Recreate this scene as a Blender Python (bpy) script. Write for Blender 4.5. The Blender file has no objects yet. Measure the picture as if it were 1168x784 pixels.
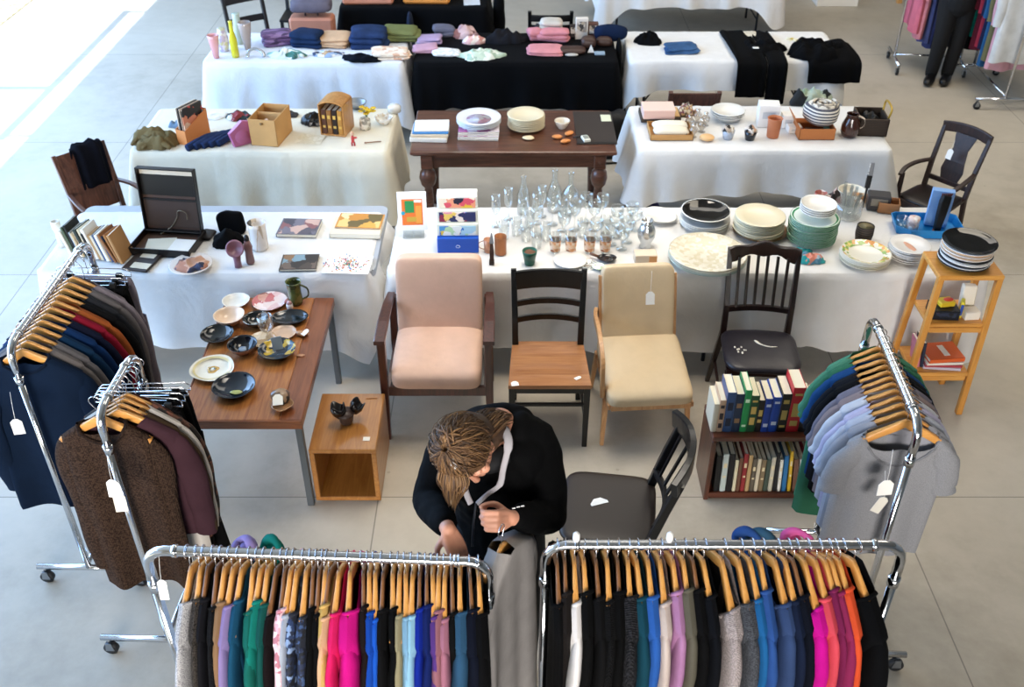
import bpy, bmesh, math, random
from mathutils import Vector, Matrix, noise

R = math.radians
PI = math.pi
SC = bpy.context.scene
COL = SC.collection

# ------------------------------------------------------------------ camera geometry (1168 x 784 frame)
CAM_H, PITCH, FPX = 3.8, R(36), 1135.6
ST, CT = math.sin(PITCH), math.cos(PITCH)


def P(px, py, z=0.0):
    """Floor-plan position (x, y) of the thing seen at a picture point when it lies at height z."""
    u, v = (px - 584) / FPX, (py - 392) / FPX
    zc = (CAM_H - z) / (ST + v * CT)
    return u * zc, (CT - v * ST) * zc


# ------------------------------------------------------------------ colours and materials
def lin(h):
    h = h.lstrip('#')
    out = []
    for i in (0, 2, 4):
        c = int(h[i:i + 2], 16) / 255
        out.append(c / 12.92 if c <= .04045 else ((c + .055) / 1.055) ** 2.4)
    lum = .2126 * out[0] + .7152 * out[1] + .0722 * out[2]
    if lum < .06:      # dark colours lowered further: a contrast curve put into the materials
        out = [c * (lum / .06) ** .7 for c in out]
    return tuple(out) + (1.0,)


_mats = {}


def _new(key):
    m = bpy.data.materials.new(key)
    m.use_nodes = True
    nt = m.node_tree
    b = nt.nodes['Principled BSDF']
    tc = nt.nodes.new('ShaderNodeTexCoord')
    mp = nt.nodes.new('ShaderNodeMapping')
    nt.links.new(tc.outputs['Object'], mp.inputs['Vector'])
    return m, nt, b, mp


def _noise(nt, mp, scale, detail=3, rough=.55, dist=0.0):
    n = nt.nodes.new('ShaderNodeTexNoise')
    n.inputs['Scale'].default_value = scale
    n.inputs['Detail'].default_value = detail
    n.inputs['Roughness'].default_value = rough
    n.inputs['Distortion'].default_value = dist
    nt.links.new(mp.outputs['Vector'], n.inputs['Vector'])
    return n


def _bump(nt, b, src, strength, dist=.01):
    bp = nt.nodes.new('ShaderNodeBump')
    bp.inputs['Strength'].default_value = strength
    bp.inputs['Distance'].default_value = dist
    nt.links.new(src, bp.inputs['Height'])
    nt.links.new(bp.outputs['Normal'], b.inputs['Normal'])


def _ramp(nt, src, stops, const=False):
    r = nt.nodes.new('ShaderNodeValToRGB')
    if const:
        r.color_ramp.interpolation = 'CONSTANT'
    els = r.color_ramp.elements
    while len(els) < len(stops):
        els.new(.5)
    for e, (p, c) in zip(els, stops):
        e.position = p
        e.color = lin(c) if isinstance(c, str) else c
    nt.links.new(src, r.inputs['Fac'])
    return r


def mat(color, rough=.55, metal=0.0, bump=0.0, bscale=60.0, var=0.0, vscale=6.0, coat=0.0, sheen=0.0, trans=0.0, ior=1.45, spec=.5, alpha=1.0):
    """One-colour procedural material: slight noise in its value and a noise bump."""
    key = ('plain', color, rough, metal, bump, bscale, var, vscale, coat, sheen, trans, ior, spec, alpha)
    if key in _mats:
        return _mats[key]
    m, nt, b, mp = _new('mat_' + color.strip('#'))
    c = lin(color)
    if var > 0:
        n = _noise(nt, mp, vscale, 4)
        lo = tuple(x * (1 - var) for x in c[:3]) + (1,)
        hi = tuple(min(1, x * (1 + var)) for x in c[:3]) + (1,)
        r = _ramp(nt, n.outputs['Fac'], [(.3, lo), (.7, hi)])
        nt.links.new(r.outputs['Color'], b.inputs['Base Color'])
    else:
        b.inputs['Base Color'].default_value = c
    b.inputs['Roughness'].default_value = rough
    b.inputs['Metallic'].default_value = metal
    b.inputs['Specular IOR Level'].default_value = spec
    b.inputs['Coat Weight'].default_value = coat
    b.inputs['Sheen Weight'].default_value = sheen
    b.inputs['Transmission Weight'].default_value = trans
    b.inputs['IOR'].default_value = ior
    b.inputs['Alpha'].default_value = alpha
    if bump > 0:
        _bump(nt, b, _noise(nt, mp, bscale, 3).outputs['Fac'], bump)
    _mats[key] = m
    return m


def cloth(color, var=.12, scale=260.0, bump=.25, sheen=.0, rough=.92, gain=.8):
    """Woven fabric: fine weave bump, soft large creases."""
    key = ('cloth', color, var, scale, bump, sheen, gain)
    if key in _mats:
        return _mats[key]
    m, nt, b, mp = _new('cloth_' + color.strip('#'))
    c = tuple(x * gain for x in lin(color)[:3]) + (1,)
    n = _noise(nt, mp, 9, 4)
    lo = tuple(x * (1 - var) for x in c[:3]) + (1,)
    hi = tuple(min(1, x * (1 + var)) for x in c[:3]) + (1,)
    r = _ramp(nt, n.outputs['Fac'], [(.3, lo), (.7, hi)])
    nt.links.new(r.outputs['Color'], b.inputs['Base Color'])
    b.inputs['Roughness'].default_value = rough
    b.inputs['Specular IOR Level'].default_value = .12
    b.inputs['Sheen Weight'].default_value = sheen
    n2 = _noise(nt, mp, scale, 2)
    n3 = _noise(nt, mp, 22, 3)
    add = nt.nodes.new('ShaderNodeMath')
    add.operation = 'MULTIPLY_ADD'
    add.inputs[1].default_value = .35
    nt.links.new(n2.outputs['Fac'], add.inputs[0])
    nt.links.new(n3.outputs['Fac'], add.inputs[2])
    _bump(nt, b, add.outputs[0], bump, .012)
    _mats[key] = m
    return m


def knit(color, color2=None, scale=150.0):
    """Knitted / flecked wool: two mixed tones and a rib bump."""
    key = ('knit', color, color2, scale)
    if key in _mats:
        return _mats[key]
    m, nt, b, mp = _new('knit_' + color.strip('#'))
    n = _noise(nt, mp, scale, 2, .7)
    r = _ramp(nt, n.outputs['Fac'], [(.38, color), (.62, color2 or color)])
    nt.links.new(r.outputs['Color'], b.inputs['Base Color'])
    b.inputs['Roughness'].default_value = .95
    b.inputs['Specular IOR Level'].default_value = .15
    w = nt.nodes.new('ShaderNodeTexWave')
    w.inputs['Scale'].default_value = scale * .5
    w.inputs['Distortion'].default_value = 1.5
    nt.links.new(mp.outputs['Vector'], w.inputs['Vector'])
    _bump(nt, b, w.outputs['Fac'], .45, .008)
    _mats[key] = m
    return m


def wood(c1, c2, axis='x', rough=.4, scale=9.0, coat=.15):
    """Wood with grain running along one axis."""
    key = ('wood', c1, c2, axis, rough, scale, coat)
    if key in _mats:
        return _mats[key]
    m, nt, b, mp = _new('wood_' + c1.strip('#'))
    s = [6.0, 6.0, 6.0]
    s['xyz'.index(axis)] = .5
    mp.inputs['Scale'].default_value = s
    n = _noise(nt, mp, scale, 5, .6, 1.2)
    r = _ramp(nt, n.outputs['Fac'], [(.3, c1), (.72, c2)])
    nt.links.new(r.outputs['Color'], b.inputs['Base Color'])
    b.inputs['Roughness'].default_value = rough
    b.inputs['Coat Weight'].default_value = coat
    _bump(nt, b, n.outputs['Fac'], .06)
    _mats[key] = m
    return m


def patches(cols, scale=14.0, rough=.6, coat=0.0, stretch=(1, 1, 1), smooth=False, bump=0.0):
    """Patterned surface: noise-warped patches in a few colours."""
    key = ('patch', tuple(cols), scale, rough, coat, stretch, smooth)
    if key in _mats:
        return _mats[key]
    m, nt, b, mp = _new('pattern_' + cols[0].strip('#'))
    mp.inputs['Scale'].default_value = stretch
    if smooth:
        n = _noise(nt, mp, scale, 2, .5, .8)
        src = n.outputs['Fac']
        k = len(cols)
        stops = [(.28 + .44 * i / max(1, k - 1), c) for i, c in enumerate(cols)]
        r = _ramp(nt, src, stops)
    else:
        v = nt.nodes.new('ShaderNodeTexVoronoi')
        v.inputs['Scale'].default_value = scale
        wn = _noise(nt, mp, scale * .9, 3, .6)
        wv = nt.nodes.new('ShaderNodeVectorMath')
        wv.operation = 'MULTIPLY_ADD'
        wv.inputs[1].default_value = (1.3 / scale,) * 3
        nt.links.new(wn.outputs['Color'], wv.inputs[0])
        nt.links.new(mp.outputs['Vector'], wv.inputs[2])
        nt.links.new(wv.outputs[0], v.inputs['Vector'])
        sep = nt.nodes.new('ShaderNodeSeparateColor')
        nt.links.new(v.outputs['Color'], sep.inputs['Color'])
        k = len(cols)
        r = _ramp(nt, sep.outputs['Red'], [(i / k, c) for i, c in enumerate(cols)], True)
    nt.links.new(r.outputs['Color'], b.inputs['Base Color'])
    b.inputs['Roughness'].default_value = rough
    b.inputs['Coat Weight'].default_value = coat
    if bump:
        _bump(nt, b, _noise(nt, mp, 180, 2).outputs['Fac'], bump)
    _mats[key] = m
    return m


def stripes(c1, c2, scale, axis='z', rough=.6, ratio=.5):
    key = ('stripe', c1, c2, scale, axis, rough, ratio)
    if key in _mats:
        return _mats[key]
    m, nt, b, mp = _new('stripe_' + c1.strip('#'))
    w = nt.nodes.new('ShaderNodeTexWave')
    w.bands_direction = axis.upper()
    w.inputs['Scale'].default_value = scale
    w.inputs['Distortion'].default_value = .3
    nt.links.new(mp.outputs['Vector'], w.inputs['Vector'])
    r = _ramp(nt, w.outputs['Fac'], [(0, c1), (ratio, c2)], True)
    nt.links.new(r.outputs['Color'], b.inputs['Base Color'])
    b.inputs['Roughness'].default_value = rough
    _mats[key] = m
    return m


def chrome():
    return mat('#d6d8dc', .13, 1.0)


def steel():
    return mat('#9aa0a8', .35, 1.0)


def glass(color='#ffffff', rough=.02):
    return mat(color, rough, trans=1.0, ior=1.45)


def ceramic(color, rough=.18, var=0.0):
    return mat(color, rough, var=var, coat=.3)


# ------------------------------------------------------------------ mesh builder
class MB:
    def __init__(s):
        s.v, s.f, s.fm, s.fs, s.mats = [], [], [], [], []
        s.M = Matrix()

    def at(s, loc=(0, 0, 0), rot=(0, 0, 0), scale=(1, 1, 1)):
        from mathutils import Euler
        s.M = Matrix.Translation(loc) @ Euler(rot).to_matrix().to_4x4() @ Matrix.Diagonal(tuple(scale) + (1,))
        return s

    def mi(s, m):
        if m not in s.mats:
            s.mats.append(m)
        return s.mats.index(m)

    def add(s, vs, fs, m, smooth=True):
        b = len(s.v)
        s.v.extend((s.M @ Vector(v))[:] for v in vs)
        k = s.mi(m)
        for f in fs:
            s.f.append(tuple(b + i for i in f))
            s.fm.append(k)
            s.fs.append(smooth)

    def box(s, c, d, m, bev=.004, rot=None):
        """Box with chamfered edges, centre c, full size d."""
        hx, hy, hz = d[0] / 2, d[1] / 2, d[2] / 2
        b = min(bev, hx * .45, hy * .45, hz * .45)
        vs, idx = [], {}
        for sx in (-1, 1):
            for sy in (-1, 1):
                for sz in (-1, 1):
                    idx[sx, sy, sz] = len(vs)
                    vs += [(sx * hx, sy * (hy - b), sz * (hz - b)), (sx * (hx - b), sy * hy, sz * (hz - b)), (sx * (hx - b), sy * (hy - b), sz * hz)]
        fs = []
        for a in range(3):
            o1, o2 = (a + 1) % 3, (a + 2) % 3
            for sg in (-1, 1):
                q = []
                for p1, p2 in ((-1, -1), (1, -1), (1, 1), (-1, 1)):
                    k = [0, 0, 0]
                    k[a], k[o1], k[o2] = sg, p1, p2
                    q.append(idx[tuple(k)] + a)
                fs.append(q if sg > 0 else q[::-1])
            for p1 in (-1, 1):
                for p2 in (-1, 1):
                    k0, k1 = [0, 0, 0], [0, 0, 0]
                    k0[a], k1[a] = -1, 1
                    for k in (k0, k1):
                        k[o1], k[o2] = p1, p2
                    i0, i1 = idx[tuple(k0)], idx[tuple(k1)]
                    q = [i0 + o1, i1 + o1, i1 + o2, i0 + o2]
                    fs.append(q if p1 * p2 > 0 else q[::-1])
        for k, i in idx.items():
            q = [i, i + 1, i + 2]
            fs.append(q if k[0] * k[1] * k[2] > 0 else q[::-1])
        if rot is not None:
            from mathutils import Euler
            Q = Euler(rot).to_matrix()
            vs = [Q @ Vector(v) for v in vs]
        s.add([(v[0] + c[0], v[1] + c[1], v[2] + c[2]) for v in vs], fs, m, False)
        return s

    def sweep(s, pts, w, h, m, up=(0, 0, 1), smooth=False):
        """Rectangular bar along a path; w across, h along 'up' (floats or one value per point)."""
        pts = [Vector(p) for p in pts]
        n = len(pts)
        W = w if isinstance(w, (list, tuple)) else [w] * n
        H = h if isinstance(h, (list, tuple)) else [h] * n
        vs, fs = [], []
        for i, p in enumerate(pts):
            t = (pts[min(i + 1, n - 1)] - pts[max(i - 1, 0)]).normalized()
            sd = t.cross(Vector(up))
            sd = sd.normalized() if sd.length > 1e-6 else Vector((1, 0, 0))
            u = sd.cross(t).normalized()
            a, b, ch = sd * W[i] / 2, u * H[i] / 2, .18
            for x, y in ((-1, -1 + ch), (-1 + ch, -1), (1 - ch, -1), (1, -1 + ch), (1, 1 - ch), (1 - ch, 1), (-1 + ch, 1), (-1, 1 - ch)):
                vs.append(p + a * x + b * y)
        for i in range(n - 1):
            for k in range(8):
                fs.append((i * 8 + k, i * 8 + (k + 1) % 8, i * 8 + 8 + (k + 1) % 8, i * 8 + 8 + k))
        fs.append(tuple(range(7, -1, -1)))
        fs.append(tuple((n - 1) * 8 + k for k in range(8)))
        s.add(vs, fs, m, smooth)
        return s

    def tube(s, pts, r, m, n=8, cap=True, flat=1.0, up=None):
        """Round tube along a path, r a float or one per point; flat squashes it along one normal."""
        pts = [Vector(p) for p in pts]
        k = len(pts)
        rr = r if isinstance(r, (list, tuple)) else [r] * k
        vs, fs = [], []
        t0 = (pts[1] - pts[0]).normalized()
        a = Vector(up) if up else (Vector((0, 0, 1)) if abs(t0.z) < .9 else Vector((1, 0, 0)))
        nrm = (a - t0 * a.dot(t0)).normalized()
        for i, p in enumerate(pts):
            t = (pts[min(i + 1, k - 1)] - pts[max(i - 1, 0)]).normalized()
            nrm = nrm - t * nrm.dot(t)
            nrm = nrm.normalized() if nrm.length > 1e-6 else t.orthogonal().normalized()
            bi = t.cross(nrm)
            for j in range(n):
                q = 2 * PI * j / n
                vs.append(p + nrm * (rr[i] * flat * math.cos(q)) + bi * (rr[i] * math.sin(q)))
        for i in range(k - 1):
            for j in range(n):
                fs.append((i * n + j, i * n + (j + 1) % n, (i + 1) * n + (j + 1) % n, (i + 1) * n + j))
        if cap:
            fs.append(tuple(range(n - 1, -1, -1)))
            fs.append(tuple((k - 1) * n + j for j in range(n)))
        s.add(vs, fs, m)
        return s

    def lathe(s, prof, m, c=(0, 0, 0), n=28, wob=0.0, sq=1.0, seed=0, cap=True):
        """Turned shape from (radius, height) pairs."""
        vs, fs = [], []
        for i, (r, z) in enumerate(prof):
            for j in range(n):
                q = 2 * PI * j / n
                k = 1 + wob * math.sin(3 * q + seed) + wob * .6 * math.sin(5 * q + seed * 2)
                vs.append((c[0] + r * k * math.cos(q), c[1] + r * k * sq * math.sin(q), c[2] + z + (wob * .15 * math.sin(2 * q + seed) * r if i > 0 else 0)))
        for i in range(len(prof) - 1):
            for j in range(n):
                fs.append((i * n + j, i * n + (j + 1) % n, (i + 1) * n + (j + 1) % n, (i + 1) * n + j))
        if cap and prof[0][0] > 1e-4:
            fs.append(tuple(range(n - 1, -1, -1)))
        if cap and prof[-1][0] > 1e-4:
            fs.append(tuple((len(prof) - 1) * n + j for j in range(n)))
        s.add(vs, fs, m)
        return s

    def grid(s, fn, nu, nv, m, closeu=False, smooth=True, flip=False):
        vs = [fn(i / nu, j / nv) for j in range(nv + 1) for i in range(nu + (0 if closeu else 1))]
        w = nu if closeu else nu + 1
        fs = []
        for j in range(nv):
            for i in range(nu):
                q = (j * w + i, j * w + (i + 1) % w, (j + 1) * w + (i + 1) % w, (j + 1) * w + i)
                fs.append(q[::-1] if flip else q)
        s.add(vs, fs, m, smooth)
        return s

    def ell(s, c, r, m, nu=16, nv=10, p=2.0, rot=None, disp=0.0, freq=6.0, seed=0.0, p2=None):
        """Ellipsoid / super-ellipsoid cushion, optionally lumpy."""
        from mathutils import Euler
        Q = Euler(rot).to_matrix() if rot is not None else None
        e, e2 = 2.0 / p, 2.0 / (p2 or p)
        sg = lambda x, k: math.copysign(abs(x) ** k, x)
        vs, fs = [], []
        for j in range(nv + 1):
            ph = -PI / 2 + PI * j / nv
            for i in range(nu):
                th = 2 * PI * i / nu
                x = sg(math.cos(ph), e2) * sg(math.cos(th), e)
                y = sg(math.cos(ph), e2) * sg(math.sin(th), e)
                z = sg(math.sin(ph), e2)
                k = 1.0
                if disp:
                    k += disp * noise.noise(Vector((x * freq * r[0] + seed, y * freq * r[1], z * freq * r[2] + seed * .7)) * 1.0)
                v = Vector((x * r[0] * k, y * r[1] * k, z * r[2] * k))
                if Q:
                    v = Q @ v
                vs.append((v.x + c[0], v.y + c[1], v.z + c[2]))
        for j in range(nv):
            for i in range(nu):
                fs.append((j * nu + i, j * nu + (i + 1) % nu, (j + 1) * nu + (i + 1) % nu, (j + 1) * nu + i))
        s.add(vs, fs, m)
        return s

    def prism(s, poly, z0, z1, m, axis='z', smooth=False):
        """Extruded outline (counter-clockwise), along z, or along y with (x, z) outlines, or along x with (y, z)."""
        n = len(poly)
        f = {'z': lambda a, b, c: (a, b, c), 'y': lambda a, b, c: (a, c, b), 'x': lambda a, b, c: (c, a, b)}[axis]
        vs = [f(a, b, z0) for a, b in poly] + [f(a, b, z1) for a, b in poly]
        fs = [(i, (i + 1) % n, n + (i + 1) % n, n + i) for i in range(n)] + [tuple(range(n - 1, -1, -1)), tuple(range(n, 2 * n))]
        if axis == 'y':
            fs = [q[::-1] for q in fs]
        s.add(vs, fs, m, smooth)
        return s

    def build(s, name, parent=None, loc=None, rot=None):
        me = bpy.data.meshes.new(name)
        me.from_pydata([tuple(v) for v in s.v], [], s.f)
        for m in s.mats:
            me.materials.append(m)
        me.polygons.foreach_set('material_index', s.fm)
        me.polygons.foreach_set('use_smooth', s.fs)
        me.update()
        o = bpy.data.objects.new(name, me)
        COL.objects.link(o)
        if parent is not None:
            o.parent = parent
        if loc is not None:
            o.location = loc
        if rot is not None:
            o.rotation_euler = rot
        return o


def tag(o, label, cat, group=None, kind=None):
    o['label'] = label
    o['category'] = cat
    if group:
        o['group'] = group
    if kind:
        o['kind'] = kind
    return o


def thing(name, label, cat, loc=(0, 0, 0), rz=0.0, group=None, rot=None):
    o = bpy.data.objects.new(name, None)
    o.empty_display_size = .1
    COL.objects.link(o)
    o.location = loc
    o.rotation_euler = rot if rot is not None else (0, 0, rz)
    return tag(o, label, cat, group)


def struct(o):
    o['kind'] = 'structure'
    return o


def copy_tree(o, parent=None):
    c = o.copy()
    COL.objects.link(c)
    if parent is not None:
        c.parent = parent
    for ch in list(o.children):
        copy_tree(ch, c)
    return c


def arc(p0, p1, bow, n=8):
    """Points from p0 to p1 bowed by vector bow at the middle."""
    p0, p1, b = Vector(p0), Vector(p1), Vector(bow)
    return [p0.lerp(p1, i / n) + b * (1 - (2 * i / n - 1) ** 2) for i in range(n + 1)]


def smooth_path(pts, n=5):
    """Catmull-Rom through the points."""
    pts = [Vector(p) for p in pts]
    out = []
    for i in range(len(pts) - 1):
        p0, p1, p2, p3 = pts[max(i - 1, 0)], pts[i], pts[i + 1], pts[min(i + 2, len(pts) - 1)]
        for k in range(n):
            t = k / n
            out.append(.5 * ((2 * p1) + (p2 - p0) * t + (2 * p0 - 5 * p1 + 4 * p2 - p3) * t * t + (3 * p1 - p0 - 3 * p2 + p3) * t ** 3))
    out.append(pts[-1])
    return out
# ------------------------------------------------------------------ camera
cam = bpy.data.cameras.new('camera')
cam.lens, cam.sensor_width, cam.clip_end = FPX / 1168 * 36, 36, 200
camo = bpy.data.objects.new('camera', cam)
COL.objects.link(camo)
camo.location, camo.rotation_euler = (0, 0, CAM_H), (R(90) - PITCH, 0, 0)
cam.dof.use_dof, cam.dof.focus_distance, cam.dof.aperture_fstop = True, 4.3, 4.0
SC.camera = camo
SC.view_settings.view_transform = 'Standard'
SC.view_settings.look = 'None'
SC.view_settings.gamma = 1
SC.view_settings.use_curve_mapping = False
SC.view_settings.exposure = 0.08
SC.cycles.use_denoising = True
SC.cycles.max_bounces = 10
SC.cycles.transparent_max_bounces = 16
SC.cycles.transmission_bounces = 12
SC.cycles.glossy_bounces = 4
SC.cycles.diffuse_bounces = 4
SC.cycles.caustics_reflective = False
SC.cycles.caustics_refractive = False
SC.cycles.sample_clamp_indirect = 6

# ------------------------------------------------------------------ light: daylight from the open left side, added overhead and front fill, sun outside
w = bpy.data.worlds.new('sky')
SC.world = w
w.use_nodes = True
bg = w.node_tree.nodes['Background']
bg.inputs['Color'].default_value = (.74, .86, 1.0, 1)
bg.inputs['Strength'].default_value = 0.75


def area(name, loc, rot, sx, sy, power, col, spread=180):
    l = bpy.data.lights.new(name, 'AREA')
    l.shape, l.size, l.size_y, l.energy, l.color = 'RECTANGLE', sx, sy, power, col
    l.spread = R(spread)
    o = bpy.data.objects.new(name, l)
    COL.objects.link(o)
    o.location, o.rotation_euler = loc, rot
    return o


area('daylight_of_open_bay', (-6.0, 7.0, 2.9), (R(90), 0, R(-90)), 12, 4.2, 1230, (.34, .59, 1.0))
area('overhead_fill', (.2, 5.0, 5.1), (0, 0, 0), 1.8, 2.2, 30, (1.0, .91, .78), 66)  # added unseen lamp, narrow spread, brightens the middle of the floor
area('overhead_fill', (1.4, 9.5, 5.1), (0, 0, 0), 7, 2.2, 135, (1.0, .94, .85))  # added unseen lamp overhead, lifts the back rows
area('overhead_fill', (3.8, 7.2, 5.1), (0, 0, 0), 2.0, 4, 135, (1.0, .90, .74))  # added warm overhead lamp, brightens the right side
area('front_fill', (-.7, -5.2, 2.3), (R(88), 0, 0), 6, 2.2, 165, (1.0, .96, .92), 58)  # added fill behind the camera for front-facing surfaces; the wall has no windows
sun = bpy.data.lights.new('sun', 'SUN')
sun.energy, sun.angle, sun.color = 9.0, R(.5), (.86, .93, 1.0)
suno = bpy.data.objects.new('sun', sun)
COL.objects.link(suno)
suno.rotation_euler = (0, R(-19.0), 0)


# ------------------------------------------------------------------ the hall
def concrete():
    m, nt, b, mp = _new('concrete_floor')
    n1 = _noise(nt, mp, .55, 6, .62, .4)
    n2 = _noise(nt, mp, 7, 5, .65)
    n3 = _noise(nt, mp, 60, 3, .6)
    mx = nt.nodes.new('ShaderNodeMath'); mx.operation = 'MULTIPLY_ADD'; mx.inputs[1].default_value = .35
    nt.links.new(n2.outputs['Fac'], mx.inputs[0]); nt.links.new(n1.outputs['Fac'], mx.inputs[2])
    r = _ramp(nt, mx.outputs[0], [(.45, '#9a9182'), (.65, '#b1a899'), (.9, '#c0b7a8')])
    sep = nt.nodes.new('ShaderNodeSeparateXYZ')
    nt.links.new(mp.outputs['Vector'], sep.inputs[0])

    def joint(out, off, step, wdt):
        a = nt.nodes.new('ShaderNodeMath'); a.operation = 'ADD'; a.inputs[1].default_value = -off + 20 * step + step / 2
        nt.links.new(out, a.inputs[0])
        mo = nt.nodes.new('ShaderNodeMath'); mo.operation = 'MODULO'; mo.inputs[1].default_value = step
        nt.links.new(a.outputs[0], mo.inputs[0])
        s2 = nt.nodes.new('ShaderNodeMath'); s2.operation = 'SUBTRACT'; s2.inputs[1].default_value = step / 2
        nt.links.new(mo.outputs[0], s2.inputs[0])
        ab = nt.nodes.new('ShaderNodeMath'); ab.operation = 'ABSOLUTE'
        nt.links.new(s2.outputs[0], ab.inputs[0])
        lt = nt.nodes.new('ShaderNodeMath'); lt.operation = 'LESS_THAN'; lt.inputs[1].default_value = wdt
        nt.links.new(ab.outputs[0], lt.inputs[0])
        return lt.outputs[0]
    j1 = joint(sep.outputs['X'], -.715, 2.745, .0035)
    j2 = joint(sep.outputs['Y'], 3.83, 2.24, .0035)
    mxx = nt.nodes.new('ShaderNodeMath'); mxx.operation = 'MAXIMUM'
    nt.links.new(j1, mxx.inputs[0]); nt.links.new(j2, mxx.inputs[1])
    # a few dark oil spots and scuffs
    v = nt.nodes.new('ShaderNodeTexVoronoi'); v.inputs['Scale'].default_value = 2.3
    nt.links.new(mp.outputs['Vector'], v.inputs['Vector'])
    lt = nt.nodes.new('ShaderNodeMath'); lt.operation = 'LESS_THAN'; lt.inputs[1].default_value = .022
    nt.links.new(v.outputs['Distance'], lt.inputs[0])
    sp = nt.nodes.new('ShaderNodeMath'); sp.operation = 'MULTIPLY'; sp.inputs[1].default_value = .4
    nt.links.new(lt.outputs[0], sp.inputs[0])
    mx2 = nt.nodes.new('ShaderNodeMath'); mx2.operation = 'MAXIMUM'
    nt.links.new(mxx.outputs[0], mx2.inputs[0]); nt.links.new(sp.outputs[0], mx2.inputs[1])
    mix = nt.nodes.new('ShaderNodeMix'); mix.data_type = 'RGBA'
    mix.inputs[7].default_value = lin('#4b4844')
    sc_ = nt.nodes.new('ShaderNodeMath'); sc_.operation = 'MULTIPLY'; sc_.inputs[1].default_value = .6; nt.links.new(mx2.outputs[0], sc_.inputs[0]); nt.links.new(sc_.outputs[0], mix.inputs[0]); nt.links.new(r.outputs['Color'], mix.inputs[6])
    nt.links.new(mix.outputs[2], b.inputs['Base Color'])
    rr = nt.nodes.new('ShaderNodeMapRange')
    rr.inputs['To Min'].default_value, rr.inputs['To Max'].default_value = .42, .7
    nt.links.new(n2.outputs['Fac'], rr.inputs['Value'])
    nt.links.new(rr.outputs[0], b.inputs['Roughness'])
    _bump(nt, b, n3.outputs['Fac'], .05, .003)
    return m


mb = MB(); mb.box((1.5, 6.5, -.1), (14.86, 24, .2), concrete(), .001); struct(mb.build('floor'))
mb = MB(); mb.box((-8.95, 6.5, -.1), (6.0, 24, .19), patches(['#b0a06c', '#c9bd94', '#d9d2bd', '#e4dfd2'], 9, .95, smooth=True, bump=.4), .001); struct(mb.build('ground_outside'))
wm = mat('#a39c90', .8)
mb = MB(); mb.box((1.4, 6.5, 5.3), (15.2, 24, .16), wm); struct(mb.build('ceiling'))
mb = MB(); mb.box((9.05, 6.5, 2.6), (.16, 24, 5.2), wm); struct(mb.build('wall_right'))
mb = MB(); mb.box((1.4, 18.6, 2.6), (15.2, .16, 5.2), wm); struct(mb.build('wall_back'))
mb = MB(); mb.box((1.4, -5.5, 2.6), (15.2, .16, 5.2), wm); struct(mb.build('wall_front'))
# unseen bars shaped to cast lines on the sunlit floor: rail, rods, cross arm
rm = mat('#8d9096', .5, .6)
mb = MB(); mb.box((-6.18, 10.2, 4.5), (.07, 3.7, .09), rm); mb.box((-6.18, 8.45, 4.86), (.05, .05, .76), rm); mb.box((-6.18, 12.0, 4.86), (.05, .05, .76), rm); struct(mb.build('trim_1'))
mb = MB(); mb.box((-7.4, 9.6, 4.5), (2.4, .11, .09), rm); struct(mb.build('trim_2'))


# ------------------------------------------------------------------ tables
def folding_table(label, x0, x1, y0, y1, z, top='#a9adb3', group='folding tables under the cloths', legin=.16):
    t = thing('folding_table', label, 'table', ((x0 + x1) / 2, (y0 + y1) / 2, 0), 0, group)
    hx, hy = (x1 - x0) / 2, (y1 - y0) / 2
    mb = MB()
    r = .05
    poly = []
    for cx, cy, a0 in ((hx - r, hy - r, 0), (-hx + r, hy - r, 90), (-hx + r, -hy + r, 180), (hx - r, -hy + r, 270)):
        poly += [(cx + r * math.cos(R(a0 + k * 22.5)), cy + r * math.sin(R(a0 + k * 22.5))) for k in range(5)]
    mb.prism(poly, z - .04, z, mat(top, .5, var=.05))
    mb.build('tabletop', t)
    lm = mat('#3c4046', .4, .6)
    n = 2 if hx < 1.2 else 4
    xs = [-hx + legin + (2 * hx - 2 * legin) * k / (n - 1) for k in range(n)] if n == 2 else [-hx + legin, -.14, .14, hx - legin]
    for x in xs:
        for sy in (-1, 1):
            mb = MB()
            mb.tube([(x, sy * (hy - .12), z - .04), (x, sy * (hy - .12), .0)], .013, lm)
            mb.build('leg', t)
        mb = MB()
        mb.tube([(x, -hy + .12, .16), (x, hy - .12, .16)], .009, lm, 6)
        mb.tube([(x, 0, .16), (x * .55, 0, z - .05)], .008, lm, 6)
        mb.build('brace', t)
    return t


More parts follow.
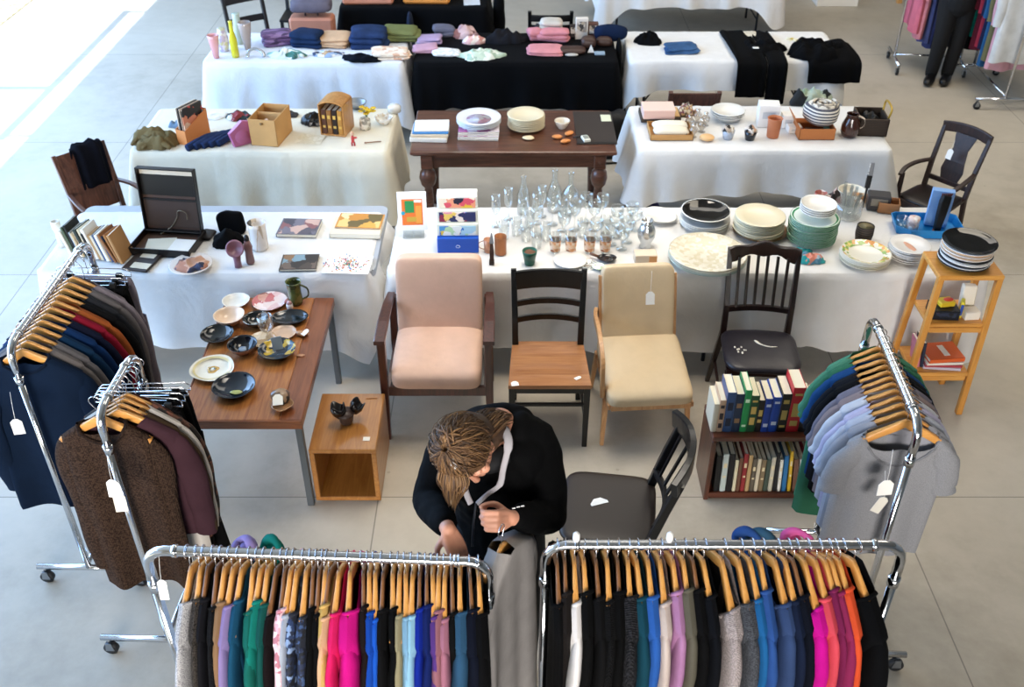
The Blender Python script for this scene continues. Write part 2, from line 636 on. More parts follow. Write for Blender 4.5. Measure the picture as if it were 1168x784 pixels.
def tablecloth(name, label, x0, x1, y0, y1, z, drop, m, amp=.018, seed=1, group=None, corner=.1, bottom=None, crease=True, cat='tablecloth'):
    """Cloth laid over a table: flat top, skirts with folds and longer pointed corners. drop = (front, right, back, left)."""
    rg = random.Random(seed)
    ph = [rg.uniform(0, 6.28) for _ in range(8)]
    r = .035
    cx, cy = (x0 + x1) / 2, (y0 + y1) / 2
    hx, hy = (x1 - x0) / 2 + .006, (y1 - y0) / 2 + .006
    # perimeter samples: (x, y, normal, side position, edge index, arc s)
    per = []
    segs = [((-hx + r, -hy), (hx - r, -hy), (0, -1), 0), ((hx, -hy + r), (hx, hy - r), (1, 0), 1), ((hx - r, hy), (-hx + r, hy), (0, 1), 2), ((-hx, hy - r), (-hx, -hy + r), (-1, 0), 3)]
    s = 0.0
    for k, (a, b, nrm, e) in enumerate(segs):
        L = math.hypot(b[0] - a[0], b[1] - a[1])
        n = max(8, int(L / .035))
        for i in range(n):
            t = i / n
            per.append((a[0] + (b[0] - a[0]) * t, a[1] + (b[1] - a[1]) * t, nrm, e, s + L * t, min(t, 1 - t) * L, L))
        s += L
        nn = segs[(k + 1) % 4][2]
        a0 = math.atan2(nrm[1], nrm[0])
        cc = (b[0] - nrm[0] * r, b[1] - nrm[1] * r)
        for i in range(0, 6):
            q = a0 + (PI / 2) * i / 6
            per.append((cc[0] + r * math.cos(q), cc[1] + r * math.sin(q), (math.cos(q), math.sin(q)), e + i / 6, s, 0.0, L))
            s += r * .26
    N = len(per)
    rows = [(0, 0), (.012, .002), (.02, .01)]
    K = 11
    vs = []
    for (x, y, nr, e, sa, dc, L) in per:
        vs.append((cx + x - nr[0] * .02, cy + y - nr[1] * .02, z + .008))
    for (x, y, nr, e, sa, dc, L) in per:
        vs.append((cx + x - nr[0] * .004, cy + y - nr[1] * .004, z + .004))
    for k in range(K):
        t = k / (K - 1)
        for (x, y, nr, e, sa, dc, L) in per:
            ei = int(e) % 4
            f = e - int(e)
            d = drop[ei] * (1 - f) + drop[(ei + 1) % 4] * f
            cn = math.exp(-(dc / .16) ** 2)
            d += corner * cn + .012 * math.sin(sa * 3.1 + ph[0]) + .008 * math.sin(sa * 8.3 + ph[1])
            wave = math.sin(sa * 13.0 + ph[2] + 1.2 * math.sin(sa * 2.3 + ph[3])) * .6 + math.sin(sa * 27 + ph[4] + math.sin(sa * 5)) * .3 + math.sin(sa * 4.1 + ph[5]) * .5
            o = .006 + amp * 1.5 * t ** .8 * (1.0 + wave * (.4 + .6 * t)) + .05 * cn * t + .012 * t
            if crease:
                q = (sa + .1) % .46
                o += .009 * math.exp(-((q - .23) / .013) ** 2)
            zz = z + .002 - d * t
            if bottom is not None:
                zz = max(zz, bottom)
            vs.append((cx + x + nr[0] * o, cy + y + nr[1] * o, zz))
    fs = []
    for k in range(K + 1):
        for i in range(N):
            fs.append((k * N + i, (k + 1) * N + i, (k + 1) * N + (i + 1) % N, k * N + (i + 1) % N))
    mb = MB()
    mb.add(vs, fs, m)
    # top sheet with faint creases
    ix, iy = hx - .02, hy - .02
    nu, nv = max(10, int(hx * 2 / .05)), max(6, int(hy * 2 / .05))

    def top(u, v):
        X, Y = -ix + 2 * ix * u, -iy + 2 * iy * v
        h = .0012 * (1 - abs(math.sin((X + .3) * 6.8 + ph[6])) ** .3) * 3 + .0008 * math.sin(X * 7 + Y * 5 + ph[7])
        edge = min(u, 1 - u, v, 1 - v)
        return (cx + X, cy + Y, z + .0078 + (h if edge > .001 else 0))
    mb.grid(top, nu, nv, m)
    o = mb.build(name)
    return tag(o, label, cat, group)


def linen(color):
    m = cloth(color, .03, 300, .12, gain=1.0).copy()
    nt = m.node_tree
    b = nt.nodes['Principled BSDF']
    tc = [n for n in nt.nodes if n.type == 'MAPPING'][0]
    big = _noise(nt, tc, 4.2, 5, .55, .5)
    old = b.inputs['Normal'].links[0].from_node
    bp = nt.nodes.new('ShaderNodeBump')
    bp.inputs['Strength'].default_value, bp.inputs['Distance'].default_value = .3, .05
    nt.links.new(big.outputs['Fac'], bp.inputs['Height'])
    nt.links.new(old.outputs['Normal'], bp.inputs['Normal'])
    nt.links.new(bp.outputs['Normal'], b.inputs['Normal'])
    return m


white = linen('#dedddb')
white2 = linen('#dcdad7')
cream = linen('#e2dac6')
coolw = linen('#e0e2e7')
blackc = cloth('#14161c', .2, 300, .15)

TZ = .732      # folding table height; cloth top comes out at .74
folding_table('grey plastic folding table under the briefcase and magazines, bare along its back edge', -2.74, -.80, 4.93, 5.74, TZ, group=None)
tablecloth('tablecloth', 'white cloth on the front left table with the open briefcase and magazines', -2.75, -.84, 4.92, 5.64, TZ, (.50, .16, .03, .48), white, .022, 11, corner=.1)
for k, (a, b) in enumerate(((-.70, 1.0), (1.05, 2.76))):
    folding_table(('grey folding table hidden below the glassware on the long white cloth', 'grey folding table hidden below the dinner plates on the long white cloth')[k], a, b, 4.93, 5.70, TZ, group='front folding tables')
tablecloth('tablecloth', 'long white cloth on the front right tables with glassware and plate stacks', -.71, 2.77, 4.92, 5.70, TZ, (.52, .55, .25, .50), white2, .02, 12, corner=.06)
folding_table('folding table below the cream cloth with the scarf and cardboard boxes', -2.70, -.92, 6.56, 7.30, TZ, group='middle folding tables')
tablecloth('tablecloth', 'cream cloth on the middle left table with scarf and cardboard boxes', -2.72, -.90, 6.55, 7.31, TZ, (.46, .5, .3, .46), cream, .03, 13, corner=.05)
folding_table('folding table below the white cloth with white bowls and brown boxes', .93, 2.70, 6.58, 7.35, TZ, group='middle folding tables')
tablecloth('tablecloth', 'white cloth on the middle right table with white bowls and open boxes', .92, 2.71, 6.57, 7.36, TZ, (.33, .35, .3, .36), white, .03, 14, corner=.06)
folding_table('folding table below the bluish white cloth with folded clothes at the back left', -2.62, -.97, 8.32, 9.05, TZ, group='rear folding tables')
tablecloth('tablecloth', 'bluish white cloth on the back left table under folded clothes', -2.64, -.95, 8.31, 9.06, TZ, (.44, .58, .3, .5), coolw, .03, 15, corner=.08)
folding_table('folding table below the black cloth with the pink bundle in the back row', -.81, .88, 8.33, 9.05, TZ, group='rear folding tables')
tablecloth('tablecloth', 'black cloth hanging low on the back middle table under pastel clothes', -.83, .90, 8.32, 9.06, TZ, (.40, .42, .3, .46), blackc, .03, 16, corner=.14)
folding_table('folding table below the white cloth with black clothes and jeans', 1.02, 2.82, 8.38, 9.08, TZ, group='rear folding tables')
tablecloth('tablecloth', 'white cloth on the back right table under black clothes and blue jeans', 1.03, 2.86, 8.36, 9.10, TZ, (.25, .42, .25, .5), white, .025, 17, corner=.05)
folding_table('folding table below the black cloth with the salmon case, farthest left row', -1.66, -.28, 9.84, 10.5, TZ, group='farthest folding tables')
tablecloth('tablecloth', 'black cloth on the farthest table carrying the orange and salmon cases', -1.68, -.26, 9.82, 10.52, TZ, (.30, .3, .2, .3), blackc, .02, 18, corner=.08)
folding_table('folding table with grey legs below the farthest white cloth at the top', 1.02, 2.92, 11.1, 11.9, TZ, group='farthest folding tables')
tablecloth('tablecloth', 'farthest white cloth at the top edge with pointed hanging corners', 1.0, 2.94, 11.08, 11.92, TZ, (.38, .35, .25, .35), white, .03, 19, corner=.22)

# wooden low table with grey metal legs
t = thing('low_table', 'low walnut table with grey metal legs under the pottery bowls', 'table', (-1.35, 4.30, 0))
mb = MB()
wt = wood('#8a4f27', '#b8793f', 'y', .32, 7, .3)
wd = wood('#6d3b20', '#8c5230', 'y', .32, 7, .3)
mb.box((-.05, 0, .583), (.50, 1.10, .05), wt, .004)
mb.box((.257, 0, .583), (.112, 1.10, .05), wd, .004)
mb.box((-.305, 0, .583), (.012, 1.10, .05), wd, .003)
mb.build('tabletop', t)
mb = MB(); mb.box((0, -.556, .583), (.626, .012, .052), wood('#6a3a1e', '#90562e', 'x', .35)); mb.build('edge_strip', t)
for sx in (-1, 1):
    for sy in (-1, 1):
        mb = MB(); mb.box((sx * .285, sy * .52, .279), (.035, .035, .558), mat('#5f6468', .4, .5), .004); mb.build('leg', t)

# cube side table
t = thing('side_table', 'open-fronted wooden cube side table beside the pink armchair', 'side table', (-.868, 4.02, 0))
cw = wood('#8f5a26', '#b17a3c', 'y', .35, 6, .3)
cwz = wood('#8a5524', '#a87138', 'x', .35, 6, .3)
mb = MB(); mb.box((0, 0, .361), (.345, .46, .028), cw); mb.build('top', t)
mb = MB(); mb.box((0, 0, .026), (.345, .46, .028), cw); mb.build('bottom_panel', t)
for sx in (-1, 1):
    mb = MB(); mb.box((sx * .159, 0, .193), (.027, .46, .307), cw); mb.build('side_panel', t)
mb = MB(); mb.box((0, .218, .193), (.291, .02, .307), cwz); mb.build('back_panel', t)
mb = MB()
for sx in (-1, 1):
    for sy in (-1, 1):
        mb.lathe([(.015, 0), (.017, .012)], mat('#3a2a1c', .6), (sx * .14, sy * .19, 0), 10)
mb.build('foot', t)

# brown side table of the second row, turned bulb legs
t = thing('console_table', 'dark brown wooden table with carved bulb legs in the second row', 'table', (.01, 6.86, 0))
bw = wood('#4a2a1b', '#6e4230', 'x', .3, 6, .4)
mb = MB(); mb.box((0, 0, .745), (1.47, .74, .03), bw, .008); mb.box((0, 0, .723), (1.43, .70, .014), bw, .004); mb.build('tabletop', t)
mb = MB(); mb.box((0, -.31, .665), (1.24, .025, .1), bw); mb.box((0, .31, .665), (1.24, .025, .1), bw); mb.box((-.62, 0, .665), (.025, .6, .1), bw); mb.box((.62, 0, .665), (.025, .6, .1), bw); mb.build('apron', t)
for sx in (-1, 1):
    for sy in (-1, 1):
        mb = MB()
        mb.box((sx * .62, sy * .31, .665), (.085, .085, .105), bw, .006)
        mb.lathe([(.03, 0), (.034, .02), (.026, .05), (.03, .2), (.036, .36), (.03, .43), (.026, .45), (.05, .48), (.062, .53), (.054, .58), (.03, .61), (.036, .62)], bw, (sx * .62, sy * .31, 0), 16)
        mb.build('leg', t)
# dark leather desk pad on its right half is a thing of its own (items file)
# ------------------------------------------------------------------ chairs
def price_tag(loc, rot, label, string_to=None, w=.035, h=.055, m='#f2f0ea', group=None):
    """White swing tag; optional string from its hole to a point."""
    from mathutils import Euler
    mb = MB()
    c = .3 * w
    mb.prism([(-w / 2, -h / 2), (w / 2, -h / 2), (w / 2, h / 2 - c), (w / 2 - c, h / 2), (-w / 2 + c, h / 2), (-w / 2, h / 2 - c)], -.0008, .0008, mat(m, .7), 'z')
    o = mb.build('price_tag', None, loc, rot)
    tag(o, label, 'price tag', group)
    if string_to is not None:
        Mi = (Matrix.Translation(loc) @ Euler(rot).to_matrix().to_4x4()).inverted()
        e = Mi @ Vector(string_to)
        s = MB(); s.tube(arc((0, h / 2 - .008, .001), e, (0, 0, .004), 6), .0009, mat('#e8e6e0', .8), 5)
        s.build('hanging_string', o)
    return o


# pink upholstered armchair, mahogany frame
dk = wood('#431f18', '#5d2d22', 'z', .3, 7, .4)
pk = cloth('#d9b5a0', .05, 420, .3, gain=1.0)
t = thing('armchair', 'pink upholstered armchair with dark mahogany arms', 'armchair', (-.415, 4.58, 0), R(0))
mb = MB()
mb.ell((0, -.04, .435), (.25, .285, .075), pk, 48, 20, 10, p2=3.6, disp=.02)
mb.build('seat_cushion', t)
mb = MB()
mb.at((0, .21, .67), (R(-13), 0, 0))
mb.ell((0, 0, 0), (.245, .055, .235), pk, 48, 28, 11, p2=11)
mb.build('back_cushion', t)
for sx in (-1, 1):
    mb = MB(); mb.sweep([(sx * .295, -.27, .0), (sx * .29, -.262, .32), (sx * .288, -.258, .68)], [.036, .042, .046], [.036, .045, .05], dk, (0, 1, 0)); mb.build('leg', t)
    mb = MB(); mb.sweep([(sx * .285, .27, .0), (sx * .28, .22, .35), (sx * .275, .235, .645)], [.036, .042, .04], [.036, .042, .04], dk, (0, 1, 0)); mb.build('leg', t)
    mb = MB(); mb.sweep([(sx * .292, -.30, .69), (sx * .292, -.1, .685), (sx * .29, .12, .66), (sx * .285, .26, .64)], [.06, .06, .052, .042], .026, dk); mb.build('armrest', t)
    mb = MB(); mb.sweep([(sx * .27, -.25, .33), (sx * .27, .24, .33)], .025, .06, dk); mb.build('side_rail', t)
mb = MB(); mb.box((0, -.255, .335), (.55, .025, .065), dk); mb.build('front_rail', t)
mb = MB(); mb.box((0, .225, .335), (.53, .025, .06), dk); mb.build('rear_rail', t)

# black ladder-back chair, tan wooden seat
bk = mat('#101012', .33, var=.1)
t = thing('dining_chair', 'black ladder-back chair with a plain tan wooden seat', 'chair', (.205, 4.43, 0), R(0))
tan = wood('#8f5a33', '#b07a4c', 'x', .4, 5, .1)


def saddle(u, v):
    x = -.225 + .45 * u
    y = -.21 + .41 * v
    k = 1 - .1 * v
    return (x * k, y, .452 - .012 * (1 - (2 * u - 1) ** 2) * math.sin(PI * min(1, v * 1.1)))


mb = MB()
mb.grid(saddle, 16, 14, tan)
mb.prism([(-.225, -.21), (.225, -.21), (.202, .20), (-.202, .20)], .428, .4515, tan)
mb.build('seat', t)
for sx in (-1, 1):
    mb = MB(); mb.sweep([(sx * .205, -.185, 0), (sx * .205, -.185, .43)], [.028, .036], [.028, .036], bk, (0, 1, 0)); mb.build('leg', t)
    mb = MB(); mb.sweep([(sx * .192, .235, 0), (sx * .186, .18, .42), (sx * .188, .2, .62), (sx * .196, .262, .90)], [.03, .036, .034, .03], [.03, .038, .034, .026], bk, (0, 1, 0)); mb.build('back_post', t)
    mb = MB(); mb.sweep([(sx * .2, -.17, .2), (sx * .19, .2, .2)], .018, .022, bk); mb.build('stretcher', t)
mb = MB(); mb.sweep(arc((-.19, .245, .835), (.19, .245, .835), (0, .03, 0)), .02, .115, bk); mb.build('top_rail', t)
for zz, yy in ((.70, .218), (.605, .197)):
    mb = MB(); mb.sweep(arc((-.18, yy, zz), (.18, yy, zz), (0, .03, .004)), .016, .036, bk); mb.build('slat', t)
mb = MB(); mb.box((0, -.185, .405), (.40, .022, .045), bk); mb.build('front_rail', t)
mb = MB(); mb.box((0, .18, .405), (.36, .022, .045), bk); mb.build('rear_rail', t)
mb = MB(); mb.box((0, -.185, .30), (.39, .018, .022), bk); mb.build('stretcher', t)
price_tag((.30, 4.40, .4485), (0, 0, R(8)), 'small white price tag in the middle of the tan wooden seat', w=.04)
price_tag((.36, 4.285, .4545), (0, 0, R(-55)), 'narrow white paper slip at the right of the tan wooden seat', w=.022, h=.04)
price_tag((.015, 4.235, .4545), (0, 0, R(10)), 'white tape label on the front left corner of the tan seat', w=.04, h=.04)

# beige easy chair
bw2 = wood('#a9764a', '#c89a68', 'z', .4, 7, .2)
bg2 = cloth('#cdb796', .04, 420, .3, gain=1.0)
t = thing('easy_chair', 'beige upholstered high-back easy chair with one pale wooden arm', 'armchair', (.735, 4.53, 0), R(4))
mb = MB(); mb.at((0, -.08, .385), (R(7), 0, 0)); mb.ell((0, 0, 0), (.238, .27, .068), bg2, 48, 20, 10, p2=4); mb.build('seat_cushion', t)
mb = MB(); mb.at((0, .215, .565), (R(-19), 0, 0)); mb.ell((0, 0, .03), (.208, .045, .262), bg2, 48, 28, 12, p2=12); mb.build('back_cushion', t)
for sx in (-1, 1):
    mb = MB(); mb.sweep([(sx * .245, -.26, 0), (sx * .235, -.235, .2), (sx * .228, -.2, .35)], [.022, .028, .03], [.026, .034, .036], bw2, (0, 1, 0)); mb.build('leg', t)
    mb = MB(); mb.sweep([(sx * .235, .27, 0), (sx * .225, .16, .34)], [.024, .03], [.028, .034], bw2, (0, 1, 0)); mb.build('leg', t)
    mb = MB(); mb.sweep([(sx * .225, -.33, .325), (sx * .222, .17, .3)], .024, .03, bw2); mb.build('side_rail', t)
    mb = MB(); mb.sweep([(sx * .215, .12, .32), (sx * .213, .285, .79)], .022, .03, bw2, (0, 1, 0)); mb.build('back_post', t)
mb = MB(); mb.sweep(smooth_path([(-.255, -.235, .34), (-.262, -.25, .47), (-.262, -.215, .57), (-.26, -.05, .63), (-.252, .14, .60), (-.235, .235, .585)], 5), .042, .024, bw2, (1, 0, 0)); mb.build('armrest', t)
mb = MB(); mb.sweep([(-.22, -.335, .325), (.22, -.335, .325)], .022, .028, bw2); mb.build('front_rail', t)
price_tag((.775, 4.665, .725), (R(71), 0, R(4)), 'white price tag hanging on the backrest of the beige easy chair', (.785, 4.76, .845), w=.05, h=.075)

# dark spindle-back chair
sk = wood('#2a1512', '#3f211a', 'z', .3, 7, .4)
sl = mat('#2c2630', .38, bump=.15, bscale=30, var=.15)
t = thing('dining_chair', 'dark spindle-back chair with worn black padded seat near the plate stacks', 'chair', (1.41, 4.56, 0), R(-4))
mb = MB(); mb.ell((0, -.02, .445), (.215, .2, .035), sl, 32, 12, 5, p2=2.6, disp=.04, freq=9)
tear = mat('#d8d2c4', .8)
mb.build('seat_pad', t)
mb = MB()
rg = random.Random(3)
mb.tube(smooth_path([(-.03, .04, .4795), (.0, -.0, .481), (.05, -.02, .481), (.09, -.015, .4805)], 4), [.004, .009, .011, .008, .007, .006, .006, .006, .005, .005, .004, .003, .002][:13], tear, 6, flat=.3)
for k in range(9):
    a, b = rg.uniform(-.15, -.09), rg.uniform(-.09, -.02)
    mb.ell((a, b, .477), (.006, .01, .002), tear, 6, 4)
mb.build('torn_stuffing', t)
mb = MB(); mb.prism([(-.205, -.19), (.205, -.19), (.185, .18), (-.185, .18)], .395, .425, sk); mb.build('seat_frame', t)
for sx in (-1, 1):
    mb = MB(); mb.sweep([(sx * .215, -.19, 0), (sx * .19, -.165, .40)], [.024, .038], [.024, .038], sk, (0, 1, 0)); mb.build('leg', t)
    mb = MB(); mb.sweep([(sx * .225, .27, 0), (sx * .185, .2, .42), (sx * .185, .215, .6), (sx * .195, .315, .925)], [.026, .036, .032, .026], [.026, .036, .032, .024], sk, (0, 1, 0)); mb.build('back_post', t)
    mb = MB(); mb.sweep([(sx * .205, -.18, .17), (sx * .2, .23, .17)], .016, .02, sk); mb.build('stretcher', t)
mb = MB()
n = 14
pts = arc((-.19, .295, .885), (.19, .295, .885), (0, .035, .03), n)
mb.sweep(pts, .022, [.075 + .022 * math.cos((i / n * 2 - 1) * 7) for i in range(n + 1)], sk); mb.build('top_rail', t)
mb = MB(); mb.sweep(arc((-.178, .21, .575), (.178, .21, .575), (0, .025, 0)), .02, .035, sk); mb.build('lower_rail', t)
for k in range(6):
    u = -1 + 2 * (k + .5) / 6
    x = u * .165
    bow = .03 * (1 - u * u)
    mb = MB(); mb.sweep([(x * .95, .205 + bow, .585), (x, .285 + bow * 1.2, .875)], .017, .012, sk, (0, 1, 0)); mb.build('spindle', t)
mb = MB(); mb.sweep([(-.2, -.14, .2), (.2, -.14, .2)], .016, .02, sk); mb.build('stretcher', t)

# big dark office-style chair with slatted curved back, behind the front racks, facing left
ok_ = mat('#17171b', .28, var=.2, coat=.2)
ws = wood('#201714', '#2c211d', 'y', .38, 6, .15)
t = thing('desk_chair', 'dark wooden chair with curved slatted back and wide brown seat behind the racks', 'chair', (.45, 3.31, 0), R(-98))
mb = MB()
mb.ell((0, 0, .44), (.235, .22, .022), mat('#342721', .4, var=.12, vscale=4, bump=.05), 36, 10, 6, p2=3)
mb.build('seat', t)
for sx in (-1, 1):
    mb = MB(); mb.sweep([(sx * .21, -.2, 0), (sx * .19, -.17, .425)], [.028, .04], [.028, .04], ok_, (0, 1, 0)); mb.build('leg', t)
    mb = MB(); mb.sweep([(sx * .21, .22, 0), (sx * .19, .19, .43), (sx * .198, .25, .66), (sx * .205, .30, .83)], [.03, .04, .036, .03], [.03, .04, .036, .03], ok_, (0, 1, 0)); mb.build('back_post', t)
    mb = MB(); mb.sweep([(sx * .2, -.18, .2), (sx * .2, .2, .2)], .018, .022, ok_); mb.build('stretcher', t)
mb = MB()
mb.sweep(arc((-.24, .27, .825), (.24, .27, .825), (0, .075, .03), 14), .03, [.085, .092, .098, .102, .105, .107, .108, .108, .108, .107, .105, .102, .098, .092, .085], ok_); mb.build('top_rail', t)
mb = MB(); mb.sweep(arc((-.19, .205, .53), (.19, .205, .53), (0, .05, 0), 10), .022, .045, ok_); mb.build('lower_rail', t)
for k in range(6):
    u = -1 + 2 * (k + .5) / 6
    mb = MB(); mb.sweep([(u * .17, .21 + .05 * (1 - u * u), .54), (u * .19, .285 + .07 * (1 - u * u), .81)], .024, .012, ok_, (0, 1, 0)); mb.build('slat', t)
mb = MB(); mb.box((0, -.18, .405), (.38, .024, .05), ok_); mb.build('front_rail', t)
price_tag((.405, 3.335, .4635), (0, 0, R(18)), 'white paper price slip on the wide brown seat behind the racks', w=.085, h=.04)

# armchair at right, dark with vase splat
ac = wood('#2c1814', '#452a22', 'z', .5, 7, .0)


def arm_chair(label, loc, rz, m, seatm, splat=True, solid=False):
    t = thing('armchair', label, 'armchair', loc, rz)
    mb = MB(); mb.prism([(-.23, -.22), (.23, -.22), (.2, .21), (-.2, .21)], .42, .44, m); mb.build('seat_frame', t)
    mb = MB(); mb.ell((0, -.01, .445), (.21, .2, .025), seatm, 28, 10, 5, p2=2.6); mb.build('seat_pad', t)
    for sx in (-1, 1):
        mb = MB(); mb.sweep([(sx * .21, -.2, 0), (sx * .21, -.195, .42), (sx * .225, -.16, .645)], [.028, .04, .03], [.028, .04, .03], m, (0, 1, 0)); mb.build('leg', t)
        mb = MB(); mb.sweep([(sx * .2, .27, 0), (sx * .19, .2, .43), (sx * .195, .235, .65), (sx * .205, .33, .97)], [.03, .038, .036, .03], [.03, .04, .036, .028], m, (0, 1, 0)); mb.build('back_post', t)
        mb = MB(); mb.sweep(smooth_path([(sx * .2, .235, .66), (sx * .235, .05, .675), (sx * .245, -.1, .665), (sx * .225, -.2, .64)], 5), .036, .022, m); mb.build('armrest', t)
        mb = MB(); mb.sweep([(sx * .21, -.18, .18), (sx * .2, .24, .18)], .016, .022, m); mb.build('stretcher', t)
    if solid:
        mb = MB(); mb.sweep([(0, .215, .47), (0, .24, .7), (0, .33, .96)], .37, .014, m, (0, 1, 0)); mb.build('back_panel', t)
    else:
        mb = MB(); mb.sweep(arc((-.215, .318, .94), (.215, .318, .94), (0, .03, .02), 10), .024, .085, m); mb.build('top_rail', t)
        mb = MB(); mb.sweep([(-.19, .215, .52), (.19, .215, .52)], .022, .04, m); mb.build('lower_rail', t)
        mb = MB()
        mb.sweep([(0, .222, .53), (0, .235, .62), (0, .25, .70), (0, .29, .80), (0, .33, .92)], [.15, .2, .17, .13, .19], .012, m, (0, 1, 0)); mb.build('back_splat', t)
    mb = MB(); mb.box((0, -.2, .395), (.4, .022, .05), m); mb.build('front_rail', t)
    return t


arm_chair('dark wooden armchair with vase-shaped splat at the right end of the tables', (3.07, 6.52, 0), R(-50), ac, mat('#2a1a15', .35)).scale = (.86, .86, .86)
price_tag((3.152, 6.606, .688), (R(72), 0, R(-50)), 'white price tag hanging on the splat of the dark right armchair', (3.182, 6.64, .775), w=.043, h=.073)
br = wood('#4a2b20', '#6b4433', 'z', .35, 7, .3)
arm_chair('brown wooden armchair with dark cloth over its back at far left', (-2.80, 6.17, 0), R(46), br, mat('#7a5a50', .3), solid=True).scale = (.87, .87, .87)

# chairs at the very back
bk2 = mat('#14151a', .4)


def simple_chair(label, loc, rz, m, slats=2, h=.9, seatm=None, group=None):
    t = thing('dining_chair', label, 'chair', loc, rz, group)
    mb = MB(); mb.box((0, 0, .44), (.42, .4, .03), seatm or m, .01); mb.build('seat', t)
    for sx in (-1, 1):
        mb = MB(); mb.sweep([(sx * .19, -.17, 0), (sx * .19, -.17, .43)], .032, .032, m, (0, 1, 0)); mb.build('leg', t)
        mb = MB(); mb.sweep([(sx * .19, .22, 0), (sx * .19, .18, .43), (sx * .195, .26, h)], .034, .034, m, (0, 1, 0)); mb.build('back_post', t)
    for k in range(slats):
        f = (k + 1) / slats
        z = .5 + (h - .06 - .5) * f
        mb = MB(); mb.sweep(arc((-.19, .19 + .065 * f, z), (.19, .19 + .065 * f, z), (0, .02, 0)), .018, .06, m); mb.build('slat', t)
    return t


simple_chair('dark chair with two open back slats behind the back left table', (-2.42, 9.42, 0), R(38), mat('#2c2a2b', .5), 2, .93)
simple_chair('black chair standing left of the big salmon suitcase at the back', (-2.2, 10.5, 0), R(0), bk2, 3, .9)
simple_chair('black chair behind the black-clothed table, cream cloth in front of it', (.36, 9.55, 0), R(180), bk2, 3, .86)
brn = wood('#4a2a20', '#64392b', 'z', .4)
t = simple_chair('chair with a solid brown back panel showing below the back right white cloth', (1.47, 7.9, 0), R(180), brn, 0, .74)
mb = MB(); mb.box((0, .225, .595), (.42, .016, .27), brn, .005, (R(-12), 0, 0)); mb.build('back_panel', t)
# ------------------------------------------------------------------ clothes racks
BAR = 1.42


def rack(label, p0, p1, foot=.5, zb=BAR, r=.017):
    """Chrome rolling rail from p0 to p1 (plan positions of its two uprights)."""
    L = math.hypot(p1[0] - p0[0], p1[1] - p0[1])
    a = math.atan2(p1[1] - p0[1], p1[0] - p0[0])
    t = thing('clothes_rack', label, 'clothes rack', (p0[0], p0[1], 0), a, 'rolling chrome clothes racks')
    ch = chrome()
    mb = MB()
    c = .07
    pts = [(0, 0, zb - .16), (0, 0, zb - c)] + [(c - c * math.cos(q), 0, zb - c + c * math.sin(q)) for q in (R(22), R(45), R(68))] + [(c, 0, zb)]
    pts += [(L * k / 4, 0, zb) for k in (1, 2, 3)]
    pts += [(L - c, 0, zb)] + [(L - c + c * math.sin(q), 0, zb - c + c * math.cos(q)) for q in (R(22), R(45), R(68))] + [(L, 0, zb - c), (L, 0, zb - .16)]
    mb.tube(pts, r, ch, 14)
    for x in (c + .03, L - c - .03):
        mb.tube([(x - .008, 0, zb), (x + .008, 0, zb)], r + .004, ch, 14)
    mb.build('top_rail', t)
    for x in (0, L):
        mb = MB(); mb.tube([(x, 0, .1), (x, 0, zb - .15)], r * .86, ch, 12); mb.tube([(x, 0, zb - .19), (x, 0, zb - .15)], r + .003, ch, 12); mb.build('upright', t)
        mb = MB(); mb.tube([(x, -foot / 2, .105), (x, foot / 2, .105)], r * .9, ch, 12)
        mb.build('foot_bar', t)
        for sy in (-1, 1):
            y = sy * (foot / 2 - .03)
            mb = MB()
            mb.tube([(x, y, .095), (x, y, .07)], .008, steel(), 8)
            for q in (-1, 1):
                mb.prism([(y - .02, .03), (y + .02, .03), (y + .012, .078), (y - .012, .078)], x + q * .016 - .002, x + q * .016 + .002, steel(), 'x')
            cst = mb.build('caster', t)
            mb = MB(); mb.tube([(x - .011, y, .034), (x + .011, y, .034)], .033, mat('#2a2c30', .5), 16); mb.build('wheel', cst)
    mb = MB(); mb.tube([(0, 0, .13), (L, 0, .13)], r * .7, ch, 10); mb.build('base_bar', t)
    return t


hang_wood = wood('#c07f36', '#dda156', 'x', .38, 5, .2)
hang_dark = wood('#6a4526', '#875a34', 'x', .38, 5, .2)


def hanger_mesh(w=.174, m=hang_wood, th=1.0):
    mb = MB()
    n = 18
    pts, W, H = [], [], []
    for i in range(n + 1):
        x = -w + 2 * w * i / n
        k = abs(x) / .2
        pts.append((x, 0, -.022 - .118 * k ** 1.2 + .008 * math.exp(-(k / .12) ** 2)))
        W.append((.013 + .017 * k ** 1.4 - .012 * max(0, k - .75)) * th)
        H.append(.036 - .012 * k)
    mb.sweep(pts, W, H, m, smooth=True)
    return mb


def hook_mesh():
    mb = MB()
    pts = [(0, 0, -.02), (0, 0, .03), (.012, 0, .047)] + [(.0225 * math.cos(R(q)), 0, .0715 + .0225 * math.sin(R(q))) for q in range(-40, 225, 22)]
    mb.tube(pts, .0019, mat('#c9ccd2', .25, 1.0), 6)
    return mb


def clip_hanger_mesh(w=.18):
    mb = MB()
    ch = chrome()
    mb.tube([(-w, 0, -.05), (-w * .9, 0, -.035), (w * .9, 0, -.035), (w, 0, -.05), (w, 0, -.075), (-w, 0, -.075), (-w, 0, -.05)], .0028, ch, 6)
    mb.tube([(0, 0, -.035), (0, 0, -.01)], .0028, ch, 6)
    return mb


_hb = hanger_mesh().build('clothes_hanger')
_hk = hook_mesh().build('hook', _hb)
_hd = hanger_mesh(.172, hang_dark, .8).build('clothes_hanger')
hook2 = _hk.copy(); COL.objects.link(hook2); hook2.parent = _hd
_hc = clip_hanger_mesh().build('clip_hanger')
hook3 = _hk.copy(); COL.objects.link(hook3); hook3.parent = _hc
for sx in (-1, 1):
    mb = MB(); mb.box((sx * .12, 0, -.085), (.03, .02, .05), mat('#141417', .4), .004); mb.build('clip', _hc)
_protos = {'wood': _hb, 'dark': _hd, 'clip': _hc}
_used = set()


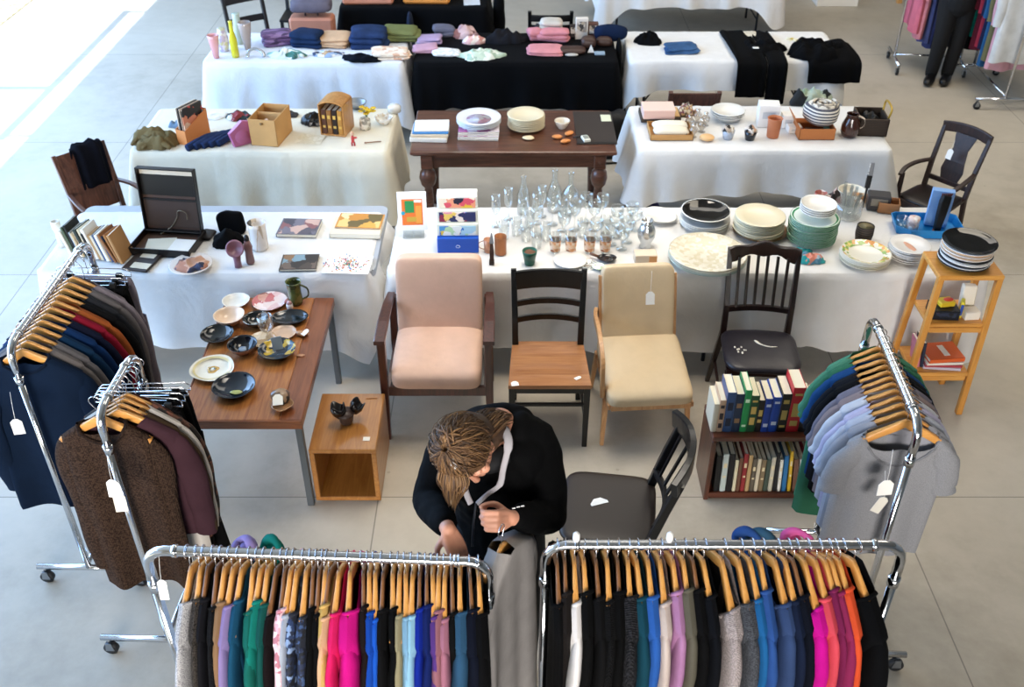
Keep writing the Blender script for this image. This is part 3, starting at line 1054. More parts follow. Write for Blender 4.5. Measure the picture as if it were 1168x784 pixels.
def hanger(kind, loc, rot, label, group=None):
    p = _protos[kind]
    if kind in _used:
        p = copy_tree(p)
    _used.add(kind)
    p.location, p.rotation_euler = loc, rot
    return tag(p, label, 'hanger', group)


def garment_mbs(body, sl_m, W=.205, L=.64, nw=.115, dip=.085, t=.021, sleeve='long', seed=0, amp=.012, wb=.205, spread=.03, hem_flare=0.0, band=None, sl=.55):
    """Body sheet, two sleeves and optional neckband of a top hanging from z = 0; front faces +y."""
    rg = random.Random(seed)
    ph = [rg.uniform(0, 6.28) for _ in range(6)]
    kf = [rg.uniform(3.0, 4.5), rg.uniform(6, 9)]

    def zsh(x):
        k = min(1.2, abs(x) / .2)
        return .008 - .128 * k ** 1.2

    def side(front):
        def fn(u, v):
            s = -1 + 2 * u
            vv = v ** 1.7
            wv = W + (wb + hem_flare * vv - W) * min(1, vv * 3)
            x = s * wv
            ax = abs(x)
            xs = abs(s) * W
            zt = zsh(xs)
            inneck = max(0.0, 1 - (xs / nw) ** 2) if xs < nw else 0.0
            zt -= (dip if front else .018) * inneck ** .8
            z = zt + (-L - zt) * vv
            z += .012 * math.sin(s * 4 + ph[0]) * vv
            d = (zt - z) / .016
            cap = math.sqrt(max(0.0, 1 - (1 - min(1.0, d)) ** 2))
            cap = cap + (1 - cap) * min(1, inneck * 4)
            sd = (1 - abs(s)) * wv / .028
            capx = math.sqrt(max(0.0, 1 - (1 - min(1.0, sd)) ** 2))
            tt = t * (1 + .25 * vv)
            y = (tt if front else -tt) * cap * capx
            fold = amp * vv ** .7 * (math.sin(kf[0] * s + ph[1] + 1.5 * vv) + .6 * math.sin(kf[1] * s + ph[2] + vv))
            return (x, y + fold, z)
        return fn
    mb = MB()
    mb.grid(side(True), 26, 16, body)
    mb.grid(side(False), 26, 16, body, flip=True)
    out = [mb]
    zs = zsh(W)
    if sleeve != 'none':
        for sx in (-1, 1):
            if sleeve == 'long':
                path = [(W - .055, 0, zs - .0), (W - .03, 0, zs - .055), (W + spread * .1, .004, zs - .15), (W + spread * .6, .008, zs - .28), (W + spread * .6, .012, zs - .42 * sl / .55), (W + spread * .5, .010, zs - sl)]
                rx = [.03, .058, .064, .056, .05, .042]
                ry = [t * .55, t * 1.0, t * 1.15, t * 1.1, t * 1.0, t * .9]
            else:
                sp = spread
                path = [(W - .055, 0, zs - .0), (W - .028, 0, zs - .05), (W + sp * .2, .004, zs - .11), (W + sp * .7, .006, zs - .19), (W + sp, .006, zs - .24)]
                rx = [.03, .05, .054, .056, .056]
                ry = [t * .55, t * 1.0, t * 1.2, t * 1.25, t * 1.25]
            n = len(path)
            pp = smooth_path(path, 4)
            m_ = len(pp)

            def lerp(a, q):
                f = q * (len(a) - 1)
                i = min(int(f), len(a) - 2)
                return a[i] + (a[i + 1] - a[i]) * (f - i)

            def fn(u, v, sx=sx, pp=pp, rx=rx, ry=ry):
                i = min(int(round(v * (m_ - 1))), m_ - 1)
                c = pp[i]
                tg = (pp[min(i + 1, m_ - 1)] - pp[max(i - 1, 0)]).normalized()
                bx, bz = -tg.z, tg.x
                q = 2 * PI * u
                wr = 1 + .08 * math.sin(v * 22 + ph[3] + q) * v
                a, b_ = lerp(rx, v) * math.cos(q) * wr, lerp(ry, v) * math.sin(q) * wr
                return (sx * (c.x + bx * a), c.y + b_ + amp * .5 * math.sin(v * 5 + ph[4]), c.z + bz * a)
            s = MB()
            s.grid(fn, 14, m_ - 1, sl_m, closeu=True, flip=sx > 0)
            out.append(s)
    nb = None
    if band is not None:
        nb = MB()
        pts = []
        for i in range(25):
            x = nw * math.cos(2 * PI * i / 24)
            front = math.sin(2 * PI * i / 24) > 0
            inn = max(0.0, 1 - (x / nw) ** 2)
            pts.append((x, t * (1 if front else -1) * min(1, inn * 4), zsh(nw) - (dip if front else .018) * inn ** .8 + .002))
        nb.tube(pts, band[1], band[0], 8, cap=False)
    return out, nb


def hang_top(name, desc, m, loc, rot, where, rackname, hk='wood', cat='clothing', group=None, sl_m=None, hgroup=None, **kw):
    """A top on its own hanger. Both are things of their own."""
    seed = kw.get('seed', 0)
    parts, nb = garment_mbs(m, sl_m or m, **kw)
    o = parts[0].build(name, None, loc, rot)
    tag(o, desc + ' ' + where, cat, group)
    for s in parts[1:]:
        s.build('sleeve', o)
    if nb:
        nb.build('neckband', o)
    if hk:
        hanger(hk, loc, rot, ('wooden hanger carrying the ' if hk == 'wood' else 'dark wooden hanger carrying the ') + desc + ' on the ' + rackname, hgroup)
    return o


def hang_trousers(name, desc, m, loc, rot, where, rackname, W=.17, L=.85, t=.014, seed=0, legs=True, cat='clothing', group=None, hgroup=None):
    rg = random.Random(seed)
    ph = rg.uniform(0, 6)
    mb = MB()

    def leg(cx, w0, w1, z0, z1):
        def fn(u, v):
            q = 2 * PI * u
            w = w0 + (w1 - w0) * v
            return (cx + w * math.copysign(abs(math.cos(q)) ** .6, math.cos(q)), t * math.sin(q) * (1 + .6 * v) + .012 * v * math.sin(v * 3 + ph) + .006 * math.sin(6 * v + q), z0 + (z1 - z0) * v)
        mb.grid(fn, 16, 12, m, closeu=True)
    if legs:
        leg(0, W * .9, W, -.095, -.33)
        leg(-W * .5, W * .52, W * .42, -.30, -L)
        leg(W * .5, W * .52, W * .42, -.30, -L + .02)
    else:
        leg(0, W * .85, W * 1.2, -.095, -L)
    o = mb.build(name, None, loc, rot)
    tag(o, desc + ' ' + where, cat, group)
    s = MB(); s.box((0, 0, -.105), (W * 1.7, t * 2.1, .035), m, .006); s.build('waistband', o)
    hanger('clip', loc, rot, 'chrome clip hanger holding the ' + desc + ' on the ' + rackname, hgroup)
    return o


HZ = BAR - .072
# ---- front left rack
FL = ('front left rack')
rack('chrome rolling rack at the front left, packed with bright tops', (-1.165, 2.165), (-.075, 2.115), .55)


def barY_left(x):
    return 2.165 - .05 * (x + 1.165) / 1.09


fl = [  # (bar px, name, description, material, long / short, where)
    (213, 'fleece', 'white and grey flecked fleece', knit('#d2d0cf', '#77757a', 330), 'long', 'first at the left end of the front left rack', {}),
    (224, 'cardigan', 'grey-brown fur-trimmed cardigan', knit('#4a443f', '#262220', 240), 'long', 'beside the white flecked fleece on the front left rack', {}),
    (232, 'jacket', 'charcoal jacket', cloth('#23232a'), 'long', 'next to the fur-trimmed cardigan on the front left rack', {}),
    (243, 'sweater', 'black ribbed sweater', knit('#19181a', '#242326'), 'long', 'left of the tan brown top on the front left rack', {}),
    (252, 'shirt', 'tan brown top', cloth('#8f6f52'), 'long', 'left of the lavender top on the front left rack', {}),
    (262, 'hoodie', 'lavender hooded top', cloth('#8d7cae'), 'long', 'its hood standing above the front left rack', {'hood': '#9c8cba'}),
    (272, 'sweater', 'petrol blue sweater', cloth('#174a68'), 'long', 'between lavender and green tops on the front left rack', {}),
    (285, 'blouse', 'bottle green top', cloth('#136257'), 'short', 'first of the green tops on the front left rack', {}),
    (294, 'hoodie', 'emerald green hooded top', cloth('#12776b'), 'long', 'its collar standing above the front left rack', {'hood': '#147a70'}),
    (302, 'shirt', 'dark pine green top', cloth('#124f4a'), 'long', 'last of the greens on the front left rack', {}),
    (312, 'shirt', 'dark maroon-black top', cloth('#261b1e'), 'long', 'right of the green tops on the front left rack', {}),
    (322, 'blouse', 'pale pink blossom-print blouse', patches(['#dfb3bd', '#e9c6cd', '#b3707f', '#efd5da', '#d9a5b2', '#e6bfc8'], 60, .8), 'long', 'on the front left rack', {}),
    (329, 'shirt', 'light grey shirt', cloth('#a9b1c0'), 'long', 'right of the pink blossom blouse on the front left rack', {}),
    (336, 'shirt', 'navy shirt with pale checks', patches(['#1d2b4b', '#22375f', '#7d94b8', '#16213c', '#243a66', '#101a30'], 70, .8), 'long', 'left of the dark mottled shirt on the front left rack', {}),
    (347, 'shirt', 'dark navy mottled shirt', patches(['#141e38', '#1c2c52', '#32486f', '#0e1528', '#16213c'], 80, .8), 'long', 'left of the black tops on the front left rack', {}),
    (355, 'shirt', 'plain black top', cloth('#121214'), 'short', 'left of the mustard top on the front left rack', {}),
    (362, 'cardigan', 'long black cardigan', cloth('#151416'), 'long', 'directly left of the mustard top on the front left rack', {}),
    (369, 'blouse', 'mustard sand blouse', cloth('#c8a560'), 'long', 'left of the peach blouse on the front left rack', {}),
    (374, 'blouse', 'pale peach blouse', cloth('#d9ab86'), 'long', 'between mustard and hot pink on the front left rack', {}),
    (385, 'blouse', 'raspberry pink blouse', cloth('#d81f63'), 'short', 'left of the bright magenta top on the front left rack', {}),
    (398, 'sweater', 'bright magenta sweater', cloth('#c9127f'), 'long', 'in the middle of the front left rack', {'t': .03}),
    (413, 'shirt', 'chocolate dark top', cloth('#2a1d1c'), 'short', 'right of the magenta sweater on the front left rack', {}),
    (420, 'polo_shirt', 'cobalt blue polo shirt', cloth('#12429e'), 'short', 'first of the two cobalt shirts on the front left rack', {}),
    (427, 'polo_shirt', 'lighter cobalt blue polo shirt', cloth('#1b56bd'), 'short', 'second of the two cobalt shirts on the front left rack', {}),
    (436, 'shirt', 'black short-sleeved shirt', cloth('#18181b'), 'short', 'right of the cobalt shirts on the front left rack', {}),
    (447, 'shirt', 'soft black top', cloth('#101012'), 'short', 'left of the khaki top on the front left rack', {}),
    (455, 'shirt', 'khaki beige top', cloth('#938a6c'), 'short', 'left of the sky blue shirts on the front left rack', {}),
    (462, 'shirt', 'dusty sky blue shirt', cloth('#7ba3bd'), 'long', 'first of the sky blue shirts on the front left rack', {}),
    (470, 'shirt', 'pale sky blue shirt', cloth('#8fbdd6'), 'short', 'second of the sky blue shirts on the front left rack', {}),
    (478, 'polo_shirt', 'deep royal blue polo', cloth('#122b9c'), 'short', 'right of the sky blue shirts on the front left rack', {}),
    (486, 'polo_shirt', 'indigo blue polo', cloth('#17296f'), 'short', 'left of the purple top on the front left rack', {}),
    (493, 'blouse', 'muted purple blouse', cloth('#55357a'), 'short', 'left of the mauve tops on the front left rack', {}),
    (500, 'blouse', 'dusty rose-brown blouse', cloth('#93616a'), 'short', 'first of the mauve tops on the front left rack', {}),
    (507, 'blouse', 'mauve pink blouse', cloth('#a56d80'), 'short', 'second of the mauve tops on the front left rack', {}),
    (515, 'shirt', 'black sleeveless top', cloth('#131316'), 'none', 'right of the mauve tops on the front left rack', {}),
    (524, 'sweater', 'slate teal sweater', cloth('#2b4e6b'), 'long', 'near the right end of the front left rack', {'t': .026}),
    (536, 'jacket', 'midnight navy jacket', cloth('#141c33'), 'long', 'beside the person on the front left rack', {'t': .026}),
    (546, 'jacket', 'black jacket', cloth('#0f1016'), 'long', 'last at the right end of the front left rack', {'t': .024}),
]
rg = random.Random(21)


def collar_bunch(o, m, seed):
    """Hood or collar lying bunched over the far shoulder."""
    mb = MB()
    mb.tube(smooth_path([(.08, -.035, -.06), (.11, -.03, -.022), (.145, .0, -.018), (.155, .03, -.045), (.12, .04, -.06)], 5), [.015 + .004 * math.sin(k * .5 + seed) for k in range(21)], m, 10)
    mb.ell((.14, .0, -.07), (.045, .03, .035), m, 16, 10, disp=.25, freq=30, seed=seed)
    mb.build('hood', o)


for i, (px, nm, desc, m, slv, where, ex) in enumerate(fl):
    x = (px - 584) * 3.145 / FPX
    yaw = R(90 + rg.uniform(-3, 3) + (3 if px > 400 else -1))
    kw = dict(W=.205 + rg.uniform(-.006, .008), L=rg.uniform(.6, .74), nw=rg.uniform(.088, .135), dip=rg.uniform(.05, .1), band=(m, .0065), t=ex.get('t', rg.uniform(.015, .020)), sleeve=slv, seed=100 + i, amp=.006)
    o = hang_top(nm, desc, m, (x, barY_left(x), HZ), (0, 0, yaw), where, FL, hk='dark' if i in (2, 3, 10, 11, 15, 16, 18, 21, 24, 29, 30, 34, 36) else 'wood', **kw)
    if 'hood' in ex:
        collar_bunch(o, m, i)

# ---- front right rack
FR = 'front right rack'
rack('chrome rolling rack at the front right, black to orange tops', (.108, 2.185), (1.252, 2.185), .55)
fr = [
    (636, 'dress', 'black strappy dress', cloth('#141316'), 'none', 'first at the left end of the front right rack', {'L': .85}),
    (645, 'blouse', 'black-brown sheer blouse', cloth('#2b2523'), 'none', 'left of the white top on the front right rack', {}),
    (656, 'blouse', 'white sleeveless blouse', cloth('#e4dfdc', .04), 'long', 'near the left end of the front right rack', {}),
    (667, 'shirt', 'matt black top', cloth('#111114'), 'long', 'right of the white blouse on the front right rack', {}),
    (681, 'cardigan', 'charcoal cardigan', cloth('#1a191b'), 'long', 'third garment right of nothing but black on the front right rack', {}),
    (694, 'sweater', 'black fine knit sweater', knit('#111113', '#1c1c1f'), 'long', 'left of the chunky black knit on the front right rack', {}),
    (706, 'shirt', 'jet black shirt', cloth('#0d0d0f'), 'long', 'directly left of the chunky black knit on the front right rack', {}),
    (718, 'sweater', 'chunky black knit sweater', knit('#1d1d20', '#323236', 110), 'long', 'left of the dark teal top on the front right rack', {'t': .026}),
    (728, 'shirt', 'dark teal top', cloth('#134353'), 'short', 'left of the bright blue top on the front right rack', {}),
    (741, 'shirt', 'bright mid blue top', cloth('#2a5aa6'), 'long', 'between dark teal and cream on the front right rack', {}),
    (755, 'cardigan', 'cream beige cardigan', cloth('#c5b5ac'), 'long', 'between bright blue and orchid pink on the front right rack', {}),
    (770, 'blouse', 'orchid pink blouse', cloth('#a878a0'), 'long', 'right of the cream cardigan on the front right rack', {}),
    (782, 'shirt', 'olive grey top', cloth('#5d594d'), 'long', 'right of the orchid blouse on the front right rack', {}),
    (793, 'shirt', 'black smooth top', cloth('#131317'), 'long', 'right of the olive grey top on the front right rack', {}),
    (805, 'sweater', 'black-navy sweater', cloth('#161a24'), 'long', 'left of the silver grey knit on the front right rack', {}),
    (827, 'sweater', 'silver grey wide-neck knit', knit('#a59a98', '#857b7a', 170), 'long', 'in the middle of the front right rack', {'nw': .145, 'dip': .12, 't': .028}),
    (846, 'sweater', 'charcoal flecked knit', knit('#4d4f54', '#393b40', 170), 'long', 'right of the silver grey knit on the front right rack', {'nw': .13, 't': .026}),
    (859, 'polo_shirt', 'ocean blue polo shirt', cloth('#1d5d94'), 'long', 'first of the blues right of the charcoal knit, front right rack', {}),
    (871, 'polo_shirt', 'denim blue polo shirt', cloth('#2c4f8c'), 'short', 'second of the blues on the front right rack', {}),
    (888, 'sweater', 'slate blue sweater', cloth('#33466d'), 'long', 'third of the blues on the front right rack', {'nw': .13, 't': .026}),
    (900, 'shirt', 'dark navy shirt', cloth('#1d2a48'), 'long', 'right of the slate blue sweater on the front right rack', {}),
    (909, 'shirt', 'inky blue-black shirt', cloth('#141c30'), 'long', 'left of the vivid magenta top on the front right rack', {}),
    (922, 'sweater', 'vivid magenta wide-neck top', cloth('#c50f8c'), 'long', 'on the front right rack', {'nw': .14, 'dip': .13, 't': .03}),
    (935, 'shirt', 'coral red shirt', cloth('#d24a57'), 'long', 'right of the vivid magenta top on the front right rack', {}),
    (946, 'blouse', 'burgundy blouse', cloth('#77204a'), 'long', 'right of the coral red shirt on the front right rack', {}),
    (953, 'blouse', 'wine red blouse', cloth('#8a2750'), 'short', 'left of the orange shirt on the front right rack', {}),
    (962, 'shirt', 'burnt orange shirt', cloth('#d8512c'), 'long', 'left of the last black top on the front right rack', {}),
    (979, 'jacket', 'large black jacket', cloth('#0d0f16'), 'long', 'last at the right end of the front right rack', {'t': .035, 'W': .225}),
]
rg = random.Random(22)
for i, (px, nm, desc, m, slv, where, ex) in enumerate(fr):
    if 'third garment' in where:
        where = 'between matt black top and fine black knit, front right rack'
    x = (px - 584) * 3.165 / FPX
    yaw = R(90 + rg.uniform(-2, 2) + max(0, (px - 640)) / 340 * 11 + (6 if px > 970 else 0))
    kw = dict(W=ex.get('W', .205 + rg.uniform(-.006, .008)), L=ex.get('L', rg.uniform(.62, .78)), nw=ex.get('nw', rg.uniform(.09, .13)), dip=ex.get('dip', rg.uniform(.05, .09)), band=(m, .0075), t=ex.get('t', rg.uniform(.018, .022)), sleeve=slv, seed=200 + i, amp=.008)
    o = hang_top(nm, desc, m, (x, 2.185, HZ), (0, 0, yaw), where, FR, hk='dark' if i in (0, 1, 4, 6, 13, 21) else 'wood', **kw)
for o in list(COL.objects):
    if (o.get('label') or '').startswith(('coral red shirt', 'denim blue polo', 'slate blue sweater')):
        collar_bunch(o, {'c': cloth('#e0619f'), 'd': cloth('#2c4f8c'), 's': cloth('#33566d')}[o['label'][0]], len(o['label']))

# ---- large left rack (runs away from the camera)
rack('chrome rolling rack at the far left, long, with a navy sweater in front', (-2.04, 3.25), (-2.02, 4.11), .5)
LR = 'long left rack'
lr = [  # (fraction along from the near end, ...)
    (.02, 'sweater', 'dark petrol navy sweater', cloth('#142a47'), 'long', 'hanging at the near end of the long left rack', {'L': .88, 'W': .225, 'wb': .24, 'band': 1, 'amp': .022, 'nw': .1, 'sl': .64}),
    (.10, 'shirt', 'warm grey top', cloth('#77706e'), 'long', 'behind the petrol navy sweater on the long left rack', {}),
    (.17, 'shirt', 'ash grey top', cloth('#6a6668'), 'long', 'second behind the petrol navy sweater on the long left rack', {}),
    (.24, 'shirt', 'teal navy top', cloth('#15395c'), 'long', 'first of the blues on the long left rack', {}),
    (.31, 'sweater', 'ink blue sweater', cloth('#14386b'), 'long', 'second of the blues on the long left rack', {}),
    (.38, 'shirt', 'dark indigo top', cloth('#1c2544'), 'long', 'third of the blues on the long left rack', {}),
    (.45, 'shirt', 'crimson red top', cloth('#8f1830'), 'long', 'between dark indigo and rust on the long left rack', {}),
    (.52, 'shirt', 'rust orange top', cloth('#a4572a'), 'long', 'behind the crimson top on the long left rack', {}),
    (.59, 'shirt', 'black cotton top', cloth('#1c1d21'), 'long', 'behind the rust orange top on the long left rack', {}),
    (.66, 'jacket', 'charcoal grey jacket', cloth('#33353b'), 'long', 'behind the black cotton top on the long left rack', {}),
    (.73, 'shirt', 'mouse grey top', cloth('#6b6667'), 'long', 'behind the charcoal jacket on the long left rack', {}),
    (.80, 'coat', 'grey mauve coat', cloth('#867d84'), 'long', 'behind the mouse grey top on the long left rack', {'L': .85}),
]
rg = random.Random(23)


def along(p0, p1, f, off=.07):
    L = math.hypot(p1[0] - p0[0], p1[1] - p0[1])
    f2 = (off + f * (L - 2 * off)) / L
    return (p0[0] + (p1[0] - p0[0]) * f2, p0[1] + (p1[1] - p0[1]) * f2)


for i, (f, nm, desc, m, slv, where, ex) in enumerate(lr):
    x, y = along((-2.04, 3.25), (-2.02, 4.11), f)
    bd = (cloth('#11233c'), .007) if ex.get('band') else None
    kw = dict(W=ex.get('W', .215 + rg.uniform(-.01, .01)), L=ex.get('L', rg.uniform(.62, .72)), nw=ex.get('nw', .09), dip=.06, t=.026, sleeve=slv, seed=300 + i, amp=ex.get('amp', .008), wb=ex.get('wb', .21), band=bd, sl=ex.get('sl', .55))
    hang_top(nm, desc, m, (x, y, HZ), (0, 0, R(180 + rg.uniform(-4, 4))), where, LR, **kw)
for i, (f, nm, desc, c, L, legs) in enumerate(((.86, 'trousers', 'black long trousers', '#101014', .95, True), (.92, 'skirt', 'jet black skirt', '#16161a', .9, False), (.99, 'trousers', 'lilac grey trousers', '#8d8590', .95, True))):
    x, y = along((-2.04, 3.25), (-2.02, 4.11), f)
    hang_trousers(nm, desc, cloth(c), (x + .03, y, HZ), (0, 0, R(180 + rg.uniform(-5, 5))), 'at the far end of the long left rack', LR, L=L, W=.2, t=.018, seed=i, legs=legs)

# ---- brown-sweater rack
B0, B1 = (-1.535, 2.83), (-1.52, 3.22)
rack('short chrome rack with a chunky brown sweater hanging in front', B0, B1, .62)
BR = 'short left rack'
bl = [
    (.02, 'sweater', 'chunky chocolate brown sweater', knit('#33231a', '#4a372b', 120), 'long', 'hanging in front on the short left rack', {'L': .92, 'W': .176, 'wb': .186, 'band': 1, 'amp': .02, 'nw': .095, 'spread': -.015, 'sl': .72}),
    (.17, 'shirt', 'dusky plum top', cloth('#4c3038'), 'long', 'behind the chocolate brown sweater on the short left rack', {}),
    (.30, 'cardigan', 'olive brown cardigan', cloth('#4b3b2b'), 'long', 'behind the dusky plum top on the short left rack', {}),
    (.43, 'coat', 'cream white coat', cloth('#d5ccc2'), 'long', 'on the short left rack', {'L': .85}),
    (.55, 'blouse', 'brown rust-print blouse', patches(['#3a2a22', '#5a3a2b', '#2a1f1a', '#6b4030', '#30261f'], 30, .85), 'long', 'behind the cream coat on the short left rack', {'L': .78}),
]
for i, (f, nm, desc, m, slv, where, ex) in enumerate(bl):
    x, y = along(B0, B1, f)
    bd = (knit('#2b1d15', '#3c2b21', 120), .009) if ex.get('band') else None
    kw = dict(W=ex.get('W', .205), L=ex.get('L', .66), nw=ex.get('nw', .085), dip=.075, t=.024, sleeve=slv, seed=320 + i, amp=ex.get('amp', .008), wb=ex.get('wb', .2), band=bd, spread=ex.get('spread', .03), sl=ex.get('sl', .55))
    hang_top(nm, desc, m, (x + (-.04 if i == 0 else .02), y, HZ), (0, 0, R(180 + rg.uniform(-4, 4))), where, BR, **kw)
for i, (f, nm, desc, c, legs) in enumerate(((.66, 'trousers', 'faded black trousers', '#1b1a1d', True), (.77, 'skirt', 'deep black skirt', '#0f0f12', False), (.88, 'trousers', 'charcoal black trousers', '#19191e', True), (.99, 'trousers', 'blue black jeans', '#141824', True))):
    x, y = along(B0, B1, f)
    hang_trousers(nm, desc, cloth(c), (x + .04, y, HZ), (0, 0, R(180 + rg.uniform(-5, 5))), ('first', 'second', 'third', 'fourth')[i] + ' of the dark bottoms on the short left rack', BR, L=.92, W=.185, t=.016, seed=10 + i, legs=legs)

# ---- right rack with the grey T-shirt
G0, G1 = (1.49, 2.76), (1.525, 3.48)
rack('chrome rack at the right with a heather grey T-shirt in front', G0, G1, .5)
GR = 'right-hand rack'
gl = [
    (.0, 't_shirt', 'heather grey wide-neck T-shirt', knit('#a0a0a3', '#86868a', 420), 'short', 'hanging in front on the right-hand rack', {'L': .70, 'W': .202, 'wb': .21, 'band': 1, 'amp': .016, 'nw': .145, 'dip': .13, 'spread': .015}),
    (.10, 't_shirt', 'stone grey T-shirt', cloth('#9b9ba2'), 'short', 'right behind the heather grey T-shirt on the right-hand rack', {}),
    (.20, 't_shirt', 'pale blue-grey T-shirt', cloth('#b9bdca'), 'short', 'second behind the heather grey T-shirt on the right-hand rack', {}),
    (.29, 't_shirt', 'pale lavender T-shirt', cloth('#bdb8d2'), 'short', 'between two pale grey shirts on the right-hand rack', {}),
    (.38, 't_shirt', 'silver white T-shirt', cloth('#c9cbd2'), 'short', 'behind the pale lavender T-shirt on the right-hand rack', {}),
    (.47, 'blouse', 'taupe pink blouse', cloth('#8d7d7c'), 'short', 'behind the silver white T-shirt on the right-hand rack', {}),
    (.55, 'shirt', 'mauve grey shirt', cloth('#75707c'), 'short', 'behind the taupe pink blouse on the right-hand rack', {}),
    (.63, 'shirt', 'black tee', cloth('#1a1b1f'), 'short', 'behind the mauve grey shirt on the right-hand rack', {}),
    (.71, 'shirt', 'charcoal navy tee', cloth('#23262e'), 'short', 'ahead of the blue top on the right-hand rack', {}),
    (.79, 'blouse', 'cobalt blue satin top', cloth('#1c4474'), 'short', 'left shoulder showing near the far end of the right-hand rack', {}),
    (.88, 'dress', 'long emerald green dress', cloth('#356b50'), 'short', 'near the far end of the right-hand rack', {'L': .92}),
    (.97, 'dress', 'mint green dress', cloth('#4d8568'), 'short', 'last at the far end of the right-hand rack', {'L': .85}),
]
rg = random.Random(25)
for i, (f, nm, desc, m, slv, where, ex) in enumerate(gl):
    x, y = along(G0, G1, f, .12)
    bd = (knit('#88888b', '#77777b', 300), .006) if ex.get('band') else None
    kw = dict(W=ex.get('W', .192), L=ex.get('L', rg.uniform(.58, .66)), nw=ex.get('nw', .105), dip=ex.get('dip', .07), t=.027, sleeve=slv, seed=340 + i, amp=ex.get('amp', .01), wb=ex.get('wb', .21), band=bd, spread=ex.get('spread', .03))
    hang_top(nm, desc, m, (x + (.005 if i else .0), y, HZ), (0, 0, R(180 - 5 + rg.uniform(-4, 4))), where, GR, **kw)

# ---- two racks at the back right, tops out of frame
def far_rack(label, p0, p1, items, rname, yaw0, seed):
    rack(label, p0, p1, .55, 1.5)
    rg = random.Random(seed)
    n = len(items)
    a = math.degrees(math.atan2(p1[1] - p0[1], p1[0] - p0[0]))
    for i, (nm, desc, c, L) in enumerate(items):
        x, y = along(p0, p1, (i + .5) / n)
        hang_top(nm, desc, cloth(c), (x, y, 1.5 - .072), (0, 0, R(a + 90 + rg.uniform(-5, 5))), 'on the ' + rname, rname, L=L, W=.2, nw=.1, t=.03, seed=seed + i, amp=.014)


far_rack('chrome rolling rack at the back right with pink and blue coats', (4.0, 10.2), (4.66, 10.12), [
    ('dress', 'rose pink dress', '#d4707f', 1.0), ('dress', 'salmon pink dress', '#d88a90', 1.06), ('coat', 'slate violet coat', '#4a5078', 1.12), ('coat', 'grape blue coat', '#3a3f66', 1.15),
    ('coat', 'cobalt coat', '#1f5a9c', 1.08), ('coat', 'azure blue coat', '#256aa8', 1.2), ('coat', 'graphite coat', '#34353b', 1.12), ('coat', 'lead grey coat', '#2b2c31', 1.1), ('coat', 'black wool coat', '#141417', 1.1)], 'back right rack', 0, 400)
far_rack('chrome rolling rack at the right edge with many coloured clothes', (4.70, 9.05), (4.74, 9.95), [
    ('coat', 'white linen coat', '#d8d8d4', 1.0), ('dress', 'pale rose dress', '#d9a5b0', 1.1), ('coat', 'olive khaki coat', '#6f6c4c', 1.05), ('coat', 'steel blue coat', '#2c5a86', 1.12), ('coat', 'lemon trimmed navy coat', '#2a2f52', 1.0),
    ('coat', 'cherry red coat', '#9c3040', 1.0), ('coat', 'maroon coat', '#6a2230', 1.05), ('coat', 'sea green coat', '#12776f', .95), ('coat', 'black long coat', '#16161a', 1.1)], 'right edge rack', 0, 420)
# ------------------------------------------------------------------ small-thing helpers
ZW = .7445      # top of the white cloths


def thin_glass(tint='#ffffff', gl=.03, base=.06):
    key = ('tglass', tint, gl, base)
    if key in _mats:
        return _mats[key]
    m = bpy.data.materials.new('clear_glass')
    m.use_nodes = True
    nt = m.node_tree
    nt.nodes.remove(nt.nodes['Principled BSDF'])
    out = nt.nodes['Material Output']
    tr = nt.nodes.new('ShaderNodeBsdfTransparent'); tr.inputs['Color'].default_value = lin(tint)
    gs = nt.nodes.new('ShaderNodeBsdfGlossy'); gs.inputs['Roughness'].default_value = gl
    lw = nt.nodes.new('ShaderNodeLayerWeight'); lw.inputs['Blend'].default_value = .35
    ma = nt.nodes.new('ShaderNodeMath'); ma.operation = 'MULTIPLY_ADD'; ma.inputs[1].default_value = .55; ma.inputs[2].default_value = base
    nt.links.new(lw.outputs['Facing'], ma.inputs[0])
    mx = nt.nodes.new('ShaderNodeMixShader')
    nt.links.new(ma.outputs[0], mx.inputs[0]); nt.links.new(tr.outputs[0], mx.inputs[1]); nt.links.new(gs.outputs[0], mx.inputs[2])
    nt.links.new(mx.outputs[0], out.inputs['Surface'])
    _mats[key] = m
    return m


GL = thin_glass('#fbfdfd')


def put(mb, name, label, cat, px, py, z, rz=0.0, group=None, dy=0.0, rot=None):
    x, y = P(px, py, z)
    o = mb.build(name, None, (x, y + dy, z), rot if rot is not None else (0, 0, rz))
    return tag(o, label, cat, group)


def plate_prof(r, h=.022, th=.004, foot=.55):
    return [(0, 0), (r * foot, 0), (r * (foot + .06), .004), (r * .985, h), (r, h + th * .5), (r * .975, h + th), (r * .62, th + .004), (0, th + .002)]


def bowl_prof(r, h, th=.005, foot=.4):
    return [(0, 0), (r * foot, 0), (r * foot, .006), (r * .8, h * .45), (r * .97, h * .85), (r, h), (r - th, h), (r * .93 - th, h * .84), (r * .76 - th, h * .5), (r * foot, .014), (0, .012)]


def stack(name, cat, px, py, z, r, n, dz, mats, toplab, restlab, group, h=.022, jit=.003, seed=0, sq=1.0, toprot=0):
    rg = random.Random(seed)
    x, y = P(px, py, z)
    cache = {}
    for i in range(n):
        m = mats[min(i, len(mats) - 1)] if i < n - 1 else mats[-1]
        if m not in cache:
            cache[m] = MB().lathe(plate_prof(r, h), m, n=36, sq=sq).build(name)
            o = cache[m]
        else:
            o = cache[m].copy()
            COL.objects.link(o)
        o.location = (x + rg.uniform(-jit, jit), y + rg.uniform(-jit, jit), z + i * dz)
        o.rotation_euler = (0, 0, rg.uniform(0, 6))
        if i == n - 1:
            tag(o, toplab, cat, group)
        else:
            tag(o, restlab, cat, group)
    return o, (x, y, z + (n - 1) * dz)


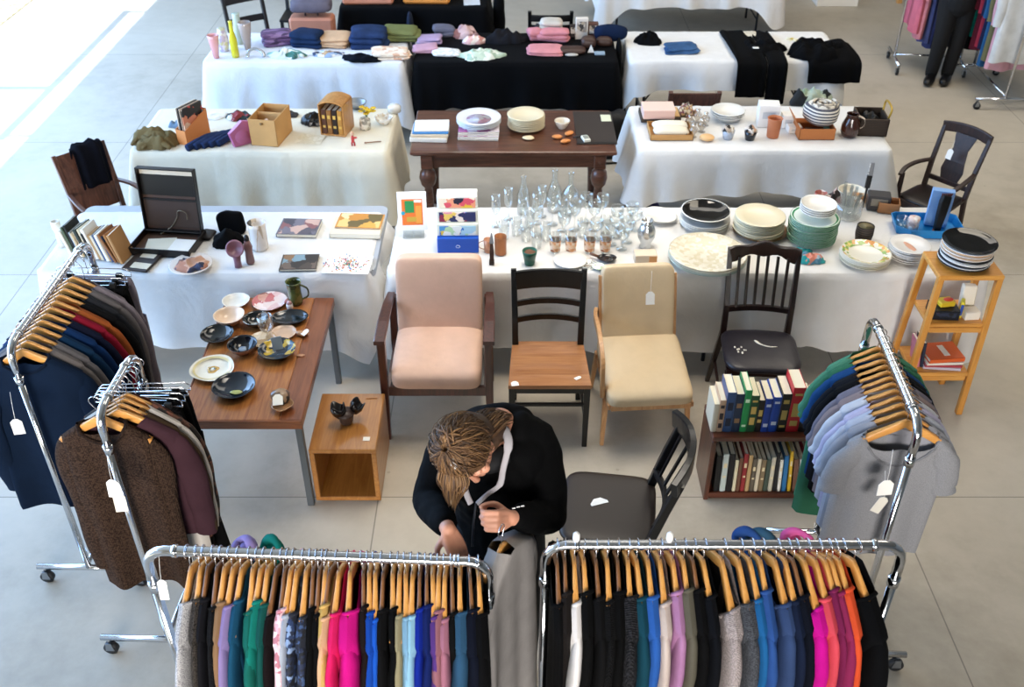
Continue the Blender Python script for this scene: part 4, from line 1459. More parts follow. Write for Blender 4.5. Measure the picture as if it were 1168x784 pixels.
def folded(name, label, px, py, z, sx, sy, h, m, rz=0.0, layers=3, cat='clothing', group=None, seed=0, disp=.15):
    """Folded garment: soft layers with rounded folds towards the front."""
    rg = random.Random(seed + int(px))
    mb = MB()
    dz = h / layers
    for k in range(layers):
        mb.at((rg.uniform(-.014, .014), rg.uniform(-.012, .012), dz * (k + .5)), (rg.uniform(-.05, .05), rg.uniform(-.05, .05), rg.uniform(-.09, .09)))
        mb.ell((0, 0, 0), (sx / 2 * (1 - .03 * k), sy / 2 * (1 - .03 * k), dz * .78), m if not isinstance(m, (list, tuple)) else m[k % len(m)], 44, 14, 6, p2=2.6, disp=disp, freq=11, seed=seed + k * 7 + px * .1)
    return put(mb, name, label, cat, px, py, z, rz, group)


def crumple(name, label, px, py, z, sx, sy, h, m, seed=0, rz=0.0, cat='clothing', group=None, freq=9.0, nu=44, nv=22, flat=.6):
    """Loose heap of cloth with ridged folds and a ragged outline."""
    def fn(u, v):
        q = 2 * PI * u
        c, s = math.cos(q), math.sin(q)
        ed = 1 + .34 * noise.noise(Vector((c * 1.7 + seed, s * 1.7, seed * .3))) + .2 * noise.noise(Vector((c * 5 + seed, s * 5, 2)))
        rr = v * ed
        x, y = c * rr * sx / 2, s * rr * sy / 2
        nz = noise.noise(Vector((x * freq + seed, y * freq, seed)))
        nz2 = noise.noise(Vector((y * freq * 1.7 + seed * 3, x * freq * 1.3, seed + 5)))
        rid = (1 - abs(nz) * 2.6) * .65 + (1 - abs(nz2) * 2.8) * .35
        n2 = noise.noise(Vector((x * freq * 2.4, y * freq * 2.4 + seed, seed * 2)))
        zz = h * max(0.0, 1 - v ** 3.2) ** flat * (.42 + .62 * max(0.0, rid) + .16 * n2)
        return (x, y, max(.001, zz) if v < .999 else .001)
    mb = MB()
    mb.grid(fn, nu, nv, m, closeu=True, flip=True)
    return put(mb, name, label, cat, px, py, z, rz, group)


def ribbon(pts, w, th, m, seed=0, amp=.006, kf=6, taper=None):
    """Soft flat cloth strip along a path (closed section)."""
    pts = smooth_path(pts, 6)
    n = len(pts)

    def fn(u, v):
        i = min(int(round(v * (n - 1))), n - 1)
        c = pts[i]
        tg = (pts[min(i + 1, n - 1)] - pts[max(i - 1, 0)]).normalized()
        sd = Vector((1, 0, 0)) if abs(tg.x) < .7 else Vector((0, 1, 0))
        nr = sd.cross(tg).normalized()
        q = 2 * PI * u
        a = math.copysign(abs(math.cos(q)) ** .5, math.cos(q))
        ww = w * (1 if taper is None else 1 + (taper - 1) * v)
        off = amp * math.sin(a * kf + seed + v * 2) + amp * .5 * math.sin(a * kf * 2.3 + v * 4 + seed)
        return tuple(c + sd * (a * ww / 2) + nr * (math.sin(q) * th / 2 + off))
    mb = MB()
    mb.grid(fn, 40, n - 1, m, closeu=True)
    # end caps
    k = len(mb.v)
    mb.f.append(tuple(range(39, -1, -1))); mb.fm.append(0); mb.fs.append(True)
    mb.f.append(tuple(range(k - 40, k))); mb.fm.append(0); mb.fs.append(True)
    return mb


PAGE = mat('#e9e2d0', .8)


def book(label, loc, rot, w, h, d, cov, group=None, page=PAGE, spine_mark=None, cat='book', name='book'):
    """Closed book; thickness w along x, height h along z, depth d along y, spine on -y; base centre at the origin."""
    t = thing(name, label, cat, loc, 0, group, rot)
    mb = MB()
    mb.box((-w / 2 + .001, 0, h / 2), (.002, d, h), cov, .0006); mb.box((w / 2 - .001, 0, h / 2), (.002, d, h), cov, .0006)
    mb.sweep([(-w / 2, -d / 2 + .001, h / 2), (-w / 4, -d / 2 - .002, h / 2), (w / 4, -d / 2 - .002, h / 2), (w / 2, -d / 2 + .001, h / 2)], .0025, h, cov)
    mb.build('cover', t)
    mb = MB(); mb.box((0, .001, h / 2), (w - .004, d - .006, h - .006), page, .0005); mb.build('pages', t)
    if spine_mark:
        for zz, hh in spine_mark[1]:
            mb = MB()
            mb.box((0, -d / 2 - .0033, h * zz), (w * .62, .001, h * hh), mat(spine_mark[0], .4), .0002)
            mb.build('spine_lettering', t)
    return t


def flat_book(label, px, py, z, sx, sy, h, cov, rz=0.0, cat='magazine', name='magazine', art=None, page=PAGE, group=None):
    """Magazine or book lying flat; returns the height of its top."""
    x, y = P(px, py, z)
    t = thing(name, label, cat, (x, y, z), rz, group)
    mb = MB(); mb.box((.001, .001, h / 2), (sx - .004, sy - .004, max(.001, h - .002)), page, .0005); mb.build('pages', t)
    mb = MB(); mb.box((0, 0, h - .0008), (sx, sy, .0014), cov, .0004); mb.box((0, 0, .0008), (sx, sy, .0014), cov, .0004); mb.box((-sx / 2, 0, h / 2), (.0014, sy, h), cov, .0004); mb.build('cover', t)
    if art:
        mb = MB(); mb.box((0, 0, h + .0004), (sx * .93, sy * .93, .0006), art, .0002); mb.build('cover_picture', t)
    return t


def paper(label, px, py, z, sx, sy, m, rz=0.0, cat='paper', name='paper_sheet', curl=.004):
    mb = MB()

    def fn(u, v):
        return ((u - .5) * sx, (v - .5) * sy, .001 + curl * abs(u - .5) * 2 * v)
    mb.grid(fn, 6, 6, m)
    mb.grid(lambda u, v: tuple(a - b for a, b in zip(fn(u, v), (0, 0, .0008))), 6, 6, m, flip=True)
    return put(mb, name, label, cat, px, py, z, rz)


def open_box(name, label, px, py, z, sx, sy, h, m, rz=0.0, th=.005, cat='box', div=None, inner=None):
    x, y = P(px, py, z)
    t = thing(name, label, cat, (x, y, z), rz)
    mb = MB()
    mb.box((0, 0, th / 2), (sx, sy, th), m, .001)
    mb.box((0, -sy / 2 + th / 2, h / 2), (sx, th, h), m, .001); mb.box((0, sy / 2 - th / 2, h / 2), (sx, th, h), m, .001)
    mb.box((-sx / 2 + th / 2, 0, h / 2), (th, sy, h), m, .001); mb.box((sx / 2 - th / 2, 0, h / 2), (th, sy, h), m, .001)
    mb.build('body', t)
    if div is not None:
        mb = MB(); mb.box((0, div, h * .47), (sx - 2 * th, th, h * .94), inner or m, .001); mb.build('divider', t)
    return t


def vase(name, label, cat, px, py, z, prof, m, n=24, wob=0.0, group=None, sq=1.0, handle=None, rz=0.0):
    mb = MB(); mb.lathe(prof, m, n=n, wob=wob, sq=sq, seed=px)
    o = put(mb, name, label, cat, px, py, z, rz, group)
    if handle:
        r, z0, z1, out, th, hm = handle
        h = MB(); h.tube(smooth_path([(r, 0, z0), (r + out, 0, z0 + (z1 - z0) * .25), (r + out, 0, z0 + (z1 - z0) * .75), (r, 0, z1)], 5), th, hm, 8, flat=.7)
        h.build('handle', o)
    return o
# ================================================================== long front right table: glass and china
lab = lambda k: k
wineA = [(0, 0), (.034, 0), (.034, .003), (.006, .008), (.0042, .02), (.0042, .085), (.012, .096), (.034, .125), (.041, .155), (.037, .195), (.0355, .195), (.0393, .155), (.032, .126), (.01, .1), (0, .098)]
flute = [(0, 0), (.03, 0), (.03, .003), (.005, .008), (.004, .07), (.014, .085), (.027, .12), (.029, .17), (.026, .215), (.0248, .215), (.0275, .17), (.0255, .122), (.012, .09), (0, .088)]
tumb = [(0, 0), (.028, 0), (.034, .115), (.0326, .115), (.0268, .006), (0, .006)]
goblet = [(0, 0), (.033, 0), (.033, .003), (.006, .01), (.005, .055), (.03, .075), (.042, .10), (.04, .135), (.0385, .135), (.0403, .10), (.028, .078), (0, .064)]
carafe = [(0, 0), (.04, 0), (.048, .03), (.05, .12), (.03, .18), (.017, .22), (.0165, .27), (.019, .285), (.0175, .285), (.015, .27), (.0155, .22), (.028, .18), (.048, .12), (.046, .032), (.038, .004), (0, .004)]
decant = [(0, 0), (.03, 0), (.052, .035), (.022, .07), (.02, .085), (.055, .12), (.05, .15), (.02, .19), (.0145, .21), (.016, .27), (.019, .285), (.0175, .285), (.0145, .27), (.013, .21), (.0185, .19), (.048, .15), (.053, .12), (0, .1)]
bottle = [(0, 0), (.038, 0), (.04, .01), (.04, .13), (.02, .19), (.015, .21), (.015, .25), (.017, .258), (.0155, .258), (.0135, .21), (.0185, .19), (.0385, .13), (.0385, .012), (0, .012)]
_gm = {}


def glassware(kind, prof, label, cat, px, py, group=None, m=GL, n=20):
    if kind not in _gm:
        o = MB().lathe(prof, m, n=n).build(kind)
        _gm[kind] = o
    else:
        o = _gm[kind].copy()
        COL.objects.link(o)
    x, y = P(px, py, ZW + .002)
    o.location = (x, y, ZW + .002)
    return tag(o, label, cat, group)


# tall pieces at the back
glassware('glass_bottle', bottle, 'clear glass bottle with straight neck, leftmost of the tall glass pieces', 'bottle', 597, 243)
glassware('carafe', carafe, 'slim clear glass carafe behind the wine glasses', 'carafe', 632, 240)
glassware('decanter', decant, 'clear glass decanter with double-bulged body behind the glasses', 'decanter', 650, 243)
GG = 'clear glasses on the long white cloth'
spots = [('champagne_flute', flute, [(566, 258), (580, 250), (612, 255), (618, 247), (641, 263), (596, 262)]),
         ('wine_glass', wineA, [(668, 253), (686, 254), (630, 256), (655, 262), (677, 262), (643, 274), (612, 268)]),
         ('tumbler', tumb, [(589, 268), (600, 274), (612, 282), (664, 270), (690, 266), (575, 272), (622, 274), (604, 258)]),
         ('goblet', goblet, [(703, 258), (712, 264), (720, 254), (702, 270), (715, 276), (724, 262), (697, 279), (680, 273), (709, 284)])]
for kind, prof, pts in spots:
    nmx = {'champagne_flute': 'clear champagne flute among the crowded glasses on the long white cloth', 'wine_glass': 'clear stemmed wine glass among the crowded glasses on the long white cloth',
           'tumbler': 'clear straight tumbler among the crowded glasses on the long white cloth', 'goblet': 'clear short-stemmed goblet at the right of the crowded glasses'}[kind]
    for px, py in pts:
        glassware(kind, prof, nmx, 'glass', px, py, nmx.split(' among')[0].split(' at the')[0].replace('clear ', '') + ' crowd')
# four printed tumblers
pr = patches(['#e5a06e', '#f0c7a0', '#f4dcc4', '#9a5a3a', '#efb287', '#f2d2b4'], 60, .25)
for k, (px, lb) in enumerate(((633, 'first from left of the four orange printed tumblers'), (651, 'second from left of the four orange printed tumblers'), (672, 'third from left of the four orange printed tumblers'), (690, 'last of the four orange printed tumblers, nearest the silver vase'))):
    x, y = P(px, 287, ZW + .002)
    r0, r1 = .029, .036
    mb = MB(); mb.lathe([(0, 0), (r0, 0), (r0 + .001, .01), (r1, .12), (r1 - .002, .12), (r0 - .002, .006), (0, .006)], GL, n=22)
    o = tag(mb.build('printed_tumbler', None, (x, y, ZW + .002)), lb, 'glass', 'printed tumblers')
    mb = MB(); mb.lathe([(r0 + .0012, .012), (r1 - .0004, .085)], pr, n=22, cap=False)
    mb.build('print_band', o)
vase('silver_vase', 'silver bulbous vase beside the crowd of clear glasses', 'vase', 736, 282, ZW, [(0, 0), (.034, 0), (.036, .012), (.028, .025), (.052, .075), (.054, .11), (.04, .15), (.03, .165), (.036, .185), (.033, .185), (.027, .165), (0, .16)], mat('#c9cbcc', .22, .9), handle=None)
# plates
wh, cr = ceramic('#e2e0da'), ceramic('#ded2b4')
stack('plate', 'plate', 752, 250, ZW, .115, 2, .009, [wh], 'plain white plate on top of the small stack beside the silver vase', 'plain white plate at the bottom of the small stack near the silver vase', 'small white plates', sq=.85)
stack('plate', 'plate', 803, 257, ZW, .155, 4, .011, [wh], 'topmost white plate under the black glossy bowl', 'white plate beneath the black glossy bowl', 'white plates under the black bowl')
mb = MB(); mb.lathe(bowl_prof(.15, .045, .004, .5), ceramic('#23201e', .08), n=36); mb.lathe([(.146, .0455), (.153, .045), (.153, .0485), (.146, .0485)], wh, n=36, cap=False)
put(mb, 'bowl', 'black glossy shallow bowl with white rim on a stack of white plates', 'bowl', 803, 257, ZW + .061, 0).location.z = ZW + .06
x, y = P(803, 257, ZW); bpy.data.objects['bowl'].location = (x, y, ZW + .06)
stack('plate', 'plate', 866, 265, ZW, .168, 1, .01, [ceramic('#8a6a48')], 'large brown-rimmed platter under the cream plate stack', '', None)
o, top = stack('plate', 'plate', 864, 264, ZW + .026, .152, 9, .0118, [ceramic('#cdbf9c'), cr], 'topmost cream plate of the tall cream stack', 'cream plate within the tall cream stack on the brown-rimmed platter', 'tall cream plate stack', h=.02, jit=.006)
stack('platter', 'platter', 806, 298, ZW, .228, 4, .011, [ceramic('#b3c2b8'), ceramic('#c4ccc0'), ceramic('#cfcbb8'), patches(['#d9d2be', '#cdc2a6', '#ddd6c6', '#d3c9b0'], 40, .25, .3)], 'large cream speckled platter on top of four stacked platters', 'large greenish white platter under the cream speckled platter', 'large stacked platters', h=.03)
gr = ceramic('#3f8a5c')
gp = MB()
x, y = P(924, 274, ZW)
ga = MB(); ga.lathe(plate_prof(.145, .022), ceramic('#dfe6dc'), n=36); ga.lathe([(.1452, .0232), (.1466, .0246), (.1440, .0266)], gr, n=36, cap=False); ga.lathe([(.09, .0068), (.136, .0245)], gr, n=36, cap=False)
gp = ga.build('plate')
rg = random.Random(5)
for i in range(13):
    o = gp if i == 0 else gp.copy()
    if i:
        COL.objects.link(o)
    o.location = (x + rg.uniform(-.004, .004), y + rg.uniform(-.004, .004), ZW + i * .0118)
    tag(o, 'green-rimmed plate in the tall stack under the white bowls' if i < 12 else 'topmost green-rimmed plate, directly under the white bowls', 'plate', 'tall green-rimmed plate stack')
bw_ = MB().lathe(bowl_prof(.108, .04), wh, n=36).build('bowl')
for i in range(4):
    o = bw_ if i == 0 else bw_.copy()
    if i:
        COL.objects.link(o)
    o.location = (x + .012, y + .01, ZW + .1705 + i * .013)
    tag(o, 'white bowl nested on the tall green-rimmed plate stack' if i < 3 else 'topmost white bowl on the tall green-rimmed plate stack', 'bowl', 'white bowls on green plates')
stack('plate', 'plate', 985, 298, ZW, .145, 5, .010, [ceramic('#d8d2bd'), ceramic('#cfc8b0'), ceramic('#e6e2d4'), ceramic('#e8e4d6')], 'topmost white plate with yellow-green flowered rim', 'cream plate under the flower-rimmed plate', 'flower-rimmed plate stack', seed=3)
x, y = P(985, 298, ZW)
mb = MB(); mb.lathe([(.098, .0), (.138, .0165)], patches(['#e8e4d6', '#c9cf7e', '#8fae5e', '#e8d27a', '#e8e4d6', '#d99a5c', '#f0eddf'], 50, .2, .3), n=40, cap=False)
_p = [o for o in COL.objects if o.get('label') == 'topmost white plate with yellow-green flowered rim'][0]
o = mb.build('painted_rim', _p, (0, 0, .0125))
stack('plate', 'plate', 1034, 294, ZW, .118, 7, .0118, [ceramic('#d9d5cf'), ceramic('#e6e2dc')], 'topmost small white plate with peach smear pattern', 'small white plate in the stack beside the flower-rimmed plates', 'small white plate stack', seed=4)
mb = MB(); mb.ell((0, 0, .0072), (.06, .02, .0015), mat('#d9a184', .3), 20, 6, disp=.3, freq=40)
_p = [o for o in COL.objects if o.get('label') == 'topmost small white plate with peach smear pattern'][0]
mb.build('painted_pattern', _p)
stack('saucer', 'saucer', 650, 299, ZW, .098, 1, .01, [wh], 'single white saucer on the cloth below the printed tumblers', '', None, h=.014)
mb = MB(); mb.lathe(bowl_prof(.058, .02), ceramic('#20242e', .15), n=24, sq=.75); o = put(mb, 'dish', 'small dark blue oval dish right of the white saucer', 'dish', 692, 297, ZW)
mb = MB(); mb.tube([(-.05, .01, .02), (-.10, .03, .03)], .008, mat('#6b4a38', .5), 8); mb.build('handle', o)
mb = MB(); mb.lathe(bowl_prof(.04, .014), patches(['#cfe0cc', '#e9efe6', '#a9c79a'], 60, .3), n=20); put(mb, 'dish', 'tiny pale green dish in front of the dark blue oval dish', 'dish', 683, 306, ZW)
mb = MB(); mb.lathe([(0, 0), (.045, 0), (.05, .012), (.047, .012), (.042, .003), (0, .003)], GL, n=22); put(mb, 'ashtray', 'clear round glass coaster left of the pale green dish', 'coaster', 671, 303, ZW)
# left end: framed art stand, blue organizer, mugs
x, y = P(472, 268, ZW)
t = thing('picture_stand', 'small white framed picture of green and orange blocks on clear stand', 'picture frame', (x, y, ZW), R(3))
mb = MB(); mb.at((0, .0, .165), (R(-8), 0, 0)); mb.box((0, 0, 0), (.175, .012, .245), mat('#f3f2f2', .4), .003); mb.build('frame', t)
mb = MB(); mb.at((0, .0, .165), (R(-8), 0, 0)); mb.box((0, -.0072, -.005), (.125, .002, .165), mat('#e8762a', .5), .0003)
mb.box((-.015, -.0088, .03), (.055, .002, .075), mat('#1f8a48', .5), .0003); mb.box((.038, -.0088, -.02), (.035, .002, .11), mat('#e89a3c', .5), .0003); mb.box((-.005, -.0088, -.05), (.06, .002, .03), mat('#c9a23a', .5), .0003); mb.box((.035, -.0088, .065), (.045, .002, .016), mat('#f2efe8', .5), .0003); mb.ell((-.055, -.0085, -.01), (.012, .003, .012), mat('#2aa3c4', .4), 10, 6)
mb.build('picture', t)
mb = MB(); mb.box((0, 0, .003), (.13, .1, .005), GL, .001); mb.box((0, -.03, .025), (.1, .004, .045), GL, .001); mb.tube([(0, .0, .005), (0, .008, .05)], .006, GL, 8); mb.build('stand', t)
x, y = P(523, 283, ZW)
t = thing('drawer_organizer', 'blue and white three-tier box with bright abstract picture panels', 'organizer box', (x, y, ZW), R(1))
bl = mat('#1250b8', .4)
mb = MB(); mb.box((0, 0, .05), (.245, .12, .10), bl, .004); mb.build('base', t)
cols = (['#1e3f8f', '#e8c03a', '#e0566a', '#4aa8d8', '#f1e6d2', '#17264f', '#f0a080'], ['#c8385a', '#28356f', '#e8a0b0', '#f1d06a', '#8a2448', '#5a7fd0', '#f0e4dc'], ['#2f74c8', '#a8d4e8', '#e8c848', '#e9f0ec', '#4a98d0', '#b6dcb0', '#f2e8c8'])
for k in range(3):
    y0 = .01 + .026 * k
    z0 = .10 + .078 * (k)
    mb = MB(); mb.box((0, y0 + .01, z0 + .039), (.245 - .004 * k, .10, .078), mat('#e3e6da', .5) if k < 2 else mat('#e9eae6', .5), .003); mb.build('tier', t)
    mb = MB(); mb.box((0, y0 - .0415, z0 + .036), (.215, .004, .062), patches(cols[2 - k], 22, .4), .0006); mb.build('picture_panel', t)
mb = MB(); mb.tube([(.012 * math.cos(a / 10 * 2 * PI) - .0, -.061, .045 + .009 * math.sin(a / 10 * 2 * PI)) for a in range(11)], .0014, mat('#dfe8f4', .4), 6, cap=False); mb.tube([(-.008, -.061, .057), (.008, -.061, .05)], .0012, mat('#dfe8f4', .4), 6); mb.build('emblem', t)
cp = mat('#a56a44', .3, .6, var=.15)
vase('mug', 'tall copper mug beside the blue organizer', 'mug', 571, 289, ZW, [(0, 0), (.034, 0), (.035, .004), (.036, .115), (.037, .118), (.033, .118), (.032, .008), (0, .008)], cp)
o = vase('mug', 'smaller pink copper cup with round handle left of the copper mug', 'mug', 557, 287, ZW, [(0, 0), (.024, 0), (.027, .085), (.025, .085), (.022, .006), (0, .006)], mat('#c08a6c', .35, .4), handle=(-.024, .075, .015, -.03, .003, mat('#b07a5c', .35, .5)))
x, y = P(561, 300, ZW)
mb = MB(); mb.sweep([(0, -.02, .03), (.001, -.015, .08), (0, .0, .13)], [.022, .026, .018], .014, mat('#4a2f22', .5), (0, 1, 0)); mb.sweep([(0, .0, .13), (0, .012, .195)], [.03, .006], .004, steel(), (0, 1, 0)); mb.box((0, -.015, .015), (.03, .03, .03), mat('#3a2419', .5), .003)
tag(mb.build('knife', None, (x, y, ZW)), 'knife with brown wooden handle standing before the copper cups', 'knife')
o = vase('plant_pot', 'small dark green flower pot with soil', 'pot', 604, 301, ZW, [(0, 0), (.028, 0), (.042, .075), (.044, .09), (.040, .09), (.038, .07), (0, .068)], mat('#1d5a48', .35, var=.25, vscale=30))
mb = MB(); mb.ell((0, 0, .07), (.037, .037, .012), mat('#6a4a38', .9), 16, 8, disp=.5, freq=60); mb.build('soil', o)
x, y = P(735, 296, ZW)
mb = MB(); mb.box((0, 0, .03), (.13, .08, .06), mat('#d9c6ae', .7), .003); mb.box((.04, -.041, .035), (.045, .003, .04), mat('#e0a36a', .7), .001)
tag(mb.build('cardboard_box', None, (x, y - .02, ZW), (0, 0, R(2))), 'small pale carton with orange patch behind the beige easy chair', 'box')
# right part: bags, cutlery, pots, blue tray
crumple('plastic_bag', 'teal and grey crumpled plastic bag in front of the green plates', 922, 297, ZW, .19, .10, .05, patches(['#4a7f9a', '#2a9a9c', '#7c8aa0', '#d98a78', '#9ab4c4', '#5a6a84'], 16, .35), 3, cat='bag', freq=16)
crumple('plastic_bag', 'turquoise flat plastic sleeve behind the grey-teal bag', 912, 287, ZW, .14, .06, .025, mat('#1f9a98', .35), 4, cat='bag', freq=16)
paper('small white leaflet left of the teal crumpled bag', 905, 296, ZW, .07, .08, mat('#eceae6', .7), .2)
o = vase('wicker_pot', 'dark woven pot with cream inside', 'pot', 984, 274, ZW, [(0, 0), (.046, 0), (.054, .05), (.052, .1), (.048, .102), (.048, .06), (0, .055)], stripes('#2a211d', '#4a3d34', 22, 'z', .7, .5), rz=0)
mb = MB(); mb.lathe([(0, .092), (.047, .096)], mat('#b9ab80', .6), n=24); mb.build('filling', o)
x, y = P(966, 246, ZW)
t = thing('cutlery_jar', 'wide glass jar bundling clear tubes and cutlery', 'jar', (x, y, ZW))
mb = MB(); mb.lathe([(0, 0), (.075, 0), (.085, .012), (.085, .1), (.083, .1), (.082, .012), (0, .008)], GL, n=28); mb.build('body', t)
rg = random.Random(9)
tubm = thin_glass('#e9eef0', .05, .14)
for k in range(12):
    a, r = rg.uniform(0, 6.28), rg.uniform(.01, .065)
    mb = MB(); q = rg.uniform(-.02, .02)
    mb.tube([(r * math.cos(a), r * math.sin(a), .01), (r * math.cos(a) * 1.25 + q, r * math.sin(a) * 1.25, rg.uniform(.15, .21))], .009, tubm, 10, cap=False)
    o = mb.build('glass_tube', None, (x, y, ZW)); tag(o, 'clear glass tube standing upright in the wide cutlery jar', 'tube', 'tubes in the cutlery jar')
mb = MB(); mb.sweep([(0, 0, .16), (.004, .01, .24)], [.03, .032], .016, mat('#1b1b1e', .4), (0, 1, 0)); mb.sweep([(.004, .01, .24), (.01, .025, .32)], [.034, .026], .004, steel(), (0, 1, 0)); mb.sweep([(0, 0, .02), (0, 0, .16)], .012, .008, mat('#1b1b1e', .4), (0, 1, 0))
x, y = P(983, 240, ZW)
tag(mb.build('spatula', None, (x, y, ZW)), 'black-handled metal spatula standing up among the kitchen tools', 'spatula')
vase('mug', 'white mug with red glaze inside behind the green plates', 'mug', 934, 234, ZW, [(0, 0), (.036, 0), (.04, .09), (.037, .09), (.034, .008), (0, .008)], patches(['#d8cfc9', '#c9a49c', '#e0dcd6', '#a85a50'], 26, .3, .3), handle=(.038, .02, .075, .026, .006, wh))
crumple('scarf', 'pink and black patterned cloth bunched behind the cutlery jar', 950, 234, ZW, .12, .10, .12, patches(['#c9a0a4', '#2a2426', '#d9c2c0', '#8a4a50', '#4a3f40'], 24, .8), 5, cat='cloth', freq=14)
crumple('jewellery_bundle', 'bunched grey metal necklaces left of the cutlery jar', 953, 243, ZW, .07, .06, .05, mat('#6a6662', .35, .5), 6, cat='jewellery', freq=40)
mb = MB(); mb.lathe(bowl_prof(.09, .06), ceramic('#d9d2c0'), n=28); put(mb, 'bowl', 'large cream bowl behind the cutlery jar', 'bowl', 970, 226, ZW + .0)
o = open_box('cardboard_box', 'small brown open box behind the blue tray', 1012, 240, ZW, .13, .1, .07, mat('#a9764c', .7), R(-15))
mb = MB(); mb.box((0, 0, .05), (.14, .1, .1), mat('#3c3a3c', .4), .006); mb.box((0, -.05, .06), (.1, .004, .05), mat('#7a7468', .4), .001); put(mb, 'kitchen_scale', 'dark grey kitchen gadget box right of the clear tubes', 'gadget', 1000, 237, ZW, R(-12))
mb = MB(); mb.box((0, 0, .015), (.12, .02, .02), mat('#c49a6c', .6), .003); mb.box((-.03, .02, .03), (.1, .03, .05), mat('#b98a5c', .6), .004); put(mb, 'wooden_block', 'pale wooden knife block piece among the kitchen tools', 'wooden block', 985, 232, ZW, R(-20))
# blue tray with things
x, y = P(1056, 262, ZW)
t = thing('tray', 'bright blue plastic tray with raised edges at the right end of the long table', 'tray', (x, y, ZW), R(-4))
tb = mat('#1d7fbf', .35)
mb = MB()
poly = [(-.21, -.06), (-.13, -.12), (.17, -.12), (.20, -.10), (.20, .10), (.17, .12), (-.17, .12), (-.20, .10)]
n = len(poly)
vs = [(a * .92, b * .92, 0) for a, b in poly] + [(a, b, .055) for a, b in poly] + [(a * .97, b * .95, .055) for a, b in poly] + [(a * .9, b * .9, .008) for a, b in poly]
fs = [tuple(range(n - 1, -1, -1)), tuple(range(3 * n, 4 * n))]
for k in range(3):
    fs += [(k * n + i, k * n + (i + 1) % n, (k + 1) * n + (i + 1) % n, (k + 1) * n + i) for i in range(n)]
mb.add(vs, fs, tb, False); mb.build('body', t)
mb = MB(); mb.box((.06, .03, .13), (.13, .05, .24), mat('#7ea6d8', .5), .003, (0, 0, R(-18))); o = put(mb, 'box', 'tall light blue carton standing in the blue tray', 'box', 1056, 250, ZW + .009); o.location = (x, y, ZW + .009)
mb = MB(); mb.sweep([(0, 0, 0), (0, 0, .05), (.004, .006, .12), (.012, .02, .2), (.02, .03, .235)], [.036, .04, .05, .056, .05], [.03, .034, .04, .044, .04], mat('#15171b', .5), (0, 1, 0)); mb.box((0, 0, .012), (.042, .036, .022), mat('#8a5a48', .5), .006)
for k in range(6):
    mb.tube([(.0 + .009 * k - .004, .03, .225), (.012 * k - .008, .034, .25)], .005, mat('#5a2f28', .7), 6)
tag(mb.build('glove_brush', None, (x + .04, y - .055, ZW + .01)), 'black brush standing upright in the blue tray', 'brush')
o = vase('candle', 'short white jar candle in the blue tray', 'candle', 1040, 262, ZW + .009, [(0, 0), (.034, 0), (.034, .04), (.032, .042), (.034, .044), (.034, .085), (0, .083)], patches(['#e6e0da', '#d9b8a8', '#f0ece6', '#e8cfc2'], 40, .4))
mb = MB(); mb.lathe([(0, 0), (.036, 0), (.04, .06), (.038, .06), (.034, .004), (0, .004)], GL, n=20); put(mb, 'tumbler', 'clear low tumbler beside the jar candle in the blue tray', 'glass', 1028, 258, ZW + .009)

# ================================================================== left front table
mbk = ['#e8e4da', '#d9d2c2', '#4c5a44', '#22221f', '#8a9aa8', '#c9b28c', '#e6dcc8', '#2d3a34', '#d8cdb2', '#1d1d20', '#e9e6de', '#b08a5a', '#d4c9b0', '#384a6a', '#efece4', '#c2a070', '#2a3f66', '#8f5d34', '#a87444', '#b98a58']
names = ['white', 'pale cream', 'moss green', 'black', 'grey blue', 'straw', 'ivory', 'dark green', 'sand', 'jet black', 'bright white', 'tan', 'oatmeal', 'slate navy', 'chalk white', 'camel', 'deep blue', 'chestnut', 'caramel', 'honey brown']
rg = random.Random(31)
x0, y0 = P(84, 290, ZW)
x1, y1 = P(143, 300, ZW)
for i in range(20):
    f = i / 19
    h = rg.uniform(.15, .2)
    wth = rg.uniform(.013, .019)
    x, y = x0 + (x1 - x0) * f, y0 + (y1 - y0) * f
    book(names[i] + ' book in the upright row left of the open briefcase', (x, y + .05, ZW + .004), (R(-4), R(-14 - rg.uniform(0, 4)) if i < 17 else R(-24 + 4 * (i - 17)), R(-8 + rg.uniform(-3, 3))), wth, h, rg.uniform(.13, .16), mat(mbk[i], .6), 'books left of the briefcase')
vase('candle', 'white pillar candle standing left of the row of books', 'candle', 71, 281, ZW, [(0, 0), (.022, 0), (.018, .1), (.026, .125), (.027, .17), (.022, .172), (.02, .16), (0, .158)], mat('#dcd8cc', .5))
# briefcase
x, y = P(184, 292, ZW)
t = thing('briefcase', 'open dark brown leather briefcase standing with raised lid', 'briefcase', (x + .01, y + .12, ZW), R(-7))
lb = mat('#241c19', .38, bump=.1, bscale=90, var=.15)
li = mat('#5a4032', .55, bump=.1, bscale=60, var=.12)


def shell(mb, sx, sy, h, th, mo, mi_):
    mb.box((0, 0, th / 2), (sx, sy, th), mo, .002)
    for a, b in (((0, -sy / 2 + th / 2, h / 2), (sx, th, h)), ((0, sy / 2 - th / 2, h / 2), (sx, th, h)), ((-sx / 2 + th / 2, 0, h / 2), (th, sy, h)), ((sx / 2 - th / 2, 0, h / 2), (th, sy, h))):
        mb.box(a, b, mo, .003)
    mb.box((0, 0, th + .001), (sx - 2 * th, sy - 2 * th, .002), mi_, .0005)


